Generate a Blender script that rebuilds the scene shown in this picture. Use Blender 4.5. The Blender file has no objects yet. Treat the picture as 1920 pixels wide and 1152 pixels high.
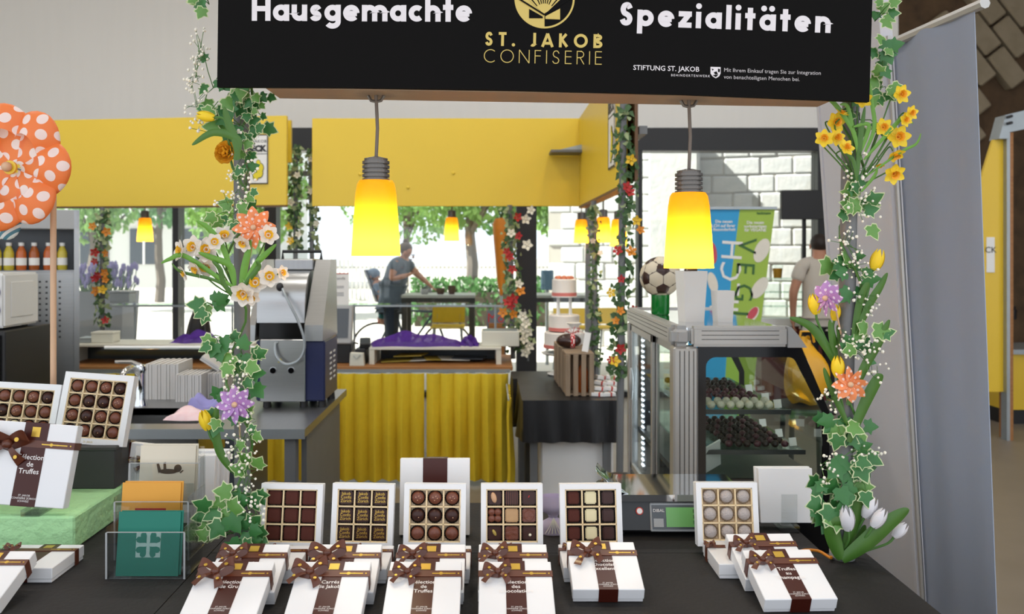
import bpy, bmesh, math, random
from mathutils import Vector, Matrix, Euler, Quaternion
random.seed(11)
SC = bpy.context.scene
COL = SC.collection
PI = math.pi
R = math.radians

# ------------------------------------------------------------------ camera
CAMZ, FPX, CX, CY = 1.55, 1600.0, 920.0, 470.0
cam_d = bpy.data.cameras.new('camera')
cam = bpy.data.objects.new('camera', cam_d)
COL.objects.link(cam)
cam.location = (0, 0, CAMZ)
cam.rotation_euler = (R(90), 0, 0)
cam_d.sensor_width = 36
cam_d.lens = 36 * FPX / 1920
cam_d.shift_x = (960 - CX) / 1920
cam_d.shift_y = -(576 - CY) / 1920
cam_d.clip_start = 0.02
cam_d.dof.use_dof = True
cam_d.dof.focus_distance = 1.75
cam_d.dof.aperture_fstop = 6.3
SC.camera = cam

# ------------------------------------------------------------------ world, sun, exposure
SKY_STRENGTH = 1.42
SUN_STRENGTH = 13.0
w = bpy.data.worlds.new('sky')
SC.world = w
w.use_nodes = True
wn = w.node_tree
for n in list(wn.nodes):
    wn.nodes.remove(n)
wo = wn.nodes.new('ShaderNodeOutputWorld')
wb = wn.nodes.new('ShaderNodeBackground')
wb.inputs['Strength'].default_value = SKY_STRENGTH
wb.inputs['Color'].default_value = (0.90, 0.96, 1.04, 1)
wn.links.new(wb.outputs[0], wo.inputs[0])
sun_d = bpy.data.lights.new('sun', 'SUN')
sun = bpy.data.objects.new('sun', sun_d)
COL.objects.link(sun)
sun_d.energy = SUN_STRENGTH
sun_d.angle = R(1.0)
sun_d.color = (1.0, 0.95, 0.87)
sun.location = (-12, 10, 14)
sun.rotation_euler = (Vector((-0.70, -0.12, 0.72))).to_track_quat('Z', 'Y').to_euler()
vs = SC.view_settings
vs.view_transform = 'Standard'
try:
    vs.look = 'None'
except Exception:
    pass
vs.exposure = 0.16
vs.gamma = 1.0
vs.use_curve_mapping = False


# ------------------------------------------------------------------ helpers
def X(px, d): return (px - CX) * d / FPX
def Z(py, d): return CAMZ - (py - CY) * d / FPX
def P(px, py, d): return Vector((X(px, d), d, Z(py, d)))


def lin(c):
    c = c / 255.0
    return c / 12.92 if c <= 0.04045 else ((c + 0.055) / 1.055) ** 2.4


def rgb(c):
    if isinstance(c, str):
        c = tuple(int(c[i:i + 2], 16) for i in (0, 2, 4))
    return (lin(c[0]), lin(c[1]), lin(c[2]), 1)


MATS = {}


def M(name, col=None, rough=0.55, metal=0.0, var=0.10, vscale=14.0, bump=0.0, bscale=60.0, col2=None,
      stretch=None, spec=0.5, trans=0.0, coat=0.0):
    """procedural principled material: noise mottling between two tones, optional bump"""
    if name in MATS:
        return MATS[name]
    m = bpy.data.materials.new(name)
    MATS[name] = m
    m.use_nodes = True
    nt = m.node_tree
    b = nt.nodes['Principled BSDF']
    b.inputs['Roughness'].default_value = rough
    b.inputs['Metallic'].default_value = metal
    b.inputs['Specular IOR Level'].default_value = spec
    if coat:
        b.inputs['Coat Weight'].default_value = coat
        b.inputs['Coat Roughness'].default_value = 0.08
    c = rgb(col)
    c2 = rgb(col2) if col2 else tuple(min(1, x * (1 - var)) for x in c[:3]) + (1,)
    tc = nt.nodes.new('ShaderNodeTexCoord')
    mp = nt.nodes.new('ShaderNodeMapping')
    if stretch:
        mp.inputs['Scale'].default_value = stretch
    nt.links.new(tc.outputs['Object'], mp.inputs[0])
    nz = nt.nodes.new('ShaderNodeTexNoise')
    nz.inputs['Scale'].default_value = vscale
    nz.inputs['Detail'].default_value = 4
    nt.links.new(mp.outputs[0], nz.inputs['Vector'])
    mx = nt.nodes.new('ShaderNodeMix')
    mx.data_type = 'RGBA'
    mx.inputs[6].default_value = c
    mx.inputs[7].default_value = c2
    nt.links.new(nz.outputs['Fac'], mx.inputs[0])
    nt.links.new(mx.outputs[2], b.inputs['Base Color'])
    if bump:
        n2 = nt.nodes.new('ShaderNodeTexNoise')
        n2.inputs['Scale'].default_value = bscale
        n2.inputs['Detail'].default_value = 5
        nt.links.new(mp.outputs[0], n2.inputs['Vector'])
        bp = nt.nodes.new('ShaderNodeBump')
        bp.inputs['Strength'].default_value = bump
        bp.inputs['Distance'].default_value = 0.01
        nt.links.new(n2.outputs['Fac'], bp.inputs['Height'])
        nt.links.new(bp.outputs[0], b.inputs['Normal'])
    if trans:
        out = nt.nodes['Material Output']
        tl = nt.nodes.new('ShaderNodeBsdfTranslucent')
        nt.links.new(mx.outputs[2], tl.inputs['Color'])
        ms = nt.nodes.new('ShaderNodeMixShader')
        ms.inputs[0].default_value = trans
        nt.links.new(b.outputs[0], ms.inputs[1])
        nt.links.new(tl.outputs[0], ms.inputs[2])
        nt.links.new(ms.outputs[0], out.inputs[0])
    return m


def glass(name, col=(1, 1, 1), refl=0.07, rough=0.02):
    """thin clear sheet: mostly transparent with a gloss"""
    if name in MATS:
        return MATS[name]
    m = bpy.data.materials.new(name)
    MATS[name] = m
    m.use_nodes = True
    nt = m.node_tree
    nt.nodes.remove(nt.nodes['Principled BSDF'])
    out = nt.nodes['Material Output']
    t = nt.nodes.new('ShaderNodeBsdfTransparent')
    t.inputs[0].default_value = (*col, 1)
    g = nt.nodes.new('ShaderNodeBsdfGlossy')
    g.inputs['Roughness'].default_value = rough
    ms = nt.nodes.new('ShaderNodeMixShader')
    fr = nt.nodes.new('ShaderNodeLayerWeight')
    fr.inputs[0].default_value = 0.12
    mul = nt.nodes.new('ShaderNodeMath')
    mul.operation = 'MULTIPLY_ADD'
    mul.inputs[1].default_value = 0.4
    mul.inputs[2].default_value = refl
    nt.links.new(fr.outputs['Fresnel'], mul.inputs[0])
    nt.links.new(mul.outputs[0], ms.inputs[0])
    nt.links.new(t.outputs[0], ms.inputs[1])
    nt.links.new(g.outputs[0], ms.inputs[2])
    nt.links.new(ms.outputs[0], out.inputs[0])
    return m


def emit(name, col, s):
    if name in MATS:
        return MATS[name]
    m = bpy.data.materials.new(name)
    MATS[name] = m
    m.use_nodes = True
    b = m.node_tree.nodes['Principled BSDF']
    b.inputs['Base Color'].default_value = rgb(col)
    b.inputs['Emission Color'].default_value = rgb(col)
    b.inputs['Emission Strength'].default_value = s
    return m


def dots(name, col, dotcol, scale, thr, trans=0.0, axis_scale=(1, 1, 1)):
    """polka-dot print"""
    if name in MATS:
        return MATS[name]
    m = M(name, col, rough=0.45, trans=trans)
    nt = m.node_tree
    b = nt.nodes['Principled BSDF']
    tc = nt.nodes['Texture Coordinate'] if 'Texture Coordinate' in nt.nodes else nt.nodes.new('ShaderNodeTexCoord')
    mp = nt.nodes.new('ShaderNodeMapping')
    mp.inputs['Scale'].default_value = axis_scale
    mp.inputs['Rotation'].default_value = (0, 0, 0.6)
    nt.links.new(tc.outputs['Object'], mp.inputs[0])
    vo = nt.nodes.new('ShaderNodeTexVoronoi')
    vo.voronoi_dimensions = '2D'
    vo.inputs['Scale'].default_value = scale
    vo.inputs['Randomness'].default_value = 0.25
    nt.links.new(mp.outputs[0], vo.inputs['Vector'])
    lt = nt.nodes.new('ShaderNodeMath')
    lt.operation = 'LESS_THAN'
    lt.inputs[1].default_value = thr
    nt.links.new(vo.outputs['Distance'], lt.inputs[0])
    mx = nt.nodes.new('ShaderNodeMix')
    mx.data_type = 'RGBA'
    mx.inputs[6].default_value = rgb(col)
    mx.inputs[7].default_value = rgb(dotcol)
    nt.links.new(lt.outputs[0], mx.inputs[0])
    nt.links.new(mx.outputs[2], b.inputs['Base Color'])
    for n in nt.nodes:
        if n.type == 'BSDF_TRANSLUCENT':
            nt.links.new(mx.outputs[2], n.inputs['Color'])
    return m


def rotm(rx=0, ry=0, rz=0):
    return Euler((R(rx), R(ry), R(rz))).to_matrix().to_4x4()


def tr(x, y=None, z=None):
    return Matrix.Translation(Vector((x, y, z)) if y is not None else Vector(x))


def face_to(n, up=(0, 0, 1)):
    """matrix whose +Z looks along n and whose +Y is as close as can be to up"""
    n = Vector(n).normalized()
    u = Vector(up)
    x = u.cross(n)
    if x.length < 1e-5:
        x = Vector((1, 0, 0))
    x.normalize()
    y = n.cross(x)
    return Matrix(((x.x, y.x, n.x, 0), (x.y, y.y, n.y, 0), (x.z, y.z, n.z, 0), (0, 0, 0, 1)))


class MB:
    def __init__(s, T=None):
        s.v = []; s.f = []; s.mi = []; s.cur = 0
        s.T = T or Matrix()

    def add(s, vs, fs):
        o = len(s.v)
        T = s.T
        s.v += [T @ Vector(p) for p in vs]
        for f in fs:
            s.f.append([i + o for i in f]); s.mi.append(s.cur)
        return s

    def box(s, c, d, rot=None):
        x, y, z = d[0] / 2, d[1] / 2, d[2] / 2
        pts = [Vector((a * x, b * y, e * z)) for e in (-1, 1) for b in (-1, 1) for a in (-1, 1)]
        if rot is not None:
            pts = [rot @ p for p in pts]
        c = Vector(c)
        return s.add([p + c for p in pts], [(0, 2, 3, 1), (4, 5, 7, 6), (0, 1, 5, 4), (2, 6, 7, 3), (0, 4, 6, 2), (1, 3, 7, 5)])

    def b2(s, lo, hi):
        return s.box([(a + b) / 2 for a, b in zip(lo, hi)], [b - a for a, b in zip(lo, hi)])

    def tube(s, pts, r, n=8, closed=False, caps=True):
        pts = [Vector(p) for p in pts]
        m = len(pts)
        rs = r if isinstance(r, (list, tuple)) else [r] * m
        rings = []
        prev = None
        for i in range(m):
            if closed:
                t = pts[(i + 1) % m] - pts[i - 1]
            else:
                t = pts[min(i + 1, m - 1)] - pts[max(i - 1, 0)]
            if t.length < 1e-9:
                t = Vector((0, 0, 1))
            t.normalize()
            if prev is None:
                a = Vector((0, 0, 1)) if abs(t.z) < 0.9 else Vector((1, 0, 0))
                u = t.cross(a).normalized()
            else:
                u = (prev - t * prev.dot(t))
                u = u.normalized() if u.length > 1e-6 else t.orthogonal().normalized()
            prev = u
            w2 = t.cross(u)
            rings.append([pts[i] + (u * math.cos(k * 2 * PI / n) + w2 * math.sin(k * 2 * PI / n)) * rs[i] for k in range(n)])
        vs = [p for ring in rings for p in ring]
        fs = []
        for i in range(m if closed else m - 1):
            j = (i + 1) % m
            for k in range(n):
                k2 = (k + 1) % n
                fs.append((i * n + k, i * n + k2, j * n + k2, j * n + k))
        if caps and not closed:
            fs.append(tuple(range(n - 1, -1, -1)))
            fs.append(tuple((m - 1) * n + k for k in range(n)))
        return s.add(vs, fs)

    def lathe(s, prof, n=24, T=None, ry=1.0, frill=0.0, nf=8):
        vs = []
        T = T or Matrix()
        for (r, z) in prof:
            for k in range(n):
                a = k * 2 * PI / n
                rr = r * (1 + frill * math.cos(nf * a))
                vs.append(T @ Vector((rr * math.cos(a), rr * math.sin(a) * ry, z)))
        fs = []
        m = len(prof)
        for i in range(m - 1):
            for k in range(n):
                k2 = (k + 1) % n
                fs.append((i * n + k, i * n + k2, (i + 1) * n + k2, (i + 1) * n + k))
        if prof[0][0] > 1e-6:
            fs.append(tuple(range(n - 1, -1, -1)))
        if prof[-1][0] > 1e-6:
            fs.append(tuple((m - 1) * n + k for k in range(n)))
        return s.add(vs, fs)

    def shell(s, prof, n=24, T=None, frill=0.0, nf=8):
        """open surface of revolution"""
        vs = []
        T = T or Matrix()
        for (r, z) in prof:
            for k in range(n):
                a = k * 2 * PI / n
                rr = r * (1 + frill * math.cos(nf * a))
                vs.append(T @ Vector((rr * math.cos(a), rr * math.sin(a), z)))
        fs = []
        for i in range(len(prof) - 1):
            for k in range(n):
                k2 = (k + 1) % n
                fs.append((i * n + k, i * n + k2, (i + 1) * n + k2, (i + 1) * n + k))
        return s.add(vs, fs)

    def ball(s, c, r, nu=14, nv=9, sc=(1, 1, 1), T=None):
        prof = [(max(1e-7, r * math.sin(i * PI / nv)), -r * math.cos(i * PI / nv)) for i in range(nv + 1)]
        TT = tr(c) @ (T or Matrix()) @ Matrix.Diagonal((*sc, 1))
        return s.lathe(prof, nu, TT)

    def ico(s, c, r):
        o = [(1, 0, 0), (-1, 0, 0), (0, 1, 0), (0, -1, 0), (0, 0, 1), (0, 0, -1)]
        c = Vector(c)
        return s.add([c + Vector(p) * r for p in o],
                     [(0, 2, 4), (2, 1, 4), (1, 3, 4), (3, 0, 4), (2, 0, 5), (1, 2, 5), (3, 1, 5), (0, 3, 5)])

    def grid(s, fn, nu, nv, wrap=False):
        vs = [fn(i / nu, j / nv) for j in range(nv + 1) for i in range(nu + 1)]
        fs = []
        for j in range(nv):
            for i in range(nu):
                a = j * (nu + 1) + i
                fs.append((a, a + 1, a + nu + 2, a + nu + 1))
        return s.add(vs, fs)

    def prism(s, poly, z0, z1, T=None):
        """poly in XY extruded z0..z1"""
        T = T or Matrix()
        n = len(poly)
        vs = [T @ Vector((p[0], p[1], z0)) for p in poly] + [T @ Vector((p[0], p[1], z1)) for p in poly]
        fs = [tuple(range(n - 1, -1, -1)), tuple(range(n, 2 * n))]
        fs += [(i, (i + 1) % n, n + (i + 1) % n, n + i) for i in range(n)]
        return s.add(vs, fs)

    def ribbon(s, pts, wid, wv):
        """strip along pts, width vector(s) wv"""
        m = len(pts)
        vs = []
        for i, p in enumerate(pts):
            v = Vector(wv[i] if isinstance(wv, list) else wv)
            ww = wid[i] if isinstance(wid, (list, tuple)) else wid
            vs += [Vector(p) - v * ww / 2, Vector(p) + v * ww / 2]
        return s.add(vs, [(2 * i, 2 * i + 1, 2 * i + 3, 2 * i + 2) for i in range(m - 1)])

    def mesh(s, name, mats, smooth=False, bevel=0.0, inv=None, solid=0.0, bseg=1):
        me = bpy.data.meshes.new(name)
        vv = [inv @ p for p in s.v] if inv is not None else s.v
        me.from_pydata([tuple(p) for p in vv], [], s.f)
        for m in (mats if isinstance(mats, (list, tuple)) else [mats]):
            me.materials.append(m)
        if any(s.mi):
            me.polygons.foreach_set('material_index', s.mi)
        bm = bmesh.new()
        bm.from_mesh(me)
        bmesh.ops.recalc_face_normals(bm, faces=bm.faces)
        if solid:
            bmesh.ops.solidify(bm, geom=list(bm.faces), thickness=solid)
        if bevel:
            es = [e for e in bm.edges if len(e.link_faces) == 2 and e.calc_face_angle(0) > R(35)]
            bmesh.ops.bevel(bm, geom=es, offset=bevel, segments=bseg, affect='EDGES', clamp_overlap=True)
        bm.to_mesh(me)
        bm.free()
        if smooth:
            me.polygons.foreach_set('use_smooth', [True] * len(me.polygons))
            try:
                me.set_sharp_from_angle(angle=R(40))
            except Exception:
                pass
        me.update()
        return me

    def build(s, name, mats, parent=None, world=False, kind=None, label=None, **kw):
        inv = None
        if parent is not None and world:
            inv = wm(parent).inverted()
        me = s.mesh(name, mats, inv=inv, **kw)
        o = bpy.data.objects.new(name, me)
        COL.objects.link(o)
        if parent is not None:
            o.parent = parent
        if kind:
            o['kind'] = kind
        if label:
            o['label'] = label
        return o


def wm(o):
    m = o.matrix_basis.copy()
    p = o.parent
    while p is not None:
        m = p.matrix_basis @ m
        p = p.parent
    return m


def tag(o, label, cat, group=None, kind=None):
    o['label'] = label
    o['category'] = cat
    if group: o['group'] = group
    if kind: o['kind'] = kind
    return o


def thing(name, label, cat, loc=(0, 0, 0), rot=(0, 0, 0), group=None, mat=None):
    o = bpy.data.objects.new(name, None)
    o.empty_display_size = 0.05
    COL.objects.link(o)
    if mat is not None:
        o.matrix_basis = mat
    else:
        o.matrix_basis = tr(loc) @ rotm(*rot)
    return tag(o, label, cat, group)


def struct(name, mb, mat, parent=None, **kw):
    o = mb.build(name, mat, parent, **kw)
    if parent is None:
        o['kind'] = 'structure'
    return o


def inst(name, me, parent, mat):
    o = bpy.data.objects.new(name, me)
    COL.objects.link(o)
    if parent is not None:
        o.parent = parent
    o.matrix_basis = mat
    return o


def copy_tree(o, parent=None):
    c = o.copy()
    COL.objects.link(c)
    c.parent = parent
    for ch in list(o.children):
        copy_tree(ch, c)
    return c


TXT = {}


def text_mesh(s, size, mat, align='CENTER', spacing=1.0, off=0.0, line=1.0):
    key = (s, size, mat.name, align, spacing, off)
    if key in TXT:
        return TXT[key]
    cu = bpy.data.curves.new('lettering', 'FONT')
    cu.body = s
    cu.size = size
    cu.align_x = align
    cu.space_character = spacing
    cu.space_line = line
    cu.offset = off
    cu.resolution_u = 2
    o = bpy.data.objects.new('lettering', cu)
    COL.objects.link(o)
    dg = bpy.context.evaluated_depsgraph_get()
    me = bpy.data.meshes.new_from_object(o.evaluated_get(dg))
    bpy.data.objects.remove(o)
    bpy.data.curves.remove(cu)
    me.name = 'lettering'
    me.materials.clear()
    me.materials.append(mat)
    TXT[key] = me
    return me


def text(s, size, mat, parent, mtx, name='lettering', **kw):
    return inst(name, text_mesh(s, size, mat, **kw), parent, mtx)


STAND = rotm(90, 0, 0)      # XY artwork -> upright, facing the camera (-y)


# ---- geometric stroke lettering (round sans)
def arcp(cx, cy, rx, ry, a0, a1, n=18):
    return [(cx + rx * math.cos(R(a0 + (a1 - a0) * i / n)), cy + ry * math.sin(R(a0 + (a1 - a0) * i / n))) for i in range(n + 1)]


def spline(pts, n=5):
    out = []
    P4 = [pts[0]] + list(pts) + [pts[-1]]
    for i in range(1, len(P4) - 2):
        p0, p1, p2, p3 = P4[i - 1:i + 3]
        for k in range(n):
            t = k / n
            out.append(tuple(0.5 * ((2 * p1[j]) + (-p0[j] + p2[j]) * t + (2 * p0[j] - 5 * p1[j] + 4 * p2[j] - p3[j]) * t * t
                                    + (-p0[j] + 3 * p1[j] - 3 * p2[j] + p3[j]) * t ** 3) for j in range(len(p1))))
    out.append(tuple(pts[-1]))
    return out


def glyph(c, w, xh):
    h = w / 2
    rx = xh / 2
    r = rx - h
    st = []
    dot = []
    def bowl(): st.append((arcp(rx, rx, r, r, 0, 360, 28)[:-1], True))
    def S(W, H):
        q = [(.93, .80), (.74, .97), (.5, 1.0), (.22, .93), (.10, .74), (.24, .56), (.5, .49), (.78, .40), (.92, .24), (.78, .06), (.48, 0), (.2, .05), (.03, .20)]
        st.append((spline([(h + a * (W - w), h + b * (H - w)) for a, b in q], 4), False))
        return W
    if c in 'aä':
        bowl(); st.append(([(2 * rx - h, 0), (2 * rx - h, xh)], False)); adv = 2 * rx
        if c == 'ä': dot += [(rx - .17, xh + .24), (rx + .17, xh + .24)]
    elif c == 'p':
        bowl(); st.append(([(h, -.32), (h, xh)], False)); adv = 2 * rx
    elif c == 'c': st.append((arcp(rx, rx, r, r, 48, 312, 22), False)); adv = 1.72 * rx
    elif c == 'e':
        st.append((arcp(rx, rx, r, r, 0, 318, 24), False)); st.append(([(h, rx - .02), (2 * rx - h, rx - .02)], False)); adv = 2 * rx
    elif c == 'g':
        bowl(); st.append(([(2 * rx - h, xh), (2 * rx - h, .02)] + arcp(rx, -.02, r, .30 - h, 0, -150, 14), False)); adv = 2 * rx
    elif c in 'hn':
        W = .55 + h; ra = (W - w) / 2
        st.append(([(h, 0), (h, 1.0 if c == 'h' else xh)], False))
        st.append(([(W - h, 0), (W - h, xh - h - ra)] + arcp(W / 2, xh - h - ra, ra, ra, 0, 180, 14), False)); adv = W
    elif c == 'm':
        W = 1.06 + h * .3; ra = (W - w) / 4
        st.append(([(h, 0), (h, xh)], False))
        for k in (1, 2):
            xx = h + 2 * ra * k
            st.append(([(xx, 0), (xx, xh - h - ra)] + arcp(xx - ra, xh - h - ra, ra, ra, 0, 180, 12), False))
        adv = W
    elif c == 'u':
        W = .55 + h; ra = (W - w) / 2
        st.append(([(W - h, 0), (W - h, xh)], False))
        st.append(([(h, xh), (h, h + ra)] + arcp(W / 2, h + ra, ra, ra, 180, 360, 14), False)); adv = W
    elif c == 's': adv = S(.50 + h * .3, xh)
    elif c == 't': st += [([(.22, 0), (.22, .95)], False), ([(0, xh - h * .8), (.44, xh - h * .8)], False)]; adv = .44
    elif c == 'i': st.append(([(h, 0), (h, xh)], False)); dot.append((h, xh + .24)); adv = w
    elif c == 'l': st.append(([(h, 0), (h, 1.04)], False)); adv = w
    elif c == 'z':
        W = .56; st += [([(0, xh - h), (W, xh - h)], False), ([(0, h), (W, h)], False), ([(W - h * .9, xh - h), (h * .9, h)], False)]; adv = W
    elif c == 'H': st += [([(h, 0), (h, 1)], False), ([(.80 - h, 0), (.80 - h, 1)], False), ([(h, .52), (.80 - h, .52)], False)]; adv = .80
    elif c == 'S': adv = S(.58, 1)
    elif c == 'T': st += [([(.28, 0), (.28, 1)], False), ([(0, 1 - h), (.56, 1 - h)], False)]; adv = .56
    elif c == '.': dot.append((h, h)); adv = w
    elif c == 'J': st.append(([(.40 - h, 1), (.40 - h, .2)] + arcp(.17, .2, .23 - h, .2 - h, 0, -140, 10), False)); adv = .40
    elif c == 'A': st += [([(h * .6, 0), (.42, 1 - h * .3)], False), ([(.84 - h * .6, 0), (.42, 1 - h * .3)], False), ([(.2, .26), (.64, .26)], False)]; adv = .84
    elif c == 'K': st += [([(h, 0), (h, 1)], False), ([(h, .46), (.62 - h, 1 - h * .4)], False), ([(h + .1, .56), (.68 - h, h * .4)], False)]; adv = .66
    elif c == 'O': st.append((arcp(.5, .5, .5 - h, .5 - h, 0, 360, 32)[:-1], True)); adv = 1.0
    elif c == 'C': st.append((arcp(.5, .5, .5 - h, .5 - h, 48, 312, 26), False)); adv = .86
    elif c == 'B':
        st += [([(h, 0), (h, 1)], False),
               ([(h, 1 - h), (.3, 1 - h)] + arcp(.3, .765, .22, .235 - h, 90, -90, 10) + [(h, .53)], False),
               ([(h, .5), (.33, .5)] + arcp(.33, .26, .25 - h * .3, .26 - h, 90, -90, 10) + [(h, h)], False)]; adv = .6
    elif c == 'N': st += [([(h, 0), (h, 1)], False), ([(.8 - h, 0), (.8 - h, 1)], False), ([(h, 1), (.8 - h, 0)], False)]; adv = .8
    elif c == 'F': st += [([(h, 0), (h, 1)], False), ([(h, 1 - h), (.48, 1 - h)], False), ([(h, .56), (.44, .56)], False)]; adv = .48
    elif c == 'I': st.append(([(h, 0), (h, 1)], False)); adv = w
    elif c == 'E': st += [([(h, 0), (h, 1)], False), ([(h, 1 - h), (.5, 1 - h)], False), ([(h, .54), (.48, .54)], False), ([(h, h), (.5, h)], False)]; adv = .5
    elif c == 'R': st += [([(h, 0), (h, 1)], False), ([(h, 1 - h), (.3, 1 - h)] + arcp(.3, .74, .22, .26 - h, 90, -90, 10) + [(h, .48)], False), ([(.26, .48), (.55, 0)], False)]; adv = .55
    else: adv = .3
    return st, dot, adv


def stroke(mb, pts, w, closed, z=0.0):
    n = len(pts)
    L = []
    for i in range(n):
        p = Vector(pts[i])
        a = Vector(pts[i - 1]) if (i or closed) else None
        b = Vector(pts[(i + 1) % n]) if (i < n - 1 or closed) else None
        d1 = (p - a).normalized() if a is not None else (b - p).normalized()
        d2 = (b - p).normalized() if b is not None else d1
        nn = Vector((-d1.y - d2.y, d1.x + d2.x))
        nn = nn.normalized() if nn.length > 1e-6 else Vector((-d1.y, d1.x))
        k = max(0.5, nn.dot(Vector((-d1.y, d1.x))))
        L.append((p + nn * (w / 2 / k), p - nn * (w / 2 / k)))
    vs = []
    for a, b in L:
        vs += [(a.x, a.y, z), (b.x, b.y, z)]
    fs = [(2 * i, 2 * i + 1, (2 * i + 3) % (2 * n), (2 * i + 2) % (2 * n)) for i in range(n if closed else n - 1)]
    mb.add(vs, fs)


def stroke_text(s, w, xh, track):
    """unit cap height; returns MB and total width"""
    mb = MB()
    x = 0
    for c in s:
        st, dot, adv = glyph(c, w, xh)
        for q, (pts, cl) in enumerate(st):
            stroke(mb, [(px + x, py) for px, py in pts], w, cl, .00025 * q)
        for dx, dy in dot:
            rr = w * .56 if c != '.' else w * .6
            n = 14
            mb.add([(dx + x + rr * math.cos(k * 2 * PI / n), dy + rr * math.sin(k * 2 * PI / n), 0) for k in range(n)], [tuple(range(n))])
        x += adv + track
    return mb, x - track


def fit_text(s, w, xh, cap, p0, p1, name, mat, parent):
    """lettering whose baseline runs from world point p0 to p1, facing -y"""
    d = p1 - p0
    adv = sum(glyph(c, w, xh)[2] for c in s)
    track = (d.length / cap - adv) / (len(s) - 1)
    mb, W = stroke_text(s, w, xh, track)
    k = d.length / W
    x = d.normalized()
    z = Vector((0, -1, 0))
    y = z.cross(x)
    Mx = Matrix(((x.x * k, y.x * k, z.x, p0.x), (x.y * k, y.y * k, z.y, p0.y), (x.z * k, y.z * k, z.z, p0.z), (0, 0, 0, 1)))
    mb.v = [Mx @ p for p in mb.v]
    return mb.build(name, mat, parent, world=True), k

# ------------------------------------------------------------------ the hall
m_plaster = M('white plaster', 'f0ede7', rough=0.30, var=0.05, vscale=2.0, bump=0.04, bscale=3.0, stretch=(6, 1, 0.6))
m_floor = M('hall concrete', '8b8072', rough=0.45, var=0.25, vscale=3.0, bump=0.05, bscale=25)
m_black = M('black window steel', '17171a', rough=0.45, var=0.15)
m_glass = glass('window glass', (0.97, 0.99, 0.985), 0.03)
WD = 9.0          # window wall
mb = MB().b2((-9, -5, -0.1), (10, 9.3, 0))
struct('floor', mb, m_floor)
mb = MB().b2((-9, WD, 2.84), (4.3, WD + .25, 5.2)).b2((-9, WD, 0), (-5.35, WD + .25, 2.84)).b2((3.52, WD, 0), (4.3, WD + .25, 2.84))
struct('wall_back', mb, m_plaster)
struct('wall_left', MB().b2((-9.25, 0.5, 0), (-9, WD + .25, 5.2)), m_plaster)
struct('ceiling', MB().b2((-9.25, -0.6, 5.2), (10, 11.2, 5.35)), m_plaster)
# window wall: header, mullions, panes
win = MB().b2((-5.35, WD - .04, 2.60), (3.52, WD + .2, 2.84)).build('window_1', m_black)
win['kind'] = 'structure'
edges = [(-5.35, -5.28), (X(325, WD), X(336, WD)), (X(497, WD), X(519, WD)), (X(968, WD), X(1006, WD)), (X(1196, WD), X(1204, WD)), (3.44, 3.52)]
for a, b in edges:
    MB().b2((a, WD - .03, 0), (b, WD + .16, 2.60)).build('mullion', m_black, win)
for (a, b), (c, d) in zip(edges[:-1], edges[1:]):
    MB().b2((b, WD + .06, 0.06), (c, WD + .07, 2.60)).build('pane', m_glass, win)
    MB().b2((b, WD, 0), (c, WD + .12, 0.06)).build('sill', m_black, win)

# unseen spotlights added under the ceiling to brighten the curtains and counter
m_lens = emit('added spotlight lens', (255, 247, 232), 4)
for yi, y in enumerate((3.0, 5.2)):
    for xi, x in enumerate((-3.4, -1.2, 1.0, 3.2)):
        sl_ = thing('added_spotlight', 'unseen black spotlight added under the ceiling, %s row, %s' % (('front', 'rear')[yi], ('leftmost', 'second from left', 'second from right', 'rightmost')[xi]), 'spotlight', (x, y, 5.2), group='added hall spotlights')
        MB().lathe([(.04, 0), (.04, -.02), (.012, -.02), (.012, -.2), (.06, -.22), (.16, -.34), (.16, -.36)], 20).build('housing', m_black, sl_, smooth=True)
        MB().lathe([(.15, -.362), (.15, -.365), (.0005, -.365)], 20).build('lens', m_lens, sl_)
        ld_ = bpy.data.lights.new('added_spot_light', 'AREA')
        ld_.shape = 'DISK'; ld_.size = .3; ld_.energy = 17; ld_.color = (1, .97, .92)
        lo_ = bpy.data.objects.new('added_spot_light', ld_); COL.objects.link(lo_)
        lo_.parent = sl_; lo_.location = (0, 0, -.37)

# stone vault at the right of the hall
m_rubble = M('brown rubble stone', '735a40', rough=0.9, var=0.6, vscale=5.0, bump=0.9, bscale=9, col2='2c2119')
m_block = M('pale vault stone', 'a3957f', rough=0.9, var=0.3, vscale=6.0, bump=0.6, bscale=18, col2='83775f')
wr = struct('wall_right', MB().b2((4.0, 10.2, 0), (10, 10.5, 5.2)), m_rubble)
for k in range(-2, 9):
    for j in range(-6, 9):
        L, H = 0.50, 0.27
        u = (k + (j % 2) * 0.5) * L
        v = j * H
        a = R(-52)
        cx = 6.05 + u * math.cos(a) - v * math.sin(a)
        cz = 3.35 + u * math.sin(a) + v * math.cos(a)
        lim = 5.62 + (cz - 2.35) * 0.50
        if cx < 5.2 or cx > lim - 0.12 or cz > 4.7 or cz < 2.3:
            continue
        MB(tr(cx, 10.14, cz) @ rotm(0, 52, 0)).box((0, 0, 0), (L - .03, .16, H - .028)).build('stone_block', m_block, wr, bevel=0.02)
struct('wall_side', MB().b2((10, 1.2, 0), (10.2, 10.5, 5.2)), m_rubble)

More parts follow.
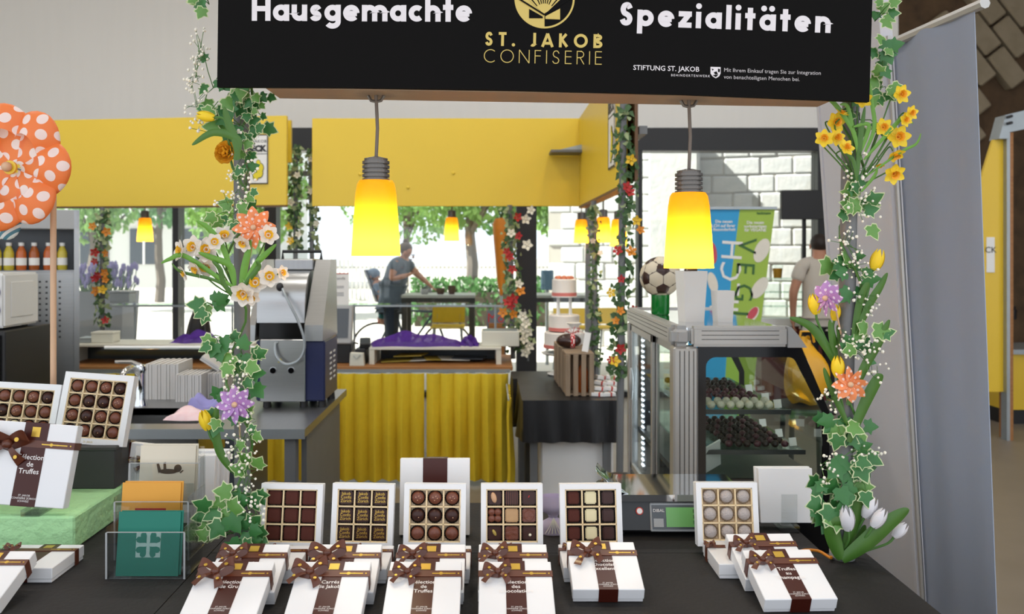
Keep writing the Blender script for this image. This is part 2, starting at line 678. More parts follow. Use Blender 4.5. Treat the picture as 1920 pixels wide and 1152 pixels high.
# ------------------------------------------------------------------ outdoors
m_ground = M('pale paving', 'cfcac0', rough=0.9, var=0.12, vscale=1.5, bump=0.1, bscale=8)
struct('ground', MB().b2((-40, 9.3, -0.12), (40, 70, -0.03)), m_ground)
m_stone = M('sunlit limestone', 'c4c4c0', rough=0.95, var=0.35, vscale=7, bump=0.7, bscale=14, col2='a5abac')
m_mortar = M('lime mortar', 'a8a59c', rough=0.95, bump=0.3)
sb = thing('stone_building', 'bright rough stone building seen through the window right of the black column', 'building', (3.3, 13.5, 0), (0, 0, -18))
MB().b2((-2.45, -.015, -.03), (6.0, 3.0, 5.2)).build('wall', m_mortar, sb)
sv = [MB().box((0, 0, 0), (0.46 + dx, .12, .262)).mesh('stone_block', m_stone, bevel=.022) for dx in (0, .07, -.08)]
rr = random.Random(5)
for j in range(18):
    x = -2.45 + (j % 2) * .22
    z = .11 + j * .275
    while x < 2.4:
        k = rr.randrange(3)
        wd = (0.46, .53, .38)[k]
        inst('stone_block', sv[k], sb, tr(x + wd / 2, rr.uniform(-.012, .012) + .02, z))
        x += wd + .016
# buttress of the building
MB().b2((-.72, -.55, -.03), (0.02, -.06, 3.35)).build('buttress', m_stone, sb, bevel=.02)
MB().prism([(-.72, 3.35), (.02, 3.35), (-.35, 3.75)], .06, .55, STAND).build('buttress_cap', m_stone, sb)

m_trunk = M('grey bark', '6b6258', rough=0.9, var=0.4, vscale=9, bump=0.6, bscale=20)
m_leafA = M('fresh tree leaves', '86b060', rough=0.6, var=0.5, vscale=2.5, trans=0.4)
m_leafB = M('dark tree leaves', '5f9054', rough=0.6, var=0.5, vscale=2.5, trans=0.35)


def tree(label, x, y, h, crown, rad, n, mat, seed, trunk_r=.16, lean=0.0):
    rg = random.Random(seed)
    t = thing('tree', label, 'tree', (x, y, -.03), group='trees across the plaza')
    pts = [(lean * k / 5 + rg.uniform(-.05, .05), rg.uniform(-.05, .05), h * k / 5) for k in range(6)]
    mb = MB().tube(pts, [trunk_r * (1 - .1 * k) for k in range(6)], 8)
    for k in range(5):
        a = rg.uniform(0, 6.28)
        p = Vector(pts[3 + k % 3])
        mb.tube([p, p + Vector((math.cos(a) * rad * .7, math.sin(a) * rad * .5, rad * .7))], [trunk_r * .45, .03], 5)
    mb.build('trunk', m_trunk, t, smooth=True)
    mb = MB()
    for i in range(n):
        while True:
            q = Vector((rg.uniform(-1, 1), rg.uniform(-1, 1), rg.uniform(-1, 1)))
            if .25 < q.length < 1 and rg.random() < .35 + .65 * (math.sin(q.x * 5 + seed) * math.sin(q.z * 6 + seed * 2) > -.2):
                break
        c = Vector((lean + q.x * rad, q.y * rad * .8, h + crown * .25 + q.z * crown))
        s = rg.uniform(.07, .15)
        T = tr(c) @ Euler((rg.uniform(0, 6), rg.uniform(0, 6), rg.uniform(0, 6))).to_matrix().to_4x4()
        mb.add([T @ Vector(p) for p in ((-s, 0, 0), (0, -s * .6, 0), (s, 0, 0), (0, s * .6, .02))], [(0, 1, 2, 3)])
    mb.build('crown', mat, t, kind='stuff')
    return t


tree('leafy tree with twin grey trunks standing left of the orange garland post', X(885, 19), 19, 3.2, 1.6, 1.7, 2600, m_leafA, 3)
tree('slim tree close to the black window column, right of the twin trunks', X(950, 25), 25, 3.3, 1.8, 1.5, 2400, m_leafB, 4, .15)
tree('broad pale green tree behind the woman with the stroller', X(760, 29), 29, 3.2, 2.0, 2.3, 2600, m_leafA, 8)
tree('young tree showing between the black column and the stone building', X(1052, 21.5), 21.5, 2.9, 1.4, 1.0, 1600, m_leafA, 9, .1)
tree('green tree seen left of the narcissus bunch through the window', X(455, 20), 20, 2.6, 1.6, 1.5, 2000, m_leafA, 12, .12)
tree('tree behind the far left yellow lamp', X(300, 26), 26, 3.4, 1.5, 3.2, 2400, m_leafB, 13)
tree('grey green tree at the left window edge beside the red flower garland', X(175, 22), 22, 2.8, 1.4, 1.2, 1400, m_leafA, 14)
hb = MB()
rg = random.Random(77)
for i in range(2600):
    c = Vector((rg.uniform(-1.8, 1.8), rg.uniform(-.35, .35), rg.uniform(.05, 1.0)))
    s = rg.uniform(.04, .09)
    T = tr(c) @ Euler((rg.uniform(0, 6), rg.uniform(0, 6), rg.uniform(0, 6))).to_matrix().to_4x4()
    hb.add([T @ Vector(p) for p in ((-s, 0, 0), (0, -s * .6, 0), (s, 0, 0), (0, s * .6, .02))], [(0, 1, 2, 3)])
hedge = thing('hedge', 'low clipped green hedge at the foot of the trees', 'hedge', (X(930, 18), 18, -.03))
hb.build('foliage', m_leafB, hedge, kind='stuff')
MB().b2((-1.7, -.2, 0), (1.7, .2, .7)).build('branches', m_trunk, hedge)
# white picket fence
fe = thing('picket_fence', 'white picket fence running across the far side of the plaza', 'fence', (0, 27, -.03))
m_white = M('white paint', 'ecebe8', rough=.45, var=.04)
m_wfence = M('sun-bleached fence paint', 'd8d6d0', rough=.7, var=.1)
mb = MB()
for i in range(110):
    x = -7.5 + i * .13
    mb.prism([(x - .035, 0), (x + .035, 0), (x + .035, 1.25), (x, 1.33), (x - .035, 1.25)], -.02, .02, STAND)
mb.build('pickets', m_wfence, fe, kind='stuff')
for z in (.35, 1.0):
    MB().b2((-7.6, .03, z), (7.0, .07, z + .09)).build('rail', m_wfence, fe)
# pale house far left
ho = thing('house', 'pale grey house far behind the left window with dark slatted balcony', 'building', (-15, 36, -.03))
m_house = M('pale render', 'c4c6c2', rough=.9, var=.1)
m_dark = M('dark window', '39424a', rough=.3, var=.2)
MB().b2((-5, 0, 0), (6, 6, 7.5)).build('wall', m_house, ho)
for i in range(5):
    for z in (1.0, 3.8):
        wi = MB().b2((-4.4 + i * 2.1, -.06, z), (-3.2 + i * 2.1, .02, z + 1.5)).build('window', m_dark, ho)
        MB().b2((-3.84 + i * 2.1, -.1, z), (-3.76 + i * 2.1, -.06, z + 1.5)).build('glazing_bar', m_white, wi)
MB().b2((-5.1, -.5, 2.9), (6.1, 0, 3.05)).build('balcony', m_house, ho)
MB().prism([(-5.4, 7.5), (6.4, 7.5), (.5, 10)], -6.4, .4, STAND).build('roof', M('slate roof', '6d6f72', rough=.8), ho)

# ------------------------------------------------------------------ neighbouring stall at the far right
m_yel = M('yellow lacquer', 'e6c030', rough=.35, var=.06, vscale=3)
m_galv = M('galvanised steel', 'a9b0b3', rough=.4, metal=.6, var=.2, vscale=12)
m_wood = M('oiled plywood', 'b07a45', rough=.5, var=.35, vscale=6, stretch=(1, 1, 12), col2='855428')
nb = thing('market_stall', 'neighbouring yellow stall with a bent steel beam at the right edge', 'stall', (X(1880, 7), 7, 0))
pl = lambda pts, d=7: [((px - 1880) * d / FPX, Z(py, d)) for px, py in pts]
MB().prism(pl([(1862, 262), (1881, 262), (1881, 735), (1790, 735), (1790, 470), (1838, 340)]), -.03, 0, STAND).build('side_panel', m_yel, nb)
MB().prism(pl([(1865, 262), (1877, 218), (1990, 190), (1990, 228), (1884, 250), (1884, 262)]), -.08, .06, STAND).build('steel_beam', m_galv, nb)
for px, py in ((1880, 222), (1880, 234)):
    MB(tr((px - 1880 + 1) * 7 / FPX, -.085, Z(py, 7)) @ STAND).lathe([(.012, -.04), (.012, .03)], 10).build('bolt', m_black, nb)
MB().b2((X(1881, 7) - X(1880, 7), -.05, .0), (X(1887, 7) - X(1880, 7), .03, Z(250, 7))).build('steel_upright', m_galv, nb)
MB().b2((X(1887, 7) - X(1880, 7), -.05, .0), (X(1893, 7) - X(1880, 7), .10, Z(250, 7))).build('wood_upright', m_wood, nb)
mp = pl([(1849, 445), (1864, 445), (1864, 511), (1849, 511)])
MB().prism(mp, .0, .008, STAND).build('poster', m_white, nb)
m_ink = M('black ink', '1b1b1d', rough=.5)
text('CK', .07, m_ink, nb, tr((1856 - 1880) * 7 / FPX, -.012, Z(474, 7)) @ STAND)
nc = thing('stall_counter', 'yellow counter with black plinth inside the stall at the right edge', 'counter', (X(1940, 7.6), 7.6, 0))
cl = lambda px: X(px, 7.6) - X(1940, 7.6)
MB().b2((cl(1884), 0, .13), (.6, .5, Z(664, 7.6))).build('front', m_yel, nc)
MB().b2((cl(1884), .02, 0), (.6, .5, .13)).build('plinth', m_black, nc)
MB().b2((cl(1883), -.04, Z(664, 7.6)), (.62, .55, Z(655, 7.6))).build('worktop', m_galv, nc)
MB().b2((cl(1884), .25, Z(655, 7.6)), (cl(1905), .45, Z(605, 7.6))).build('upstand', m_yel, nc)
m_bin = M('black plastic', '1c1c1e', rough=.5)
bn = tag(MB(tr(X(1895, 7.95), 7.95, Z(605, 7.6))).lathe([(.045, 0), (.05, .02), (.05, .09), (.04, .1), (.04, .12), (0.001, .12)], 16).build('canister', m_bin, smooth=True), 'small black canister on the yellow upstand at the right edge', 'canister')

# ------------------------------------------------------------------ far side of the stall: fascias
m_fascia = M('yellow fascia board', 'e4c233', rough=.38, var=.05, vscale=2.5)
m_paper = M('white paper', 'e8e6e1', rough=.7, var=.04)
m_croi = M('printed yellow', 'e4d02a', rough=.6)
m_steel = M('brushed stainless', 'b5b6b6', rough=.28, metal=.95, var=.18, vscale=8, stretch=(1, 1, 30))
m_steel_h = M('brushed stainless flat', 'a9aaab', rough=.33, metal=.9, var=.2, vscale=10, stretch=(20, 1, 1))
m_chrome = M('polished chrome', 'd6d8da', rough=.06, metal=1.0, var=.05)
m_gpost = M('grey post paint', '6f7172', rough=.5, var=.25, vscale=9)
m_brownedge = M('brown board edge', '6a4a2c', rough=.6, var=.3)
FB, FT = 1.877, 2.527


def beck_poster(parent, mtx, w, h, lines=True):
    """white framed poster with bakery name and croissant; artwork in XY, centred"""
    po = MB(mtx).box((0, 0, .002), (w, h, .004)).build('poster', m_paper, parent)
    mb = MB(mtx)
    t = w * .045
    for a, b, c, d in ((-w / 2, -h / 2, w / 2, -h / 2 + t), (-w / 2, h / 2 - t, w / 2, h / 2), (-w / 2, -h / 2, -w / 2 + t, h / 2),
                       (w / 2 - t, -h / 2, w / 2, h / 2), (-w / 2, h * .1, w / 2, h * .1 + t * .6)):
        mb.b2((a, b, .004), (c, d, .0055))
    mb.build('poster_border', m_ink, po)
    inst('lettering', text_mesh('ST. JAKOB', w * .18, m_ink, spacing=1.1), po, mtx @ tr(0, h * .33, .006))
    inst('lettering', text_mesh('BECK', w * .33, m_ink, off=.004), po, mtx @ tr(0, h * .16, .006))
    cr = MB(mtx)
    cr2 = MB(mtx)
    for k in range(4):                       # croissant segments
        a = R(-70 + k * 38)
        cx, cy = -w * .12 + w * .30 * math.cos(a), -h * .19 + h * .17 * math.sin(a)
        r0 = w * (.15, .19, .17, .11)[k]
        pts = [(cx + r0 * math.cos(q * PI / 8) * .9, cy + r0 * math.sin(q * PI / 8) * 1.15) for q in range(16)]
        cr.prism([(cx + (x - cx) * .86, cy + (y - cy) * .86) for x, y in pts], .007 + k * .0006, .0075 + k * .0006)
        cr2.prism(pts, .006 + k * .0006, .0068 + k * .0006)
    cr2.build('croissant_outline', m_ink, po)
    cr.build('croissant_print', m_croi, po)
    return po


# left yellow fascia with poster
A = Vector((X(-90, 6.52), 6.52, 0)); B = Vector((X(540, 6.2), 6.2, 0))
fl = thing('fascia_board', 'long yellow fascia board with bakery poster, left of the window column', 'fascia', B)
dv = (A - B); L = dv.length
ang = math.atan2(dv.y, dv.x)
T = rotm(0, 0, math.degrees(ang))
MB(T).b2((0, -.0, FB), (L, .03, FT)).build('board', m_fascia, fl, bevel=.003)
MB(T).b2((0, -.0, FB - .012), (L, .05, FB)).build('bottom_edge', m_brownedge, fl)
pc = (540 - 482) * 6.2 / FPX
beck_poster(fl, rotm(0, 0, math.degrees(ang) + 180) @ tr(-pc, -.034, Z(299, 6.2)) @ STAND, 46 * 6.2 / FPX, 93 * 6.2 / FPX)
tag(MB().b2((X(534, 6.32), 6.30, Z(305, 6.32)), (X(546.5, 6.32), 6.34, Z(226, 6.32))).build('fascia_end_board', m_fascia),
    'short yellow board end poking out behind the left fascia', 'fascia')
# far fascia
fc = thing('fascia_board', 'wide plain yellow fascia board between the two front lamps', 'fascia', (X(836, 6.3), 6.3, 0))
hw = (1087 - 585) / 2 * 6.3 / FPX
MB().b2((-hw, 0, FB), (hw, .03, FT)).build('board', m_fascia, fc, bevel=.003)
for px, py in ((850, 325), (765, 352), (675, 327)):
    MB(tr(X(px, 6.3) - X(836, 6.3), -.002, Z(py, 6.3)) @ STAND).lathe([(.012, 0), (.012, .004), (.004, .008)], 10).build('screw_cover', m_fascia, fc)
# fascia returning towards the camera
fs = thing('fascia_board', 'yellow fascia board running towards the camera with a tall poster', 'fascia', (.652, 5.27, 0))
MB().b2((0, -1.03, FB), (.028, 1.03, FT)).build('board', m_fascia, fs, bevel=.003)
MB().b2((-.001, -1.03, FB - .015), (.06, 1.03, FB)).build('bottom_edge', m_brownedge, fs)
beck_poster(fs, tr(-.002, -.70, 2.22) @ rotm(0, 0, -90) @ STAND, .24, .46)
ab = thing('bracket_arm', 'grey steel bracket arm on the inside of the yellow fascia corner', 'bracket', (X(1064, 6.1), 6.1, Z(281, 6.1)))
MB().b2((-.12, -.02, -.02), (.11, .19, .0)).build('arm', m_gpost, ab, bevel=.003)
MB().prism([(-.07, 0), (.12, 0), (.12, .045)], -.05, -.02, STAND).build('gusset', m_galv, ab)
ob = tag(MB().b2((X(1189, 4.22), 4.2, FB + .02), (X(1195, 4.22), 6.0, 2.62)).build('fascia_back_board', m_brownedge), 'dark brown edge of the board behind the tall garland, right of the yellow fascia', 'board')

# ------------------------------------------------------------------ far counter with curtains
m_curt = M('yellow cotton', 'f2d432', rough=.85, var=.12, vscale=30, trans=.15)
m_shelfw = M('cream shelf paint', 'd9d7c9', rough=.5, var=.05)
CZ = .775
ctr = thing('counter', 'long counter with brown wooden top behind the steel table', 'counter', (-1.5, 5.7, 0))
MB().b2((-1.6, 0, CZ - .028), (1.648, .66, CZ)).build('wooden_top', m_wood, ctr, bevel=.003)
MB().b2((-1.6, -.012, CZ - .04), (1.63, .0, CZ - .018)).build('edge_trim', m_galv, ctr)
for x in (-1.5, 0.05, 1.5):
    MB().b2((x, .1, 0), (x + .05, .6, CZ - .028)).build('leg_frame', m_black, ctr)


def curtain(label, x0, x1, y, z0, z1, n, amp=.075, mat=None, seed=1, along=None):
    rg = random.Random(seed)
    ph = [rg.uniform(-.25, .25) for _ in range(n + 2)]
    t = thing('curtain', label, 'curtain', ((x0 + x1) / 2, y, z0))
    w_ = x1 - x0
    def fn(u, v):
        s = u * n
        k = int(min(s, n - .001)); fr = s - k
        fr = min(1, max(0, fr + ph[k] * .3 * math.sin(PI * fr) * v))
        tri = 1 - abs(2 * fr - 1)
        wav = (tri ** (.55 if v < .2 else .9))
        a = amp * (.35 + .65 * min(1, v * 1.8))
        hem = .006 * math.sin(s * 2.2)
        return Vector((-w_ / 2 + w_ * u, -a * wav + .004 * math.sin(9 * v + k), (z1 - z0) * (1 - v) + hem * v))
    MB().grid(fn, n * 10, 10).build('cloth', mat or m_curt, t, smooth=True, solid=.0025)
    MB().tube([(-w_ / 2, .006, z1 - z0 - .004), (w_ / 2, .006, z1 - z0 - .004)], .005, 8).build('curtain_rail', m_galv, t)
    return t


curtain('pleated yellow curtain hanging left of the split under the far counter', X(560, 5.68), X(796, 5.68), 5.66, .03, CZ - .04, 9, seed=3)
curtain('pleated yellow curtain hanging right of the split under the far counter', X(800, 5.68), X(953, 5.68), 5.66, .03, CZ - .04, 6, seed=4)
curtain('yellow curtain in the shade beneath the steel table', -3.08, X(556, 5.68), 5.66, .03, CZ - .04, 12, seed=5)
# low cream shelf risers standing on the counter
def riser(label, x0, x1, y, h):
    t = thing('shelf_riser', label, 'shelf', ((x0 + x1) / 2, y, CZ))
    w_ = (x1 - x0) / 2
    MB().b2((-w_, 0, h - .016), (w_, .35, h)).build('top', m_shelfw, t, bevel=.002)
    for s in (-1, 1):
        MB().b2((s * w_ - (.035 if s > 0 else 0), 0.004, 0), (s * w_ + (.035 if s < 0 else 0), .34, h - .016)).build('side', m_shelfw, t)
    MB().b2((-w_ + .04, .30, 0), (w_ - .04, .32, h - .016)).build('back', m_dark, t)
    return t


RH = .115
riser('cream shelf riser holding purple tulle, on the wooden counter', X(692, 5.8), X(940, 5.8), 5.8, RH)
riser('long cream shelf riser at the left end of the wooden counter', -2.92, X(470, 5.8), 5.8, RH + .02)
m_env = M('yellow paper', 'b9a23c', rough=.7, var=.25)
rg = random.Random(4)
for i, (px, wd, m) in enumerate(((745, .2, m_env), (790, .17, m_shelfw), (828, .24, m_env), (880, .22, m_dark), (770, .2, m_env), (850, .2, m_shelfw))):
    x = X(px, 5.95)
    tag(MB(tr(x, 5.98, CZ + .004 + .012 * (i // 4) + .006 * i % .03) @ rotm(rg.uniform(-1, 1), rg.uniform(-4, 4), rg.uniform(-20, 20))).box((0, 0, .004), (wd, .18, .008)).build('paper_sheet', m),
        ['yellow paper sheet at the left under the cream shelf riser', 'pale paper sheet second from left under the cream riser', 'wide yellow paper sheet in the middle under the riser',
         'dark grey paper stack at the right under the cream riser', 'top yellow sheet left of centre under the riser', 'pale top sheet right of centre under the riser'][i], 'paper', 'papers under the shelf riser')
# purple tulle heaps
m_tulle = M('purple tulle', '8a58cf', rough=.8, var=.4, vscale=25, trans=.6, bump=.5, bscale=60)
nt_ = m_tulle.node_tree
ms_ = nt_.nodes.new('ShaderNodeMixShader'); ms_.inputs[0].default_value = .42
tp0 = nt_.nodes.new('ShaderNodeBsdfTransparent')
src_ = nt_.nodes['Material Output'].inputs[0].links[0].from_socket
nt_.links.new(src_, ms_.inputs[1]); nt_.links.new(tp0.outputs[0], ms_.inputs[2]); nt_.links.new(ms_.outputs[0], nt_.nodes['Material Output'].inputs[0])
def tulle(label, x, y, z, w_, d_, h, seed):
    rg = random.Random(seed)
    a = [rg.uniform(0, 6) for _ in range(6)]
    def fn(u, v):
        e = (math.sin(PI * u) * math.sin(PI * v)) ** .5
        hh = h * e * (.72 + .14 * math.sin(7 * u + a[0]) + .12 * math.sin(17 * u + 5 * v + a[1]) + .10 * math.sin(23 * v + a[2]))
        return Vector(((u - .5) * w_ + .02 * math.sin(13 * v + a[3]), (v - .5) * d_ + .02 * math.sin(11 * u + a[4]), max(0, hh)))
    o = MB(tr(x, y, z)).grid(fn, 40, 16).build('tulle_cloth', m_tulle, smooth=True, solid=.001)
    return tag(o, label, 'cloth')
tulle('large crumpled purple tulle heap on the middle cream riser', X(780, 5.95), 5.97, CZ + RH + .002, .60, .26, .10, 2)
tulle('small purple tulle heap at the right of the middle cream riser', X(880, 5.92), 5.96, CZ + RH + .002, .10, .2, .07, 6)
tulle('purple tulle bundle on the left cream riser beside the dark chair back', X(365, 5.95), 5.97, CZ + RH + .022, .27, .2, .09, 9)
# grey box on the riser end
bx = thing('cardboard_tray', 'low pale grey box at the right end of the cream riser', 'box', (X(938, 5.9), 5.86, CZ + RH))
MB().b2((-.13, 0, 0), (.13, .2, .105)).build('tray_body', m_shelfw, bx, bevel=.004)
MB().b2((-.118, .012, .1), (.118, .188, .108)).build('tray_inside', m_galv, bx)
# glass shelf on thin posts
gs = thing('glass_shelf', 'long clear glass shelf above the far counter', 'shelf', (X(570, 6.25), 6.1, CZ))
m_gl_edge = glass('green glass edge', (.78, .88, .82), .12)
gx0, gx1 = X(205, 6.1) - X(570, 6.25), X(945, 6.1) - X(570, 6.25)
MB().b2((gx0, 0, Z(574, 6.1) - CZ - .006), (gx1, .24, Z(574, 6.1) - CZ + .006)).build('glass_pane', m_gl_edge, gs)
MB().b2((gx0, -.004, Z(574, 6.1) - CZ - .007), (gx1, 0, Z(574, 6.1) - CZ + .007)).build('front_edge', m_galv, gs)
for x in (gx0 + .1, X(420, 6.1) - X(570, 6.25), X(656, 6.1) - X(570, 6.25), gx1 - .06):
    MB().tube([(x, .2, 0), (x, .2, Z(574, 6.1) - CZ)], .008, 8).build('support', m_galv, gs)
# paper napkins, small boxes on the left riser / shelf
for nm, lb, px, py, d, w_, h, m in (
        ('napkin_box', 'cream box standing on the left riser below the red garland', 191, 641, 5.9, .15, .075, m_shelfw),
        ('napkin_pile', 'low grey pile beside the cream box on the left riser', 158, 641, 5.9, .09, .035, m_galv),
        ('tin_box', 'grey metal tin on the glass shelf next to the red garland', 224, 570, 6.14, .14, .085, m_galv)):
    o = thing(nm, lb, 'box', (X(px, d), d, Z(570, 6.14) + .008 if nm == 'tin_box' else CZ + RH + .021))
    MB().b2((-w_ / 2, 0, 0), (w_ / 2, .12, h * .8)).build('body', m, o, bevel=.003)
    MB().b2((-w_ / 2 - .002, -.002, h * .8), (w_ / 2 + .002, .122, h)).build('lid', m, o, bevel=.003)
# till: monitor, printed notice, card terminal
m_gry = M('grey plastic', 'a7a8a8', rough=.5, var=.06)
m_scr = M('dark screen', '4a4f54', rough=.25, var=.1)
ti = thing('till_monitor', 'grey till monitor with dark screen behind the steel machine', 'monitor', (X(622, 5.8), 5.8, CZ))
MB().b2((-.12, .06, 0), (.12, .24, .13)).build('base', m_bin, ti, bevel=.006)
T = tr(0, .05, .135) @ rotm(-14, 0, 0)
MB(T).b2((-.125, 0, 0), (.125, .05, .27)).build('housing', m_gry, ti, bevel=.008)
MB(T).b2((-.105, -.004, .04), (.1, 0, .245)).build('screen', m_scr, ti)
no = thing('notice', 'white printed notice with red top edge above the till monitor', 'notice', (X(630, 6.06), 6.06, Z(572, 6.06)))
MB().tube([(0, .01, CZ - Z(572, 6.06)), (0, .01, .02)], .008, 8).build('stand_rod', m_galv, no)
MB().b2((-.09, 0, 0), (.09, .004, .225)).build('sheet', m_paper, no)
MB().b2((-.09, -.001, .219), (.09, .0, .226)).build('red_edge', M('red ink', 'c0392b'), no)
text('Commande', .028, M('grey ink', '6a6a6c'), no, tr(0, -.002, .18) @ STAND)
for z in (.13, .12, .085, .075, .065):
    MB().b2((-.055, -.0015, z), (.055, 0, z + .003)).build('text_line', MATS['grey ink'], no)
ct = thing('card_terminal', 'black card terminal with coiled cable beside the till', 'terminal', (X(676, 5.82), 5.8, CZ))
MB().b2((-.035, .0, 0), (.035, .25, .105)).build('stand_box', m_bin, ct, bevel=.004)
MB(tr(0, .1, .105) @ rotm(12, 0, 8)).box((.02, 0, .03), (.075, .14, .04)).build('keypad_unit', m_bin, ct, bevel=.006)
MB().tube(spline([(-.03, .1, .13), (-.05, .05, .14), (-.06, .02, .1), (-.062, .0, .05), (-.045, -.01, .015)], 6), .006, 6).build('cable', m_black, ct, smooth=True)
pb = thing('paper_bag', 'small cream paper bag on the counter below the card terminal', 'bag', (X(670, 5.74), 5.715, CZ))
MB().prism([(-.05, 0), (.05, 0), (.042, .085), (-.045, .09)], -.05, 0, STAND).build('bag_body', m_shelfw, pb, bevel=.003)
MB().tube([(-.02, -.003, .07), (0, -.012, .05), (.025, -.006, .075)], .003, 6).build('tie', m_galv, pb)

# ------------------------------------------------------------------ pendant lamps
def shade_mat():
    if 'amber glass shade' in MATS: return MATS['amber glass shade']
    m = bpy.data.materials.new('amber glass shade')
    MATS['amber glass shade'] = m
    m.use_nodes = True
    nt = m.node_tree
    b = nt.nodes['Principled BSDF']
    b.inputs['Base Color'].default_value = (.95, .45, .01, 1)
    b.inputs['Roughness'].default_value = .25
    t = nt.nodes.new('ShaderNodeBsdfTranslucent')
    t.inputs[0].default_value = (1, .50, .03, 1)
    ms = nt.nodes.new('ShaderNodeMixShader')
    ms.inputs[0].default_value = .8
    nt.links.new(b.outputs[0], ms.inputs[1])
    nt.links.new(t.outputs[0], ms.inputs[2])
    nt.links.new(ms.outputs[0], nt.nodes['Material Output'].inputs[0])
    return m


m_shade = shade_mat()
m_sock = M('grey ribbed metal', '6e6a66', rough=.4, metal=.6, var=.15)
m_cord = M('grey cable', '6d6259', rough=.6)
m_bulb = emit('warm bulb', (255, 225, 150), 8)


def lamp(label, p, k, top, power, group=None):
    """p: centre of the shade's rim; k: scale; top: z of the hook"""
    t = thing('pendant_lamp', label, 'lamp', p, group=group)
    MB().shell([(.0495 * k, 0), (.0475 * k, .035 * k), (.0445 * k, .08 * k), (.041 * k, .125 * k), (.0375 * k, .145 * k), (.033 * k, .152 * k)], 32).build('shade', m_shade, t, smooth=True)
    pr = [(.0005, .148 * k), (.026 * k, .149 * k)]
    for i in range(5):
        z = .150 + i * .0088
        pr += [(.0275 * k, z * k), (.0275 * k, (z + .0055) * k), (.0235 * k, (z + .006) * k), (.0235 * k, (z + .0085) * k)]
    pr += [(.024 * k, .196 * k), (.008 * k, .2 * k), (.0005, .2 * k)]
    MB().lathe(pr, 24).build('socket', m_sock, t)
    z1 = top - p[2]
    MB().tube([(0, 0, .19 * k), (.003 * k, 0, (.19 * k + z1) / 2), (0, 0, z1)], .0035 * k, 8).build('cord', m_cord, t, smooth=True)
    MB().tube([(-.016 * k, 0, z1 - .002), (-.010 * k, 0, z1 - .012 * k), (0, 0, z1 - .014 * k), (.010 * k, 0, z1 - .012 * k), (.016 * k, 0, z1 - .002)], .0035 * k, 6).build('hook', m_sock, t, smooth=True)
    MB().ball((0, 0, .06 * k), .016 * k, 14, 9, (1, 1, 1.25)).build('bulb', m_bulb, t, smooth=True)
    ld = bpy.data.lights.new('lamp_light', 'POINT')
    ld.energy = power
    ld.color = (1, .82, .5)
    ld.shadow_soft_size = .022 * k
    lo = bpy.data.objects.new('lamp_light', ld)
    COL.objects.link(lo)
    lo.parent = t
    lo.location = (0, 0, .018 * k)
    return t


LP = 1.0
fr = thing('lamp_gantry', 'dark steel gantry behind the yellow fascia boards carrying the small lamps', 'gantry', (0, 6.62, 0))
MB().b2((-3.6, -.02, FB + .25), (.775, .02, FB + .29)).build('beam', m_gpost, fr)
MB().b2((.735, -2.40, FB + .25), (.775, -.02, FB + .29)).build('beam', m_gpost, fr)
for x in (-3.58, .735):
    MB().b2((x, -.02, 0), (x + .04, .02, FB + .25)).build('upright', m_gpost, fr)
for px, py, d, lb in ((272, 453, 6.62, 'small yellow lamp hanging at the far left above the riser'),
                      (847, 452, 6.62, 'small yellow lamp hanging in the middle between the trees and the yellow fascia'),
                      (1090, 456, 6.62, 'small yellow lamp just left of the slim garland by the stone building'),
                      (1131, 455, .755 * 1600 / 211, 'yellow lamp between the slim garland and the thick garland'),
                      (1160, 462, .755 * 1600 / 240, 'yellow lamp half hidden behind the thick garland')):
    lamp(lb, P(px, py, d), 1.18 * (d / 6.4) ** .5, FB + .252, LP * 2.2)

# ------------------------------------------------------------------ black-clothed side table with gifts
m_blk = M('black table cloth', '121215', rough=.45, var=.2, vscale=8, bump=.15, bscale=14)
m_blkm = M('matt black cloth', '171312', rough=.75, var=.25, vscale=20, bump=.15, bscale=90)
TZ = .76
def cloth_table(label, x0, x1, y0, y1, z, drop, seed, name='table'):
    t = thing(name, label, 'table', ((x0 + x1) / 2, (y0 + y1) / 2, 0))
    a, b = (x1 - x0) / 2, (y1 - y0) / 2
    MB().b2((-a + .01, -b + .01, z - .03), (a - .01, b - .01, z - .004)).build('tabletop', m_wood, t)
    for sx in (-1, 1):
        for sy in (-1, 1):
            MB().b2((sx * (a - .06) - .02, sy * (b - .06) - .02, 0), (sx * (a - .06) + .02, sy * (b - .06) + .02, z - .03)).build('leg', m_gpost, t)
    rg = random.Random(seed)
    ph = rg.uniform(0, 6)
    # draped cloth: top plus skirt that falls in soft folds
    per = []
    n = 26
    for i in range(n): per.append((-a + 2 * a * i / n, -b, 0, -1))
    for i in range(n): per.append((a, -b + 2 * b * i / n, 1, 0))
    for i in range(n): per.append((a - 2 * a * i / n, b, 0, 1))
    for i in range(n): per.append((-a, b - 2 * b * i / n, -1, 0))
    vs, fs = [], []
    m = len(per)
    K = 6
    for k in range(K + 1):
        for i, (x, y, nx, ny) in enumerate(per):
            f = k / K
            o = .006 + f * .012 * (1 + math.sin(i * 1.1 + ph) + .6 * math.sin(i * .47 + ph * 2))
            vs.append((x + nx * o, y + ny * o, z - drop * f))
    for k in range(K):
        for i in range(m):
            j = (i + 1) % m
            fs.append((k * m + i, k * m + j, (k + 1) * m + j, (k + 1) * m + i))
    fs.append(tuple(range(m)))
    MB().add(vs, fs).build('tablecloth', m_blk, t, smooth=True)
    return t


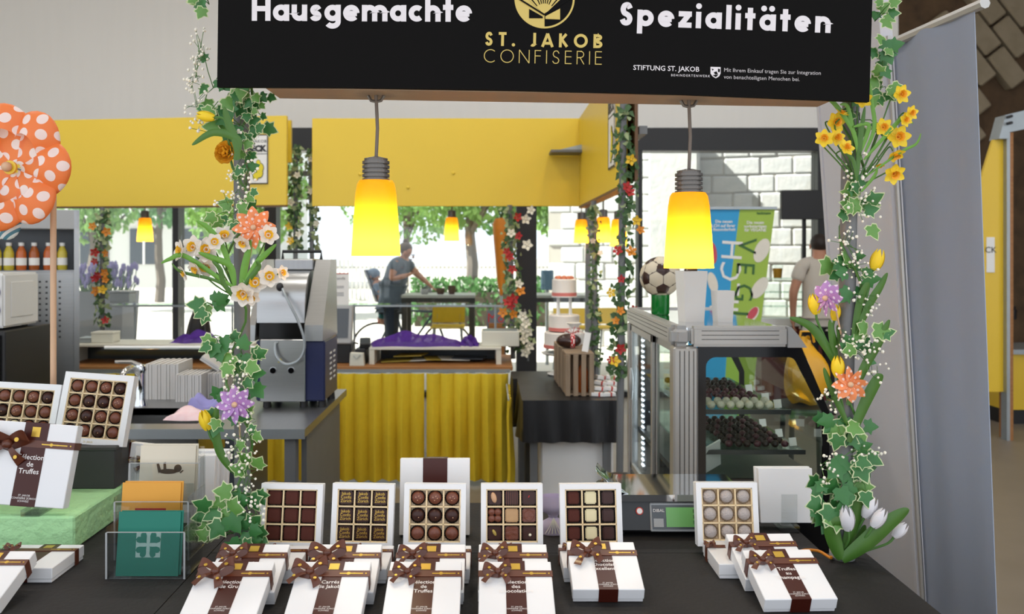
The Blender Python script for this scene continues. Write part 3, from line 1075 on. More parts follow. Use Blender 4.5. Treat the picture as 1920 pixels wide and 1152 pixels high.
cloth_table('black-clothed side table with the wooden crates, its front edge towards the camera', .17, .68, 4.5, 5.28, TZ, .22, 2)
cloth_table('black-clothed table behind the crates carrying the tiered cake', .14, .68, 5.34, 5.66, TZ - .012, .3, 5)
wp = thing('cabinet', 'plain white cabinet standing under the black side table', 'cabinet', (.49, 4.592, 0))
MB().b2((-.22, 0, .02), (.17, .45, .53)).build('body', m_white, wp, bevel=.004)
MB().b2((-.215, -.006, .03), (.165, 0, .53)).build('door', m_white, wp, bevel=.003)
sc_ = curtain('yellow curtain corner hanging below the black side table', .0, .55, 5.0, .03, TZ - .035, 6, amp=.03, seed=9)
sc_.matrix_basis = tr(.105, 5.0, .03) @ rotm(0, 0, 90)

# crates
m_crate = M('weathered crate wood', 'a8927a', rough=.8, var=.35, vscale=6, stretch=(14, 14, 1.5), bump=.3, bscale=30, col2='7d6a55')
m_amber = M('amber liquor', 'b5571c', rough=.15, var=.2)
def crate(label, x, y, w_, d_, h):
    t = thing('wooden_crate', label, 'crate', (x, y, TZ + .001), group='wooden crates in a row')
    sw = .026
    for fy in (0, d_):
        for i in range(4):
            xx = -w_ / 2 + sw / 2 + i * (w_ - sw) / 3
            MB().box((xx, fy, h / 2), (sw, .009, h)).build('slat', m_crate, t, bevel=.0015)
    for sx in (-1, 1):
        for i in range(3):
            yy = .03 + i * (d_ - .06) / 2
            MB().box((sx * (w_ / 2 - .004), yy, h / 2), (.009, sw, h - .01)).build('slat', m_crate, t, bevel=.0015)
        for z in (.012, h - .014):
            MB().box((sx * (w_ / 2 - .016), d_ / 2, z), (.014, d_ - .012, .022)).build('rail', m_crate, t)
    MB().box((0, d_ / 2, .008), (w_ - .03, d_ - .014, .008)).build('bottom_board', m_crate, t)
    for z in (h - .012,):
        MB().box((0, d_ / 2, z + .016), (w_, d_ + .006, .008)).build('lid_board', m_crate, t, bevel=.0015)
    return t


CW = .155
for i, (px, d) in enumerate(((1087, 4.62), (1080, 4.78), (1072, 4.94), (1066, 5.10))):
    crate(['weathered wooden crate nearest the camera with a bottle inside', 'second wooden crate from the front on the black table', 'third wooden crate from the front on the black table',
           'rearmost wooden crate in front of the tiered cake'][i], X(px, d), d, CW, .13, .225)
bt = thing('bottle', 'amber liquor bottle inside the front wooden crate', 'bottle', (X(1092, 4.7), 4.69, TZ + .013))
MB().lathe([(.028, 0), (.03, .004), (.03, .115), (.022, .135), (.010, .15), (.010, .175), (.0005, .175)], 18).build('glass_body', m_amber, bt, smooth=True)
MB().lathe([(.0115, .172), (.0115, .19), (.0005, .19)], 14).build('cap', m_bin, bt)
# chocolate egg with red polka bow
m_choc = M('dark chocolate', '3a1d14', rough=.3, var=.3, vscale=40, coat=.2)
m_redbow = dots('red polka ribbon', 'c01820', 'f4efe9', 90, .32)
eg = thing('chocolate_egg', 'dark chocolate egg with red polka dot bow on the second crate', 'chocolate', (X(1066, 4.86), 4.85, TZ + .225 + .01))
MB().ball((0, 0, .042), .042, 20, 12, (1.7, 1.05, .98)).build('egg', m_choc, eg, smooth=True)
mb = MB()
mb.lathe([(.0435, -.012), (.0435, .012)], 24, tr(.02, 0, .042) @ rotm(0, 90, 0))
mb.build('ribbon_band', m_redbow, eg)
for a in (-60, -20, 20, 60, 110, -110):
    pts = [(.02 + .045 * math.sin(t * PI) * math.sin(R(a)), -.005, .082 + .05 * math.sin(t * PI) * abs(math.cos(R(a))) * (1 if t < .5 else .75)) for t in [k / 8 for k in range(9)]]
    MB().ribbon(pts, .02, (0, 1, .2)).build('bow_loop', m_redbow, eg, solid=.001)
tgm = thing('gift_tag', 'white folded tag leaning on the crate beside the red bow', 'tag', (X(1098, 4.62), 4.66, TZ + .236))
MB(rotm(-18, 12, 0)).box((0, 0, .055), (.035, .006, .11)).build('tag_card', m_paper, tgm, bevel=.001)
MB().tube([(0, .0, .1), (-.02, .02, .11), (-.04, .05, .09)], .001, 4).build('string', m_redbow, tgm)
gw = thing('wrapped_gift', 'cellophane wrapped white gift behind the chocolate egg', 'gift', (X(1075, 5.02), 5.0, TZ + .236))
MB().lathe([(.04, 0), (.055, .02), (.055, .07), (.03, .09), (.012, .1), (.045, .13), (.0005, .12)], 14, None, 1, .05, 7).build('wrapping', m_paper, gw, smooth=True)
MB().lathe([(.014, .095), (.014, .105)], 12).build('tie', m_redbow, gw)
# tiered cake
m_icing = M('cream icing', 'eae3da', rough=.5, var=.06)
m_pink = M('pink icing', 'dc7b72', rough=.5, var=.15)
m_peach = M('peach sugar flowers', 'ea8a63', rough=.6, var=.3)
ck = thing('tiered_cake', 'white and pink tiered cake on pillars behind the wooden crates', 'cake', (X(1058, 5.5), 5.5, TZ - .012))
def tier(r, z0, z1):
    o = MB().lathe([(r * 1.02, z0), (r, z0 + .004), (r, z1 - .008), (r - .008, z1), (.0005, z1)], 32).build('tier', m_icing, ck, smooth=True)
    MB().lathe([(r * 1.03, z0), (r * 1.035, z0 + .01), (r * 1.03, z0 + .022), (r * .9, z0 + .023)], 32).build('pink_border', m_pink, o, smooth=True)
MB().lathe([(.10, 0), (.11, .01), (.04, .03), (.04, .12), (.14, .135), (.15, .145), (.0005, .146)], 28).build('cake_stand', m_white, ck, smooth=True)
z5 = lambda py: Z(py, 5.5) - TZ + .012
tier(.13, z5(652), z5(622)); tier(.098, z5(620), z5(590)); tier(.078, z5(555), z5(523))
MB().lathe([(.082, z5(557)), (.082, z5(555)), (.0005, z5(555))], 24).build('plate', m_white, ck)
for a in range(4):
    MB(tr(.055 * math.cos(a * PI / 2 + .6), .055 * math.sin(a * PI / 2 + .6), 0)).lathe([(.012, z5(590)), (.007, z5(587)), (.006, z5(560)), (.012, z5(557))], 12).build('pillar', m_white, ck, smooth=True)
rg = random.Random(8)
for i in range(9):
    a = i * .75
    MB().ball((.045 * math.cos(a) * (i > 1), .045 * math.sin(a) * (i > 1), z5(521)), .016, 8, 6, (1.1, 1.1, .8)).build('sugar_flower', m_peach, ck, smooth=True)
# small boxes pile
rg = random.Random(21)
names = ['lowest', 'second lowest', 'third', 'fourth', 'fifth', 'sixth', 'topmost', 'rightmost']
for i in range(8):
    px, d = 1122 + (i % 2) * 18 + i * 1.0, 4.62 + .055 * (i // 2)
    o = thing('gift_box', 'small white gift box with red seal, %s of the heap by the crates' % names[i], 'box', tuple(P(px, 0, d)[:2]) + (TZ + .002 + .022 * (i // 2),), (0, 8 if i > 1 else 0, rg.uniform(-30, 30)))
    MB().b2((-.035, -.02, 0), (.035, .02, .02)).build('body', m_white, o, bevel=.002)
    MB().b2((.005, -.0205, .0), (.014, .0205, .0205)).build('seal', M('red ink', 'c0392b'), o)

# ------------------------------------------------------------------ display fridge
m_alu = M('silver aluminium', 'b9b7b3', rough=.38, metal=.55, var=.08, vscale=5)
m_alud = M('aluminium groove', '5c5a57', rough=.5, metal=.4)
m_fglass = glass('case glass', (.93, .97, .95), .0)
m_blackgl = M('black enamel glass', '0b0b0d', rough=.12, var=.1, spec=.3)
FD0, FD1 = 2.60, 3.48
FX0, FX1 = .565, 1.03
FZ0, FZ1 = .62, 1.315
sup = cloth_table('black-clothed table carrying the display fridge', .50, 1.02, 2.52, 3.58, FZ0 - .002, .6, 8)
fg = thing('display_fridge', 'silver glass display fridge filled with truffles, right of the crates', 'fridge', (FX0, FD0, FZ0))
W_ = FX1 - FX0; D_ = FD1 - FD0; H_ = FZ1 - FZ0
MB().b2((0, 0, 0), (W_, D_, .05)).build('base', m_alud, fg, bevel=.006)
# top slab with grooved rails
tp = MB().b2((.02, .02, H_ - .018), (W_ - .13, D_ - .02, H_ - .002)).build('top_panel', m_chrome, fg)
def rail(lo, hi, axis):
    r_ = MB().b2(lo, hi).build('top_rail', m_alu, fg, bevel=.008, bseg=2)
    for k in range(3):
        z = hi[2] - .012 - k * .013
        if axis == 'x': MB().b2((lo[0] + .03, lo[1] - .001, z - .002), (hi[0] - .03, lo[1] + .003, z)).build('groove', m_alud, r_)
        else: MB().b2((lo[0] - .001, lo[1] + .03, z - .002), (lo[0] + .003, hi[1] - .03, z)).build('groove', m_alud, r_)
rail((.045, -.012, H_ - .058), (W_ - .125, .03, H_ + .004), 'x')
rail((-.012, .045, H_ - .058), (.03, D_ - .01, H_ + .004), 'y')
rail((.02, D_ - .03, H_ - .058), (W_ - .12, D_, H_ + .004), 'x')
MB().b2((-.014, -.014, H_ - .06), (.05, .05, H_ + .005)).build('corner_cap', m_gry, fg, bevel=.018, bseg=3)
MB().prism([(W_ - .128, H_ - .06), (W_ - .07, H_ - .06), (W_ - .128 + .03, H_ - .02), (W_ - .118, H_ + .003), (W_ - .128, H_ + .003)], -.034, .012, STAND).build('end_cap', m_gry, fg)
# corner pillar with flutes
po = MB().b2((-.01, -.01, .0), (.066, .05, H_ - .058)).build('corner_pillar', m_alu, fg, bevel=.006)
for k in range(4):
    MB().b2((.008 + k * .014, -.0115, .01), (.0105 + k * .014, -.009, H_ - .07)).build('flute', m_alud, po)
MB().b2((-.008, D_ - .04, 0), (.03, D_, H_ - .058)).build('rear_pillar', m_alu, fg, bevel=.004)
# near end panel: black frame with rounded clear window, sloping front edge
out = [(.066, .0), (W_, .0), (W_, .44), (W_ - .085, H_ - .058), (.066, H_ - .058)]
inn = []
def fil(cx, cz, r, a0, a1, n=5):
    return [(cx + r * math.cos(R(a0 + (a1 - a0) * k / n)), cz + r * math.sin(R(a0 + (a1 - a0) * k / n))) for k in range(n + 1)]
i0, i1, zb, zt = .09, W_ - .02, .235, H_ - .09
inn = fil(i0 + .03, zt - .03, .03, 180, 90) + fil(W_ - .125, zt - .03, .03, 90, 38) + [(i1, .435)] + [(i1, zb)] + [(i0, zb)]
def resample(poly, n):
    c = (sum(p[0] for p in poly) / len(poly), sum(p[1] for p in poly) / len(poly))
    return poly, c
cc = (.26, .40)
def ray(poly, a):
    dx, dz = math.cos(a), math.sin(a)
    best = None
    for i in range(len(poly)):
        (x1, z1), (x2, z2) = poly[i], poly[(i + 1) % len(poly)]
        ex, ez = x2 - x1, z2 - z1
        den = dx * ez - dz * ex
        if abs(den) < 1e-9: continue
        t = ((x1 - cc[0]) * ez - (z1 - cc[1]) * ex) / den
        u = ((x1 - cc[0]) * dz - (z1 - cc[1]) * dx) / den
        if t > 0 and -1e-6 <= u <= 1 + 1e-6: best = t if best is None else min(best, t)
    return (cc[0] + dx * best, cc[1] + dz * best)
angs = sorted([2 * PI * k / 48 for k in range(48)] + [math.atan2(p[1] - cc[1], p[0] - cc[0]) % (2 * PI) for p in out + inn])
def end_frame(yy, nm):
    mb = MB()
    vs = []
    for a in angs:
        o_ = ray(out, a); q_ = ray(inn, a)
        for y in (yy - .004, yy + .004): vs += [(o_[0], y, o_[1]), (q_[0], y, q_[1])]
    n = len(angs)
    fs = []
    for k in range(n):
        j = (k + 1) % n
        a, b = 4 * k, 4 * j
        fs += [(a, b, b + 1, a + 1), (a + 2, a + 3, b + 3, b + 2), (a + 1, b + 1, b + 3, a + 3), (a, a + 2, b + 2, b)]
    mb.add(vs, fs).build(nm, m_blackgl, fg)
end_frame(.0, 'end_frame')
end_frame(D_ - .012, 'end_frame')
MB().prism(inn, -.001, .001, STAND).build('end_glass', m_fglass, fg)
MB(tr(0, D_ - .012, 0)).prism(inn, -.001, .001, STAND).build('end_glass', m_fglass, fg)
# sloping customer-side glass
MB().add([(W_, .0, .05), (W_, D_, .05), (W_, D_, .44), (W_, .0, .44), (W_ - .085, 0, H_ - .05), (W_ - .085, D_, H_ - .05)], [(0, 1, 2, 3), (3, 2, 5, 4)]).build('front_glass', m_fglass, fg)
# service side: two sliding doors with frames and a pull
def door(y0, y1, x, nm):
    d_ = MB()
    z0, z1, t = .055, H_ - .062, .026
    for lo, hi in (((x, y0, z0), (x + .012, y1, z0 + t)), ((x, y0, z1 - t), (x + .012, y1, z1)), ((x, y0, z0), (x + .012, y0 + t, z1)), ((x, y1 - t, z0), (x + .012, y1, z1))):
        d_.b2(lo, hi)
    o = d_.build(nm, m_alu, fg, bevel=.002)
    MB().b2((x + .005, y0 + t, z0 + t), (x + .007, y1 - t, z1 - t)).build('door_glass', m_fglass, o)
    return o
door(.052, .40, .012, 'sliding_door')
d2 = door(.38, D_ - .042, -.002, 'sliding_door')
MB(tr(-.008, D_ - .09, .40)).ball((0, 0, 0), .05, 14, 10, (.22, .30, 1.3)).build('handle', m_alu, d2, smooth=True)
# LED strip on the far rear edge
led = MB()
m_led = emit('led white', (225, 235, 255), 14)
lb_ = MB().b2((.04, D_ - .075, .06), (.055, D_ - .05, H_ - .08)).build('led_strip', m_white, fg)
for k in range(26):
    for dy in (0, .014, .028):
        led.b2((.037, D_ - .078 - dy, .075 + k * .0215), (.040, D_ - .072 - dy, .080 + k * .0215))
MB().b2((.041, D_ - .115, .06), (.05, D_ - .075, H_ - .08)).build('led_board', m_dark, fg)
led.build('led_dots', m_led, fg)
lt = bpy.data.lights.new('fridge_light', 'AREA'); lt.shape = 'RECTANGLE'; lt.size = .03; lt.size_y = .34; lt.energy = 3.2; lt.color = (.86, .92, 1)
lo = bpy.data.objects.new('fridge_light', lt); COL.objects.link(lo); lo.parent = fg
lo.matrix_basis = tr(.06, D_ - .09, .42) @ rotm(0, 0, 50) @ rotm(90, 0, 0)
MB().b2((.03, .01, .2), (W_ - .004, D_ - .02, .22)).build('case_floor', m_alud, fg)
# shelves and truffles
m_tray = M('dark tray', '2a2a2c', rough=.3)
SH = (.31, .435)
for zi, z in enumerate(SH):
    x1 = W_ - .05 if zi == 0 else W_ - .095
    sh = MB().b2((.05, .06, z - .012), (x1, D_ - .13, z - .004)).build('shelf', m_gl_edge, fg)
    MB().b2((.05, .055, z - .015), (x1, .062, z - .001)).build('shelf_edge', m_tray, sh)
m_wtruf = M('white truffle', 'e3dcc4', rough=.55, var=.12, vscale=60, bump=.5, bscale=160)
m_dtruf = M('dark truffle', '33201b', rough=.4, var=.4, vscale=60, bump=.5, bscale=160)
m_ptruf = M('plum truffle', '5b3038', rough=.4, var=.35, vscale=60)
wt = MB().ball((0, 0, .0135), .0135, 12, 8, (1, 1, 1)).mesh('truffle', m_wtruf, smooth=True)
dt = MB().ball((0, 0, .012), .012, 12, 8, (1, 1, .95)).mesh('truffle', m_dtruf, smooth=True)
pt = MB().ball((0, 0, .012), .012, 12, 8, (1, 1, .9)).mesh('truffle', m_ptruf, smooth=True)
rg = random.Random(31)
pieces = []
for row in range(9):
    for c in range(8):
        x = .10 + c * .030 + (row % 2) * .004
        y = .085 + row * .062 + (0 if row < 2 else .02)
        z = SH[1] - .0035
        if row < 2:
            if c < 1 and row == 0: continue
            me, lb, gp = wt, 'white coconut truffle in the front rows of the upper fridge shelf', 'white truffles on the upper fridge shelf'
        elif row < 5:
            me, lb, gp = pt, 'plum brown truffle in the middle rows of the upper fridge shelf', 'plum truffles on the upper fridge shelf'
        else:
            me, lb, gp = dt, 'dark truffle in the back rows of the upper fridge shelf', 'dark truffles on the upper fridge shelf'
        pieces.append((me, lb, gp, x + rg.uniform(-.002, .002), y + rg.uniform(-.003, .003), z))
for row in range(9):
    for c in range(7):
        pieces.append((dt if (row + c) % 3 else pt, 'dark truffle lying on the lower fridge shelf', 'dark truffles on the lower fridge shelf', .19 + c * .029 + rg.uniform(-.002, .002), .10 + row * .05 + rg.uniform(-.003, .003), SH[0] - .0035))
for me, lb, gp, x, y, z in pieces:
    tag(inst('truffle', me, None, tr(FX0 + x, FD0 + y, FZ0 + z)), lb, 'truffle', gp)
for i, (x, y, zi) in enumerate(((.345, .10, 1), (.345, .22, 1), (.345, .40, 1), (.40, .12, 0), (.40, .25, 0), (.40, .42, 0))):
    o = tag(MB(tr(FX0 + x, FD0 + y, FZ0 + SH[zi] - .003) @ rotm(-12, 0, 20)).b2((-.014, 0, 0), (.014, .0015, .026)).build('price_card', m_paper), '%s white price card on the %s fridge shelf' % (('nearest', 'middle', 'farthest')[i % 3], ('lower', 'upper')[zi]), 'price card', 'price cards in the fridge')
pbx = thing('paper_liner', 'white paper liner leaning inside the lower left of the fridge', 'paper', (FX0 + .12, FD0 + .09, FZ0 + .232))
MB(rotm(20, -20, 25)).b2((-.045, 0, .0), (.055, .003, .10)).build('sheet', m_paper, pbx)
MB(rotm(20, -20, 25)).b2((-.045, -.002, .09), (.055, .0, .10)).build('fold', m_paper, pbx)

# things on the fridge
TOPZ = FZ1 - .0015
m_ivory = M('white chocolate', 'd9cdb4', rough=.4, var=.12, vscale=30)
fb = thing('chocolate_football', 'white and dark chocolate football on a green glass on the fridge', 'football', (X(1238, 3.15), 3.15, TOPZ))
m_green = M('green glass tumbler', '0f7a2c', rough=.12, var=.15, vscale=12)
bh = .062
MB().lathe([(.030, 0), (.033, .006), (.034, bh + .012), (.0005, bh + .012)], 24).build('glass_stand', m_green, fb, smooth=True)
# truncated icosahedron ball
bm = bmesh.new()
bmesh.ops.create_icosphere(bm, subdivisions=1, radius=1)
ico_v = [v.co.copy().normalized() for v in bm.verts]
ico_f = [[v.index for v in f.verts] for f in bm.faces]
bm.free()
nb_ = {i: set() for i in range(12)}
for f in ico_f:
    for a in f:
        for b in f:
            if a != b: nb_[a].add(b)
BR = .075
def patch(loop, ctr, rout):
    ctr = Vector(ctr).normalized()
    vs = [ctr * rout]
    fs = []
    n = len(loop)
    for k in range(1, 5):
        for p in loop:
            q = ctr.lerp(Vector(p), k / 4 * .965).normalized() * (rout if k < 4 else rout * .985)
            vs.append(q)
    for i in range(n): fs.append((0, 1 + i, 1 + (i + 1) % n))
    for k in range(3):
        for i in range(n):
            a = 1 + k * n
            fs.append((a + i, a + n + i, a + n + (i + 1) % n, a + (i + 1) % n))
    return vs, fs
rotb = rotm(25, 20, 40)
Tb = tr(0, 0, bh + BR + .003) @ rotb
MB(Tb).ball((0, 0, 0), BR * .975, 24, 16).build('core', m_choc, fb, smooth=True)
for i in range(12):
    c = ico_v[i]
    ns = sorted(nb_[i], key=lambda j: math.atan2((ico_v[j] - c).dot(c.orthogonal().normalized().cross(c)), (ico_v[j] - c).dot(c.orthogonal().normalized())))
    loop = [c.lerp(ico_v[j], 1 / 3) for j in ns]
    vs_, fs_ = patch(loop, c, BR)
    MB(Tb).add(vs_, fs_).build('pentagon_panel', m_choc, fb, smooth=True)
for f in ico_f:
    a, b, c = [ico_v[i] for i in f]
    loop = [a.lerp(b, 1 / 3), a.lerp(b, 2 / 3), b.lerp(c, 1 / 3), b.lerp(c, 2 / 3), c.lerp(a, 1 / 3), c.lerp(a, 2 / 3)]
    vs_, fs_ = patch(loop, a + b + c, BR)
    MB(Tb).add(vs_, fs_).build('hexagon_panel', m_ivory, fb, smooth=True)
m_carton = M('white glossy carton', 'e9e7e3', rough=.25, var=.03)
def carton(label, px, pyb, pyt, wb, wt_, d, rz):
    t = thing('carton_cup', label, 'carton', (X(px, d), d, TOPZ), (0, 0, rz))
    k = d / FPX
    h = (pyb - pyt) * k
    a, b = wb * k / 2, wt_ * k / 2
    MB().add([(-a, -a * .8, 0), (a, -a * .8, 0), (a, a * .8, 0), (-a, a * .8, 0), (-b, -b * .8, h), (b, -b * .8, h), (b, b * .8, h), (-b, b * .8, h)],
             [(3, 2, 1, 0), (0, 1, 5, 4), (1, 2, 6, 5), (2, 3, 7, 6), (3, 0, 4, 7)]).build('carton_wall', m_carton, t, solid=-.0015)
    MB().b2((-b * .93, -b * .74, h * .93), (b * .93, b * .74, h * .94)).build('inner_flap', m_carton, t)
carton('taller white tapered carton on the fridge in front of the football', 1296, 606, 512, 36, 46, 2.86, 12)
carton('smaller white tapered carton on the fridge, right of the tall one', 1355, 604, 546, 27, 33, 2.84, 10)
m_brown_t = M('brown twine', '5b4634', rough=.8)
tw = thing('twine_knot', 'dark twine nest inside the taller white carton below the lamp', 'twine', (X(1296, 2.86), 2.86, TOPZ + .155))
for k in range(5):
    MB(tr(0, 0, .004 + .004 * k) @ rotm(12 * (k - 2), 9 * k, 40 * k)).tube([(.022 * math.cos(a * PI / 6), .018 * math.sin(a * PI / 6), .006 * math.sin(a)) for a in range(12)], .003, 5, closed=True).build('strand', m_brown_t, tw)

# ------------------------------------------------------------------ far visitors' area: banner, screen, counter
m_blue = M('cyan print', '2f9fd8', rough=.6, var=.03)
m_lime = M('lime print', '9fbf4a', rough=.6, var=.03)
m_dgreen = M('dark green ink', '3a6a33', rough=.6)
ban = thing('roll_up_banner', 'blue and lime roll-up banner advertising ice cream behind the fridge', 'banner', (X(1390, 7.4), 7.4, 0))
bp = lambda pts: [((px - 1390) * 7.4 / FPX, Z(py, 7.4)) for px, py in pts]
MB().prism(bp([(1300, 393), (1387, 393), (1371, 520), (1355, 790), (1285, 790)]), -.006, 0, STAND).build('blue_panel', m_blue, ban)
MB().prism(bp([(1387, 393), (1453, 393), (1425, 620), (1405, 790), (1355, 790), (1371, 520)]), -.006, 0, STAND).build('lime_panel', m_lime, ban)
MB().b2(((1298 - 1390) * 7.4 / FPX, -.02, Z(393, 7.4)), ((1456 - 1390) * 7.4 / FPX, .02, Z(388, 7.4))).build('top_rail', m_galv, ban)
MB().b2((-.5, -.1, 0), (.12, .1, .07)).build('base', m_galv, ban)
MB().tube([(-.1, .012, .05), (0, .012, Z(391, 7.4))], .012, 8).build('mast', m_galv, ban)
kx = lambda px: (px - 1390) * 7.4 / FPX
text('MILCH', .26, m_white, ban, tr(kx(1381), -.004, Z(618, 7.4)) @ STAND @ rotm(0, 0, 86), align='LEFT', spacing=1.02)
text('VEGI', .23, m_dgreen, ban, tr(kx(1385), -.004, Z(445, 7.4)) @ STAND @ rotm(0, 0, -94), align='LEFT', spacing=1.6)
for i, (s, px, py) in enumerate((('Die neuen', 1357, 418), ('MILCH auf Ihrer', 1352, 426), ('die Besonderheit', 1352, 433), ('Die neuen', 1416, 420), ('sorbetartigen', 1416, 427), ('für VEGANE', 1416, 434))):
    text(s, .036, m_white, ban, tr(kx(px), -.004, Z(py, 7.4)) @ STAND, off=.001)
text('bachmann', .03, m_dgreen, ban, tr(kx(1432), -.004, Z(402, 7.4)) @ STAND, off=.001)
m_icec = M('ice cream print', 'e9e4d6', rough=.6, var=.1)
m_rasp = M('raspberry print', 'd0525f', rough=.6, var=.1)
def iceprint(px, py, w_, h, ang, mat, lift=0.):
    mb = MB(tr(kx(px), -.003 - lift, Z(py, 7.4)) @ STAND @ rotm(0, 0, ang))
    k = 7.4 / FPX
    mb.prism([(w_ * k / 2 * math.cos(a * PI / 9), h * k / 2 * math.sin(a * PI / 9)) for a in range(18)], 0, .001)
    mb.build('ice_cream_picture', mat, ban)
iceprint(1428, 470, 26, 48, -25, m_icec); iceprint(1424, 540, 24, 46, -35, m_icec); iceprint(1411, 590, 18, 34, -35, m_icec); iceprint(1411, 588, 14, 28, -35, m_rasp, .002)
iceprint(1336, 530, 18, 40, 15, m_icec); iceprint(1338, 585, 16, 26, 30, m_icec); iceprint(1337, 475, 14, 40, 5, m_rasp)

tv = thing('screen_on_stand', 'black flat screen on a thin stand beside the man', 'screen', (X(1511, 8.6), 8.6, 0))
MB().b2((X(1464, 8.6) - X(1511, 8.6), -.03, Z(412, 8.6)), (X(1560, 8.6) - X(1511, 8.6), .03, Z(357, 8.6))).build('panel', m_bin, tv, bevel=.006)
MB().tube([(0, .05, .02), (0, .05, Z(400, 8.6))], .022, 8).build('pole', m_black, tv)
MB().b2((-.25, -.06, 0), (.25, .09, .02)).build('foot', m_black, tv)
gc = thing('glass_counter', 'glass display counter with a red base in front of the man', 'counter', (X(1475, 8.72), 8.72, 0))
gxa, gxb = X(1428, 8.72) - X(1475, 8.72), X(1560, 8.72) - X(1475, 8.72)
MB().b2((gxa, 0, 0), (gxb, .2, Z(612, 8.72))).build('base', M('dark red laminate', '6a1f1c', rough=.5), gc)
MB().b2((gxa - .02, -.02, Z(612, 8.72)), (gxb, .2, Z(598, 8.72))).build('worktop', m_white, gc)
MB().b2((gxa, 0, Z(598, 8.72)), (gxb, .004, Z(522, 8.72))).build('front_glass', m_fglass, gc)
for py in (522, 548, 575):
    MB().b2((gxa, 0, Z(py, 8.72) - .008), (gxb, .2, Z(py, 8.72))).build('shelf', m_gl_edge, gc)
jg = thing('drink_glass', 'glass of amber drink standing on the glass counter by the man', 'glass', (X(1459, 8.8), 8.82, Z(522, 8.72)))
MB().lathe([(.04, 0), (.05, .1), (.0005, .1)], 18).build('drink', M('amber drink', 'c08a2c', rough=.2), jg, smooth=True)
MB().shell([(.041, 0), (.052, .1), (.056, .135)], 18).build('tumbler', m_fglass, jg, smooth=True)
# bright yellow cloth behind the fridge corner
yb = thing('yellow_bag', 'crumpled yellow bag behind the right corner of the fridge', 'bag', (X(1510, 3.9), 3.9, .85))
def yfn(u, v):
    a = u * 2 * PI
    r = .1 * math.sin(PI * min(.98, v + .08)) ** .5 * (1 + .12 * math.sin(3 * a + 5 * v) + .06 * math.sin(7 * a))
    return Vector((r * math.cos(a), r * .8 * math.sin(a), .30 * v + .01 * math.sin(2 * a)))
MB().grid(yfn, 24, 14).build('bag_body', M('yellow plastic bag', 'e0a31a', rough=.35, var=.2, vscale=12), yb, smooth=True)
MB().tube([(-.03, 0, .28), (-.02, 0, .33), (.03, 0, .33), (.04, 0, .28)], .006, 6).build('bag_handle', M('yellow plastic bag'), yb, smooth=True)
yst = thing('stool', 'plain black stool behind the fridge holding the yellow bag', 'stool', (X(1510, 3.9), 3.9, 0))
MB().lathe([(.15, .82), (.16, .835), (.155, .849), (.0005, .849)], 24).build('seat', m_bin, yst, smooth=True)
for a in range(4):
    c, s = math.cos(a * PI / 2 + .7), math.sin(a * PI / 2 + .7)
    MB().tube([(.15 * c, .15 * s, 0), (.11 * c, .11 * s, .83)], .012, 8).build('leg', m_bin, yst)

# ------------------------------------------------------------------ steel work table with sink
WZ = .90
WT0, WT1 = 3.1, 4.0
wx0, wx1 = -1.66, -.675
wt_ = thing('steel_table', 'stainless steel work table with a sink behind the left garland', 'table', ((wx0 + wx1) / 2, (WT0 + WT1) / 2, 0))
cx_ = (wx0 + wx1) / 2; cy_ = (WT0 + WT1) / 2
sx0, sx1, sy0, sy1 = -1.47, -1.10, 3.20, 3.52
tb = MB(tr(-cx_, -cy_, 0))
for lo, hi in (((wx0, WT0, WZ - .03), (sx0, WT1, WZ)), ((sx1, WT0, WZ - .03), (wx1, WT1, WZ)), ((sx0, WT0, WZ - .03), (sx1, sy0, WZ)), ((sx0, sy1, WZ - .03), (sx1, WT1, WZ))):
    tb.b2(lo, hi)
tb.build('worktop', m_steel_h, wt_)
bs = MB(tr(-cx_, -cy_, 0))
bs.b2((sx0, sy0, WZ - .16), (sx1, sy1, WZ - .155))
for lo, hi in (((sx0 - .004, sy0, WZ - .16), (sx0, sy1, WZ - .001)), ((sx1, sy0, WZ - .16), (sx1 + .004, sy1, WZ - .001)), ((sx0, sy0 - .004, WZ - .16), (sx1, sy0, WZ - .001)), ((sx0, sy1, WZ - .16), (sx1, sy1 + .004, WZ - .001))):
    bs.b2(lo, hi)
bs.build('sink_basin', m_steel, wt_)
MB(tr(-cx_, -cy_, 0)).b2((wx0, WT0 - .004, WZ - .035), (wx1, WT0, WZ + .001)).build('front_edge', m_galv, wt_)
MB(tr(-cx_, -cy_, 0)).b2((wx0, WT1 - .02, WZ), (wx1 - .5, WT1, WZ + .05)).build('splashback', m_steel, wt_)
for x in (wx0 + .03, wx1 - .06):
    for y in (WT0 + .05, WT1 - .06):
        MB(tr(-cx_, -cy_, 0)).b2((x - .022, y - .022, 0), (x + .022, y + .022, WZ - .03)).build('leg', m_gpost, wt_, bevel=.003)
MB(tr(-cx_, -cy_, 0)).b2((wx1 - .035, WT0 + .10, .18), (wx1 - .015, WT1 - .1, WZ - .03)).build('side_panel', m_gpost, wt_)
MB(tr(-cx_, -cy_, 0)).b2((wx0, WT0 + .05, .16), (wx1 - .04, WT1 - .02, .18)).build('lower_shelf', m_gpost, wt_)
kg = thing('storage_tub', 'round black tub on the lower shelf of the steel table', 'tub', (-.92, 3.45, .181))
MB().lathe([(.13, 0), (.15, .02), (.16, .22), (.17, .23), (.17, .25), (.0005, .25)], 24).build('body', m_bin, kg, smooth=True)
MB().tube([(-.165, 0, .2), (-.12, -.14, .12), (.12, -.14, .12), (.165, 0, .2)], .005, 6).build('handle', m_galv, kg)
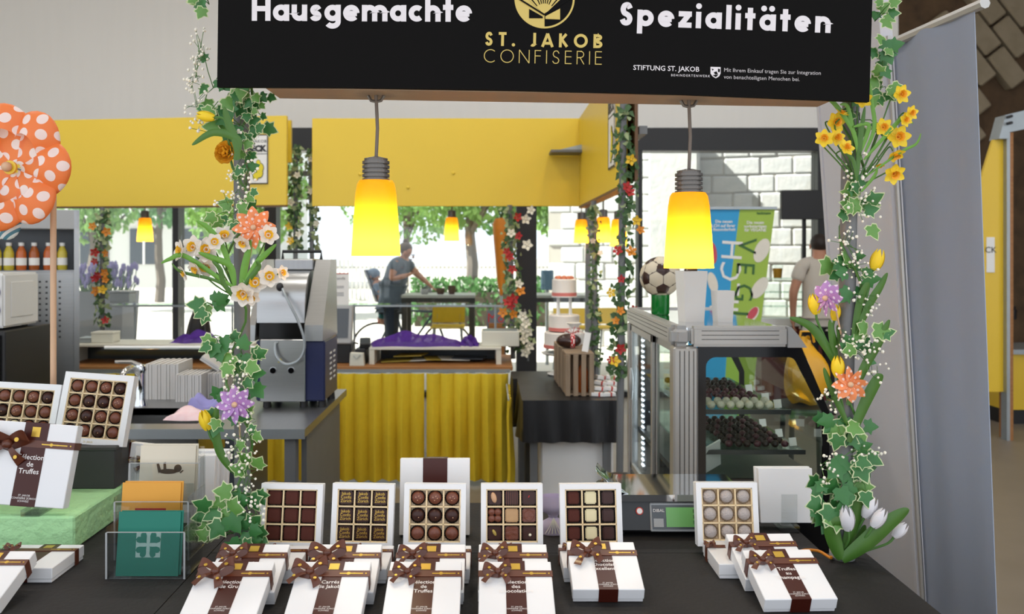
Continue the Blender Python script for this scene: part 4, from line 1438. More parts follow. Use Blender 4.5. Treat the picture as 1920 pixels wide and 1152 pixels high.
# tap
tp_ = thing('tap', 'chrome mixer tap behind the sink', 'tap', (X(263, 3.58), 3.58, WZ))
MB().lathe([(.03, 0), (.028, .012), (.022, .03), (.022, .13), (.026, .15), (.02, .17), (.0005, .172)], 18).build('body', m_chrome, tp_, smooth=True)
MB().tube(spline([(0, 0, .12), (-.005, -.06, .165), (-.01, -.13, .16), (-.012, -.16, .125)], 5), .012, 10).build('spout', m_chrome, tp_, smooth=True)
MB().tube([(0, 0, .165), (-.03, -.02, .185), (-.085, -.05, .19)], [.012, .009, .007], 8).build('lever', m_chrome, tp_, smooth=True)
# stacks of white cartons and napkins
m_stack = M('stacked white card', 'cfccc8', rough=.7, var=.12, vscale=3, stretch=(90, 1, 1))
for lb, x0, x1, py, d, dd in (('tall stack of flat white cartons left on the steel table', 273, 334, 683, 3.72, .2), ('shorter stack of white cartons right of the tall stack', 329, 377, 703, 3.66, .16),
                              ('white carton bundle half hidden behind the left garland', 378, 420, 700, 3.75, .18)):
    a, b = X(x0, d), X(x1, d)
    h = Z(py, d) - WZ
    o = thing('carton_stack', lb, 'cartons', ((a + b) / 2, d, WZ), (0, 0, 2))
    w_ = (b - a) / 2
    n = 11
    for k in range(n):
        u0 = -w_ + 2 * w_ * k / n
        MB().b2((u0 + .0008, .002 * (k % 3), 0), (u0 + 2 * w_ / n - .0008, dd, h - .003 * (k % 2))).build('carton', m_stack, o)
lc = thing('flat_carton', 'loose flat white carton leaning over the bundle by the garland', 'carton', (X(392, 3.8), 3.80, WZ + .135))
MB(rotm(0, 35, 10)).b2((-.05, 0, 0), (.05, .12, .022)).build('panel', m_stack, lc, bevel=.002)
MB(rotm(0, 35, 10)).b2((-.05, -.002, .009), (.05, 0, .012)).build('fold_line', m_gry, lc)
# folded cloths
def towel(label, p, w_, d_, h, m, seed):
    rg = random.Random(seed)
    a = [rg.uniform(0, 6) for _ in range(4)]
    def fn(u, v):
        e = min(1, 6 * min(u, 1 - u)) * min(1, 6 * min(v, 1 - v))
        return Vector(((u - .5) * w_ * (1 + .1 * math.sin(5 * v + a[0])), (v - .5) * d_ * (1 + .1 * math.sin(6 * u + a[1])), h * e ** .5 * (.7 + .25 * math.sin(8 * u + a[2]) + .2 * math.sin(9 * v + 4 * u + a[3]))))
    return tag(MB(tr(p)).grid(fn, 20, 14).build('dish_cloth', m, smooth=True), label, 'cloth')
towel('pink and white dish cloth crumpled on the steel table', (X(360, 3.32), 3.32, WZ + .0005), .17, .13, .04, M('pink checked cloth', 'e6b9bd', rough=.85, var=.25, vscale=40, col2='f1dfe0'), 1)
towel('lilac blue dish cloth behind the pink cloth', (X(385, 3.48), 3.5, WZ + .0005), .14, .11, .055, M('lilac cloth', '9a96cf', rough=.85, var=.2, vscale=30), 2)
# glass guard behind
gg = thing('glass_guard', 'low curved glass guard with bright edge behind the sink', 'guard', (X(300, 4.6), 4.45, 0))
w_ = X(470, 4.6) - X(300, 4.6)
w2 = X(300, 4.6) - X(165, 4.6)
MB().b2((-w2, .02, 0), (w_, .5, .80)).build('cabinet', m_dark, gg)
MB().grid(lambda u, v: Vector((-w2 + (w_ + w2) * u, .35 - .33 * math.cos(v * PI / 2), .80 + (Z(660, 4.6) - .80) * math.sin(v * PI / 2))), 2, 8).build('glass_sheet', m_fglass, gg, smooth=True)
MB().tube([(-w2, .35, Z(660, 4.6)), (w_, .35, Z(660, 4.6))], .010, 8).build('top_edge', m_white, gg)

# ------------------------------------------------------------------ steel chocolate melter
MD = 3.5
m_navy = M('navy enamel', '1d2550', rough=.35, var=.15)
mx_ = lambda px: X(px, MD) - X(540, MD)
mz_ = lambda py: Z(py, MD) - WZ
me_ = thing('melting_machine', 'stainless steel chocolate machine with hose and two round openings', 'machine', (X(540, MD), MD, WZ))
for x in (mx_(495), mx_(565), mx_(600)):
    for y in (.05, .24):
        MB(tr(x, y, 0)).lathe([(.018, 0), (.016, .03)], 12).build('foot', m_bin, me_)
MB().b2((mx_(478), .015, .028), (mx_(608), .30, mz_(640))).build('body', m_navy, me_, bevel=.006)
pnl = MB().b2((mx_(487), .0, .028), (mx_(572), .014, mz_(637))).build('front_panel', m_steel, me_, bevel=.003)
for px in (512, 546):
    MB(tr(mx_(px), 0, mz_(695)) @ STAND).lathe([(.0145, -.004), (.0145, .003), (.011, .0035), (.011, -.01)], 20).build('port_ring', m_steel, pnl)
    MB(tr(mx_(px), -.0008, mz_(695)) @ STAND).lathe([(.0125, 0), (.0125, .0035), (.0005, .0035)], 20).build('round_opening', m_blackgl, pnl)
MB(tr(mx_(526), -.001, mz_(680)) @ STAND).prism([(-.011, 0), (.011, 0), (0, .018)], 0, .001).build('warning_label', M('warning yellow', 'd8c63a'), pnl)
for k in range(6):
    MB().b2((mx_(608) - .001, .12, .1 + k * .022), (mx_(608) + .002, .16, .108 + k * .022)).build('vent_slot', m_white, me_)
    MB().b2((mx_(608) - .001, .2, .1 + k * .022), (mx_(608) + .002, .24, .108 + k * .022)).build('vent_slot', m_white, me_)
# lower dark gap, drum hood, side arms
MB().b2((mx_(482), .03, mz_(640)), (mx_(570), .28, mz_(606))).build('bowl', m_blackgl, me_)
hood = MB()
pr = []
zc, yc = mz_(606), .16
n = 14
r_ = mz_(508) - mz_(606)
hood.grid(lambda u, v: Vector((mx_(480) + (mx_(570) - mx_(480)) * u, yc - .15 * math.cos(v * PI), zc + r_ * math.sin(v * PI) ** .7)), 1, n)
for s in (480, 570):
    pts = [(yc - .15 * math.cos(k * PI / n), zc + r_ * math.sin(k * PI / n) ** .7) for k in range(n + 1)]
    hood.add([(mx_(s), y, z) for y, z in pts], [tuple(range(n + 1))])
hood.build('drum_hood', m_steel, me_, smooth=True)
for a, b in ((466, 479), (571, 606)):
    MB().add([(mx_(a), .0, mz_(640)), (mx_(b) - .003, .0, mz_(640)), (mx_(b), .0, mz_(610)), (mx_(a), .0, mz_(610)),
              (mx_(a) + .012, .17, mz_(488)), (mx_(b) + .0, .17, mz_(488)), (mx_(a), .32, mz_(640)), (mx_(b), .32, mz_(640)), (mx_(a) + .01, .30, mz_(488)), (mx_(b), .30, mz_(488))],
             [(0, 1, 2, 3), (3, 2, 5, 4), (6, 8, 9, 7), (4, 5, 9, 8), (0, 6, 7, 1), (0, 3, 4, 8, 6), (1, 7, 9, 5, 2)]).build('side_arm', m_steel, me_)
MB().b2((mx_(498), .14, mz_(508)), (mx_(574), .30, mz_(487))).build('top_tray', m_steel_h, me_, bevel=.004)
MB().tube([(mx_(508), .2, mz_(488)), (mx_(508), .2, mz_(472)), (mx_(584), .2, mz_(472)), (mx_(584), .2, mz_(488))], .007, 8).build('carry_handle', m_bin, me_, smooth=True)
MB().tube(spline([(mx_(527), -.012, mz_(534)), (mx_(545), -.05, mz_(562)), (mx_(566), -.05, mz_(605)), (mx_(576), -.045, mz_(645)), (mx_(565), -.04, mz_(672)), (mx_(540), -.035, mz_(681)), (mx_(522), -.03, mz_(667)), (mx_(517), -.012, mz_(646)), (mx_(521), .0, mz_(642))], 6), .0055, 8).build('hose', m_galv, me_, smooth=True)
MB(tr(mx_(527), -.02, mz_(538))).ball((0, 0, 0), .015, 12, 8, (1, 1, 1.2)).build('hose_knob', m_bin, me_, smooth=True)

# ------------------------------------------------------------------ drinks cooler and microwave
co = thing('drinks_cooler', 'stainless drinks cooler with bottle shelf at the left edge', 'cooler', (X(149, 5.25), 5.25, 0), (0, 0, 27))
MB().b2((-1.0, .03, 0), (-.0, .3, 1.42)).build('lower_cabinet', m_steel, co, bevel=.004)
hm = M('dark hole', '2a2c2d', rough=.6)
hl = MB()
for i in range(8):
    for j in range(4 + i):
        hl.box((-.36 + i * .036, .029, 1.36 - j * .034), (.012, .003, .011))
hl.build('vent_holes', hm, co, kind='stuff')
MB().b2((-1.0, .0, 0), (-.97, .3, 1.80)).build('side_wall', m_steel, co)
MB().b2((-.03, .0, 0), (0, .3, 1.80)).build('side_wall', m_steel, co)
MB().b2((-1.0, .0, 1.68), (0, .3, 1.80)).build('header', m_gry, co, bevel=.004)
MB().b2((-.97, .27, 1.42), (-.03, .3, 1.68)).build('back_panel', m_scr, co)
MB().b2((-.97, .03, 1.415), (-.03, .27, 1.43)).build('shelf', m_steel_h, co)
m_capw = M('white cap', 'e6e4df', rough=.4)
cols = (('yellow', 'c9b53a'), ('orange', 'c2622a'), ('amber', 'a4551f'))
def bottle(label, lx, col, capc):
    p = wm(co) @ Vector((lx, .09, 1.4302))
    t = thing('juice_bottle', label, 'bottle', p, group='juice bottles on the cooler shelf')
    MB().lathe([(.026, 0), (.029, .006), (.029, .105), (.020, .13), (.013, .142), (.013, .150), (.0005, .150)], 16).build('juice', M('juice ' + col, col, rough=.15, var=.2, vscale=18), t, smooth=True)
    MB().lathe([(.016, .148), (.016, .168), (.0005, .168)], 14).build('cap', m_capw, t, smooth=True)
    MB().lathe([(.0298, .03), (.0298, .075)], 16).build('bottle_label', m_paper, t, smooth=True)
bl = ['yellow juice bottle at the left frame edge on the cooler shelf', 'second yellow juice bottle from the left on the cooler shelf', 'first orange juice bottle on the cooler shelf',
      'second orange juice bottle, left of the gap on the cooler shelf', 'amber juice bottle behind the wooden stick', 'yellow juice bottle at the right end of the cooler shelf']
for i, (px, c) in enumerate(((6, 0), (27, 0), (48, 1), (70, 2), (95, 1), (119, 0))):
    bottle(bl[i], (px - 149) * 4.85 / FPX / .967, cols[c][1], 'w')
cab = thing('black_cabinet', 'black cabinet under the white microwave at the left edge', 'cabinet', (-2.9, 4.22, 0))
MB().b2((-.3, 0, .03), (.50, .44, 1.15)).build('body', m_bin, cab, bevel=.004)
MB().b2((-.28, -.012, .05), (.48, 0, 1.13)).build('door', m_blackgl, cab)
MB().tube([(.40, -.02, .6), (.40, -.045, .62), (.40, -.045, .78), (.40, -.02, .8)], .006, 8).build('door_handle', m_galv, cab, smooth=True)
mw = thing('microwave', 'white microwave with purple knobs on the black cabinet', 'microwave', (-2.68, 4.26, 1.1505))
m_wpl = M('white enamel', 'dcdcda', rough=.35, var=.04)
MB().b2((-.25, 0, .012), (.25, .33, .285)).build('housing', m_wpl, mw, bevel=.01, bseg=2)
MB().b2((.2495, .06, .06), (.2535, .27, .24)).build('side_emboss', m_wpl, mw, bevel=.0035)
MB().b2((-.24, -.006, .03), (.14, 0, .27)).build('door', m_scr, mw)
m_purp = M('purple knob', '3c2f78', rough=.4)
for z in (.10, .19):
    MB(tr(.205, 0, z) @ STAND).lathe([(.028, 0), (.026, .018), (.0005, .02)], 18).build('knob', m_purp, mw, smooth=True)
for x in (-.2, .2):
    for y in (.05, .28):
        MB(tr(x, y, 0)).lathe([(.015, 0), (.015, .014)], 10).build('foot', m_bin, mw)

# ------------------------------------------------------------------ garland posts of the far side
m_ivyd = M('ivy green', '3f6331', rough=.5, var=.45, vscale=30)
m_ivyp = M('ivy pale', '9fae7c', rough=.5, var=.3, vscale=30)
m_redf = M('red silk', 'b81f1f', rough=.6, var=.3)
m_orf = M('orange silk', 'e08a1e', rough=.6, var=.3)
m_yef = M('yellow silk', 'e8bc24', rough=.6, var=.25)
m_whf = M('cream silk', 'e9e2cd', rough=.6, var=.15)
FLM = {'r': m_redf, 'o': m_orf, 'y': m_yef, 'w': m_whf}
petal5 = {}
for k_, m_ in FLM.items():
    mb = MB()
    for i in range(5):
        T = rotm(0, 0, i * 72)
        mb.add([T @ Vector(p) for p in ((.1, 0, 0), (.55, -.38, .12), (1, -.1, .3), (1, .1, .3), (.55, .38, .12))], [(0, 1, 2, 3, 4)])
    mb.ball((0, 0, .1), .22, 8, 6)
    petal5[k_] = mb.mesh('blossom', m_)


def far_garland(label, path, d, flowers, rad_px=15, n=150, post_r=.018, zbot=0.0, ztop=None, leaf_px=10, tone=.5):
    """path: [(px,py)...]; post stands on zbot"""
    k = d / FPX
    x0 = X(path[0][0], d)
    t = thing('garland_post', label, 'garland', (x0, d, zbot))
    MB().tube([(X(path[-1][0], d) - x0, 0, 0), (0, 0, (ztop if ztop else Z(path[0][1], d)) - zbot)], post_r, 8).build('post', m_gpost, t)
    rg = random.Random(int(path[0][0]) + 3)
    mbs = [MB(), MB()]
    for i in range(n):
        u = rg.random()
        j = min(int(u * (len(path) - 1)), len(path) - 2)
        f = u * (len(path) - 1) - j
        px = path[j][0] * (1 - f) + path[j + 1][0] * f
        py = path[j][1] * (1 - f) + path[j + 1][1] * f
        a = rg.uniform(PI, 2 * PI) if rg.random() < .75 else rg.uniform(0, PI)
        rr_ = rg.uniform(.35, 1) * rad_px * k
        c = Vector((X(px, d) - x0 + rr_ * math.cos(a), rr_ * math.sin(a) * .8, Z(py, d) - zbot))
        s = leaf_px * k * rg.uniform(.6, 1.2)
        nrm = Vector((math.cos(a) + rg.uniform(-.5, .5), -1 + rg.uniform(-.4, .4), rg.uniform(-.3, .7)))
        T = tr(c) @ face_to(nrm) @ rotm(0, 0, rg.uniform(0, 360)) @ Matrix.Scale(s, 4)
        mbs[0 if rg.random() > tone else 1].add([T @ Vector(p) for p in ((0, -.6, 0), (.45, -.35, .1), (.3, .1, 0), (0, .7, .1), (-.3, .1, 0), (-.45, -.35, .1))], [(0, 1, 2, 3), (0, 3, 4, 5)])
    mbs[0].build('ivy_leaves', m_ivyd, t, kind='stuff')
    if mbs[1].f: mbs[1].build('pale_leaves', m_ivyp, t, kind='stuff')
    for c, px, py, s in flowers:
        T = tr(X(px, d) - x0, -rad_px * k * .9, Z(py, d) - zbot) @ face_to((rg.uniform(-.4, .4), -1, rg.uniform(-.2, .4))) @ rotm(0, 0, rg.uniform(0, 72)) @ Matrix.Scale(s * k, 4)
        inst('blossom', petal5[c], t, T)
    return t


GT = FB + .24
far_garland('slim post with red and orange flower garland in front of the far left window', [(192, 390), (192, 612)], 6.24,
            [('o', 180, 425, 8), ('o', 206, 435, 9), ('r', 184, 473, 9), ('r', 184, 490, 7), ('o', 205, 475, 8), ('r', 190, 517, 9), ('r', 184, 522, 8), ('o', 203, 512, 9), ('o', 186, 545, 10), ('y', 198, 543, 9), ('r', 204, 600, 8), ('o', 204, 525, 7)], 15, 170, zbot=CZ + RH + .02 if False else CZ, ztop=FB - .013)
far_garland('leafy cream garland post left of the two near the black window frame', [(555, 275), (552, 470)], 6.45,
            [('w', 560, 330, 7), ('w', 548, 380, 8), ('y', 545, 425, 8), ('y', 548, 452, 8), ('w', 562, 440, 7)], 14, 170, zbot=0, tone=.5)
far_garland('leafy cream garland post right beside the wide yellow fascia', [(582, 280), (590, 470)], 6.47,
            [('w', 585, 360, 7), ('w', 596, 420, 7), ('w', 584, 300, 6)], 11, 120, zbot=0, tone=.5)
far_garland('thick garland of red, orange and cream flowers on the black window column', [(956, 392), (962, 660)], 6.10,
            [('r', 970, 408, 9), ('w', 985, 412, 10), ('w', 995, 395, 9), ('r', 950, 472, 8), ('r', 955, 482, 9), ('w', 988, 460, 11), ('r', 960, 505, 9), ('w', 958, 438, 9), ('w', 972, 532, 9), ('o', 975, 545, 10),
             ('r', 952, 565, 10), ('r', 962, 560, 11), ('r', 958, 572, 9), ('o', 943, 585, 10), ('o', 962, 588, 9), ('r', 972, 443, 8)], 19, 210, zbot=CZ, ztop=FB - .002, tone=.45)
far_garland('cream blossom garland trailing down beside the wooden counter end', [(984, 580), (990, 660)], 5.98,
            [('w', 980, 592, 10), ('w', 986, 606, 10), ('w', 990, 622, 10), ('w', 982, 635, 10), ('w', 992, 648, 10), ('w', 985, 660, 10), ('w', 980, 618, 9)], 13, 40, .006, CZ - .0, tone=.9)
far_garland('slim ivy garland post right of the tiered cake', [(1113, 385), (1117, 690)], 5.31, [('w', 1110, 452, 6), ('w', 1124, 475, 6)], 13, 190, zbot=TZ, ztop=FB - .018, tone=.3)
far_garland('thick ivy garland post with red and yellow flowers left of the football', [(1170, 205), (1176, 350), (1168, 560), (1160, 712)], 4.22,
            [('y', 1180, 302, 11), ('r', 1172, 352, 10), ('r', 1178, 362, 10), ('y', 1190, 415, 10), ('o', 1197, 432, 9), ('r', 1155, 470, 10), ('o', 1180, 472, 11), ('y', 1142, 548, 10), ('r', 1162, 523, 8),
             ('r', 1185, 578, 8), ('o', 1160, 582, 9), ('r', 1160, 652, 11), ('y', 1150, 675, 11), ('r', 1142, 672, 8), ('o', 1152, 600, 8)], 22, 300, zbot=0, ztop=FT, leaf_px=13, tone=.15)

# ------------------------------------------------------------------ figures
def skin_mesh(name, nodes, edges, mat, sub=2, root=0):
    me = bpy.data.meshes.new(name)
    ids = {k: i for i, k in enumerate(nodes)}
    me.from_pydata([nodes[k][0] for k in nodes], [(ids[a], ids[b]) for a, b in edges], [])
    o = bpy.data.objects.new(name, me)
    COL.objects.link(o)
    sk = o.modifiers.new('skin', 'SKIN')
    sk.use_smooth_shade = True
    if not me.skin_vertices:
        pass
    for i, k in enumerate(nodes):
        r = nodes[k][1]
        me.skin_vertices[0].data[i].radius = r if isinstance(r, tuple) else (r, r)
        me.skin_vertices[0].data[i].use_root = (i == root)
    ss = o.modifiers.new('sub', 'SUBSURF')
    ss.levels = sub; ss.render_levels = sub
    dg = bpy.context.evaluated_depsgraph_get()
    m2 = bpy.data.meshes.new_from_object(o.evaluated_get(dg))
    bpy.data.objects.remove(o)
    bpy.data.meshes.remove(me)
    m2.name = name
    m2.materials.clear()
    m2.materials.append(mat)
    m2.polygons.foreach_set('use_smooth', [True] * len(m2.polygons))
    return m2


m_skin = M('skin', 'c08a70', rough=.55, var=.1)
m_hairb = M('dark brown hair', '2a1d17', rough=.6, var=.3)
m_hairg = M('ash brown hair', '6e6258', rough=.6, var=.3)
m_shirt = M('off-white tee', 'cfc6bb', rough=.85, var=.08)
m_gshirt = M('blue grey tee', '66727f', rough=.85, var=.15)
m_jean = M('dark jeans', '26303f', rough=.85, var=.2)
m_trous = M('black trousers', '1a1a1d', rough=.85, var=.2)


def add_hand(N, E, base, p, d, side, k=1.0):
    """five finger chains off a wrist node"""
    d = Vector(d).normalized(); s = Vector(side).normalized()
    pm = Vector(p) + d * .05 * k
    N[base + 'palm'] = (tuple(pm), (.030 * k, .018 * k)); E.append((base, base + 'palm'))
    n_ = d.cross(s)
    for i, (o, l) in enumerate(((-.03, .07), (-.01, .085), (.01, .08), (.03, .065))):
        a = pm + s * o * k + d * .03 * k
        b = a + d * l * .55 * k + n_ * .008 * k
        c = b + d * l * .4 * k + n_ * .02 * k
        for q, (pp, r_) in enumerate(((a, .010), (b, .009), (c, .008))):
            N['%sf%d%d' % (base, i, q)] = (tuple(pp), r_ * k)
        E += [(base + 'palm', '%sf%d0' % (base, i)), ('%sf%d0' % (base, i), '%sf%d1' % (base, i)), ('%sf%d1' % (base, i), '%sf%d2' % (base, i))]
    a = Vector(p) + d * .02 * k - s * .035 * k
    b = a + d * .035 * k - s * .02 * k
    N[base + 't0'] = (tuple(a), .011 * k); N[base + 't1'] = (tuple(b), .009 * k)
    E += [(base, base + 't0'), (base + 't0', base + 't1')]


def face_bits(parent, c, fwd, k=1.0, hair=None, up=(0, 0, 1)):
    T = tr(c) @ face_to(fwd, up)
    for s in (-1, 1):
        MB(T @ tr(s * .032 * k, .0, .088 * k)).ball((0, 0, 0), .011 * k, 8, 6).build('eye', m_dark, parent, smooth=True)
    MB(T @ tr(0, -.025 * k, .10 * k)).ball((0, 0, 0), .016 * k, 8, 6, (.8, 1.3, 1)).build('nose', m_skin, parent, smooth=True)
    MB(T @ tr(0, -.062 * k, .09 * k)).ball((0, 0, 0), .02 * k, 8, 6, (1.1, .35, .5)).build('mouth', M('lips', 'a0605a'), parent, smooth=True)
    for s in (-1, 1):
        MB(T @ tr(s * .084 * k, -.01 * k, .0)).ball((0, 0, 0), .025 * k, 8, 6, (.4, 1.2, .8)).build('ear', m_skin, parent, smooth=True)


# man seen from behind
man = thing('person', 'man in an off-white t-shirt and black trousers seen from behind at the glass counter', 'person', (X(1538, 8.28), 8.28, 0), (0, 0, -8))
N = {'hip': ((0, 0, .93), (.15, .10)), 'waist': ((0, 0, 1.08), (.14, .10)), 'chest': ((0, .01, 1.28), (.165, .11)), 'neckb': ((0, .0, 1.44), (.07, .06)), 'neck': ((0, .02, 1.50), .055),
     'head': ((0, .045, 1.585), (.075, .088)), 'crown': ((0, .04, 1.64), (.066, .078)),
     'shL': ((-.17, 0, 1.41), .062), 'elL': ((-.255, -.01, 1.14), .046), 'wrL': ((-.235, .10, .90), .03),
     'shR': ((.17, 0, 1.41), .062), 'elR': ((.25, .03, 1.14), .046), 'wrR': ((.14, .22, 1.05), .03),
     'thL': ((-.09, 0, .82), .095), 'knL': ((-.10, .01, .48), .062), 'anL': ((-.10, -.02, .09), .042), 'toL': ((-.11, .13, .035), .035),
     'thR': ((.09, 0, .82), .095), 'knR': ((.10, .02, .48), .062), 'anR': ((.10, 0, .09), .042), 'toR': ((.11, .15, .035), .035)}
E = [('hip', 'waist'), ('waist', 'chest'), ('chest', 'neckb'), ('neckb', 'neck'), ('neck', 'head'), ('head', 'crown'), ('neckb', 'shL'), ('shL', 'elL'), ('elL', 'wrL'), ('neckb', 'shR'), ('shR', 'elR'), ('elR', 'wrR'),
     ('hip', 'thL'), ('thL', 'knL'), ('knL', 'anL'), ('anL', 'toL'), ('hip', 'thR'), ('thR', 'knR'), ('knR', 'anR'), ('anR', 'toR')]
add_hand(N, E, 'wrL', N['wrL'][0], (.05, .25, -.95), (0, 1, .2)); add_hand(N, E, 'wrR', N['wrR'][0], (-.3, .9, -.1), (1, 0, 0))
inst('body', skin_mesh('body', N, E, m_skin), man, Matrix())
Ns = {k: (N[k][0], tuple(x * 1.2 for x in N[k][1]) if isinstance(N[k][1], tuple) else N[k][1] * 1.25) for k in ('hip', 'waist', 'chest', 'neckb', 'shL', 'shR')}
Ns['hem'] = ((0, 0, .90), (.178, .13)); Ns['slL'] = ((-.225, -.005, 1.24), .072); Ns['slR'] = ((.222, .015, 1.24), .072)
inst('t_shirt', skin_mesh('t_shirt', Ns, [('hip', 'hem'), ('hip', 'waist'), ('waist', 'chest'), ('chest', 'neckb'), ('neckb', 'shL'), ('shL', 'slL'), ('neckb', 'shR'), ('shR', 'slR')], m_shirt), man, Matrix())
Nt = {k: (N[k][0], tuple(x * 1.1 for x in N[k][1]) if isinstance(N[k][1], tuple) else N[k][1] * 1.18) for k in ('hip', 'thL', 'knL', 'anL', 'thR', 'knR', 'anR')}
inst('trousers', skin_mesh('trousers', Nt, [('hip', 'thL'), ('thL', 'knL'), ('knL', 'anL'), ('hip', 'thR'), ('thR', 'knR'), ('knR', 'anR')], m_trous), man, Matrix())
MB().ball((0, .028, 1.625), .098, 16, 12, (.90, 1.03, .92)).build('hair', m_hairb, man, smooth=True)
face_bits(man, (0, .045, 1.60), (0, 1, 0))

# woman leaning over the bicycle outside
FDW = 10.5
wo_ = thing('person', 'woman in a grey t-shirt bending over a bicycle outside the window', 'person', (X(738, FDW), FDW, -.03))
wx = lambda px: (px - 738) * FDW / FPX
wz = lambda py: Z(py, FDW) + .03
N = {'hip': ((wx(733), 0, wz(558)), (.13, .12)), 'waist': ((wx(737), -.0, wz(535)), (.11, .11)), 'chest': ((wx(747), -.02, wz(510)), (.13, .12)), 'neckb': ((wx(755), -.04, wz(488)), (.06, .06)), 'neck': ((wx(760), -.06, wz(482)), .045),
     'head': ((wx(765), -.08, wz(472)), (.07, .085)), 'crown': ((wx(763), -.07, wz(464)), (.06, .07)),
     'shL': ((wx(745), -.20, wz(494)), .055), 'elL': ((wx(738), -.26, wz(523)), .042), 'wrL': ((wx(768), -.26, wz(515)), .028),
     'shR': ((wx(762), .12, wz(497)), .055), 'elR': ((wx(782), .12, wz(516)), .042), 'wrR': ((wx(803), .05, wz(533)), .028),
     'thL': ((wx(735), -.09, wz(575)), .095), 'knL': ((wx(738), -.1, wz(628)), .062), 'anL': ((wx(733), -.1, wz(692)), .042), 'toL': ((wx(752), -.1, wz(700)), .035),
     'thR': ((wx(733), .09, wz(575)), .095), 'knR': ((wx(730), .1, wz(628)), .062), 'anR': ((wx(725), .12, wz(692)), .042), 'toR': ((wx(744), .12, wz(700)), .035)}
E = [('hip', 'waist'), ('waist', 'chest'), ('chest', 'neckb'), ('neckb', 'neck'), ('neck', 'head'), ('head', 'crown'), ('neckb', 'shL'), ('shL', 'elL'), ('elL', 'wrL'), ('neckb', 'shR'), ('shR', 'elR'), ('elR', 'wrR'),
     ('hip', 'thL'), ('thL', 'knL'), ('knL', 'anL'), ('anL', 'toL'), ('hip', 'thR'), ('thR', 'knR'), ('knR', 'anR'), ('anR', 'toR')]
add_hand(N, E, 'wrL', N['wrL'][0], (.9, 0, .3), (0, 1, 0), .9); add_hand(N, E, 'wrR', N['wrR'][0], (.7, 0, -.7), (0, 1, 0), .9)
inst('body', skin_mesh('body', N, E, m_skin), wo_, Matrix())
Ns = {k: (N[k][0], tuple(x * 1.38 for x in N[k][1]) if isinstance(N[k][1], tuple) else N[k][1] * 1.5) for k in ('hip', 'waist', 'chest', 'neckb', 'shL', 'shR')}
Ns['hem'] = ((wx(733), 0, wz(558) - .13), (.20, .19)); Ns['slL'] = ((wx(741), -.235, wz(511)), .074); Ns['slR'] = ((wx(774), .12, wz(508)), .07)
inst('t_shirt', skin_mesh('t_shirt', Ns, [('hip', 'hem'), ('hip', 'waist'), ('waist', 'chest'), ('chest', 'neckb'), ('neckb', 'shL'), ('shL', 'slL'), ('neckb', 'shR'), ('shR', 'slR')], m_gshirt), wo_, Matrix())
Nt = {k: (N[k][0], tuple(x * 1.2 for x in N[k][1]) if isinstance(N[k][1], tuple) else N[k][1] * 1.22) for k in ('hip', 'thL', 'knL', 'anL', 'thR', 'knR', 'anR')}
inst('jeans', skin_mesh('jeans', Nt, [('hip', 'thL'), ('thL', 'knL'), ('knL', 'anL'), ('hip', 'thR'), ('thR', 'knR'), ('knR', 'anR')], m_jean), wo_, Matrix())
MB(tr(wx(761), -.055, wz(466))).ball((0, 0, 0), .093, 14, 10, (.95, .98, .85)).build('hair', m_hairg, wo_, smooth=True)
MB(tr(wx(761), -.03, wz(453))).ball((0, 0, 0), .036, 10, 8).build('hair_bun', m_hairg, wo_, smooth=True)
face_bits(wo_, (wx(765), -.08, wz(473)), (.85, -.25, -.4), .95)
# child in a bicycle seat
ch = thing('person', 'small child in pale blue clothes and cap sitting in the bicycle seat outside', 'person', (X(708, 10.82), 10.82, -.03))
kx2 = lambda px: (px - 708) * 10.82 / FPX
kz2 = lambda py: Z(py, 10.82) + .03
N = {'hip': ((kx2(714), 0, kz2(560)), (.085, .09)), 'chest': ((kx2(709), 0, kz2(538)), (.085, .10)), 'neck': ((kx2(705), -.02, kz2(526)), .04), 'head': ((kx2(703), -.04, kz2(517)), (.062, .07)),
     'shL': ((kx2(707), -.11, kz2(532)), .04), 'elL': ((kx2(714), -.13, kz2(546)), .032), 'wrL': ((kx2(722), -.1, kz2(548)), .022),
     'shR': ((kx2(710), .1, kz2(532)), .04), 'elR': ((kx2(718), .12, kz2(546)), .032), 'wrR': ((kx2(726), .1, kz2(546)), .022),
     'knL': ((kx2(722), -.10, kz2(566)), .048), 'anL': ((kx2(716), -.12, kz2(600)), .032), 'toL': ((kx2(723), -.13, kz2(606)), .026),
     'knR': ((kx2(724), .10, kz2(566)), .048), 'anR': ((kx2(718), .12, kz2(600)), .032), 'toR': ((kx2(725), .13, kz2(606)), .026)}
E = [('hip', 'chest'), ('chest', 'neck'), ('neck', 'head'), ('chest', 'shL'), ('shL', 'elL'), ('elL', 'wrL'), ('chest', 'shR'), ('shR', 'elR'), ('elR', 'wrR'), ('hip', 'knL'), ('knL', 'anL'), ('anL', 'toL'), ('hip', 'knR'), ('knR', 'anR'), ('anR', 'toR')]
add_hand(N, E, 'wrL', N['wrL'][0], (1, 0, 0), (0, 1, 0), .6); add_hand(N, E, 'wrR', N['wrR'][0], (1, 0, 0), (0, 1, 0), .6)
inst('body', skin_mesh('body', N, E, m_skin), ch, Matrix())
m_bab = M('pale blue cotton', '7f93ad', rough=.85, var=.2)
Ns = {k: (N[k][0], tuple(x * 1.14 for x in N[k][1]) if isinstance(N[k][1], tuple) else N[k][1] * 1.25) for k in ('hip', 'chest', 'shL', 'shR', 'elL', 'elR')}
inst('jacket', skin_mesh('jacket', Ns, [('hip', 'chest'), ('chest', 'shL'), ('shL', 'elL'), ('chest', 'shR'), ('shR', 'elR')], m_bab), ch, Matrix())
Nt = {k: (N[k][0], tuple(x * 1.1 for x in N[k][1]) if isinstance(N[k][1], tuple) else N[k][1] * 1.2) for k in ('hip', 'knL', 'anL', 'knR', 'anR')}
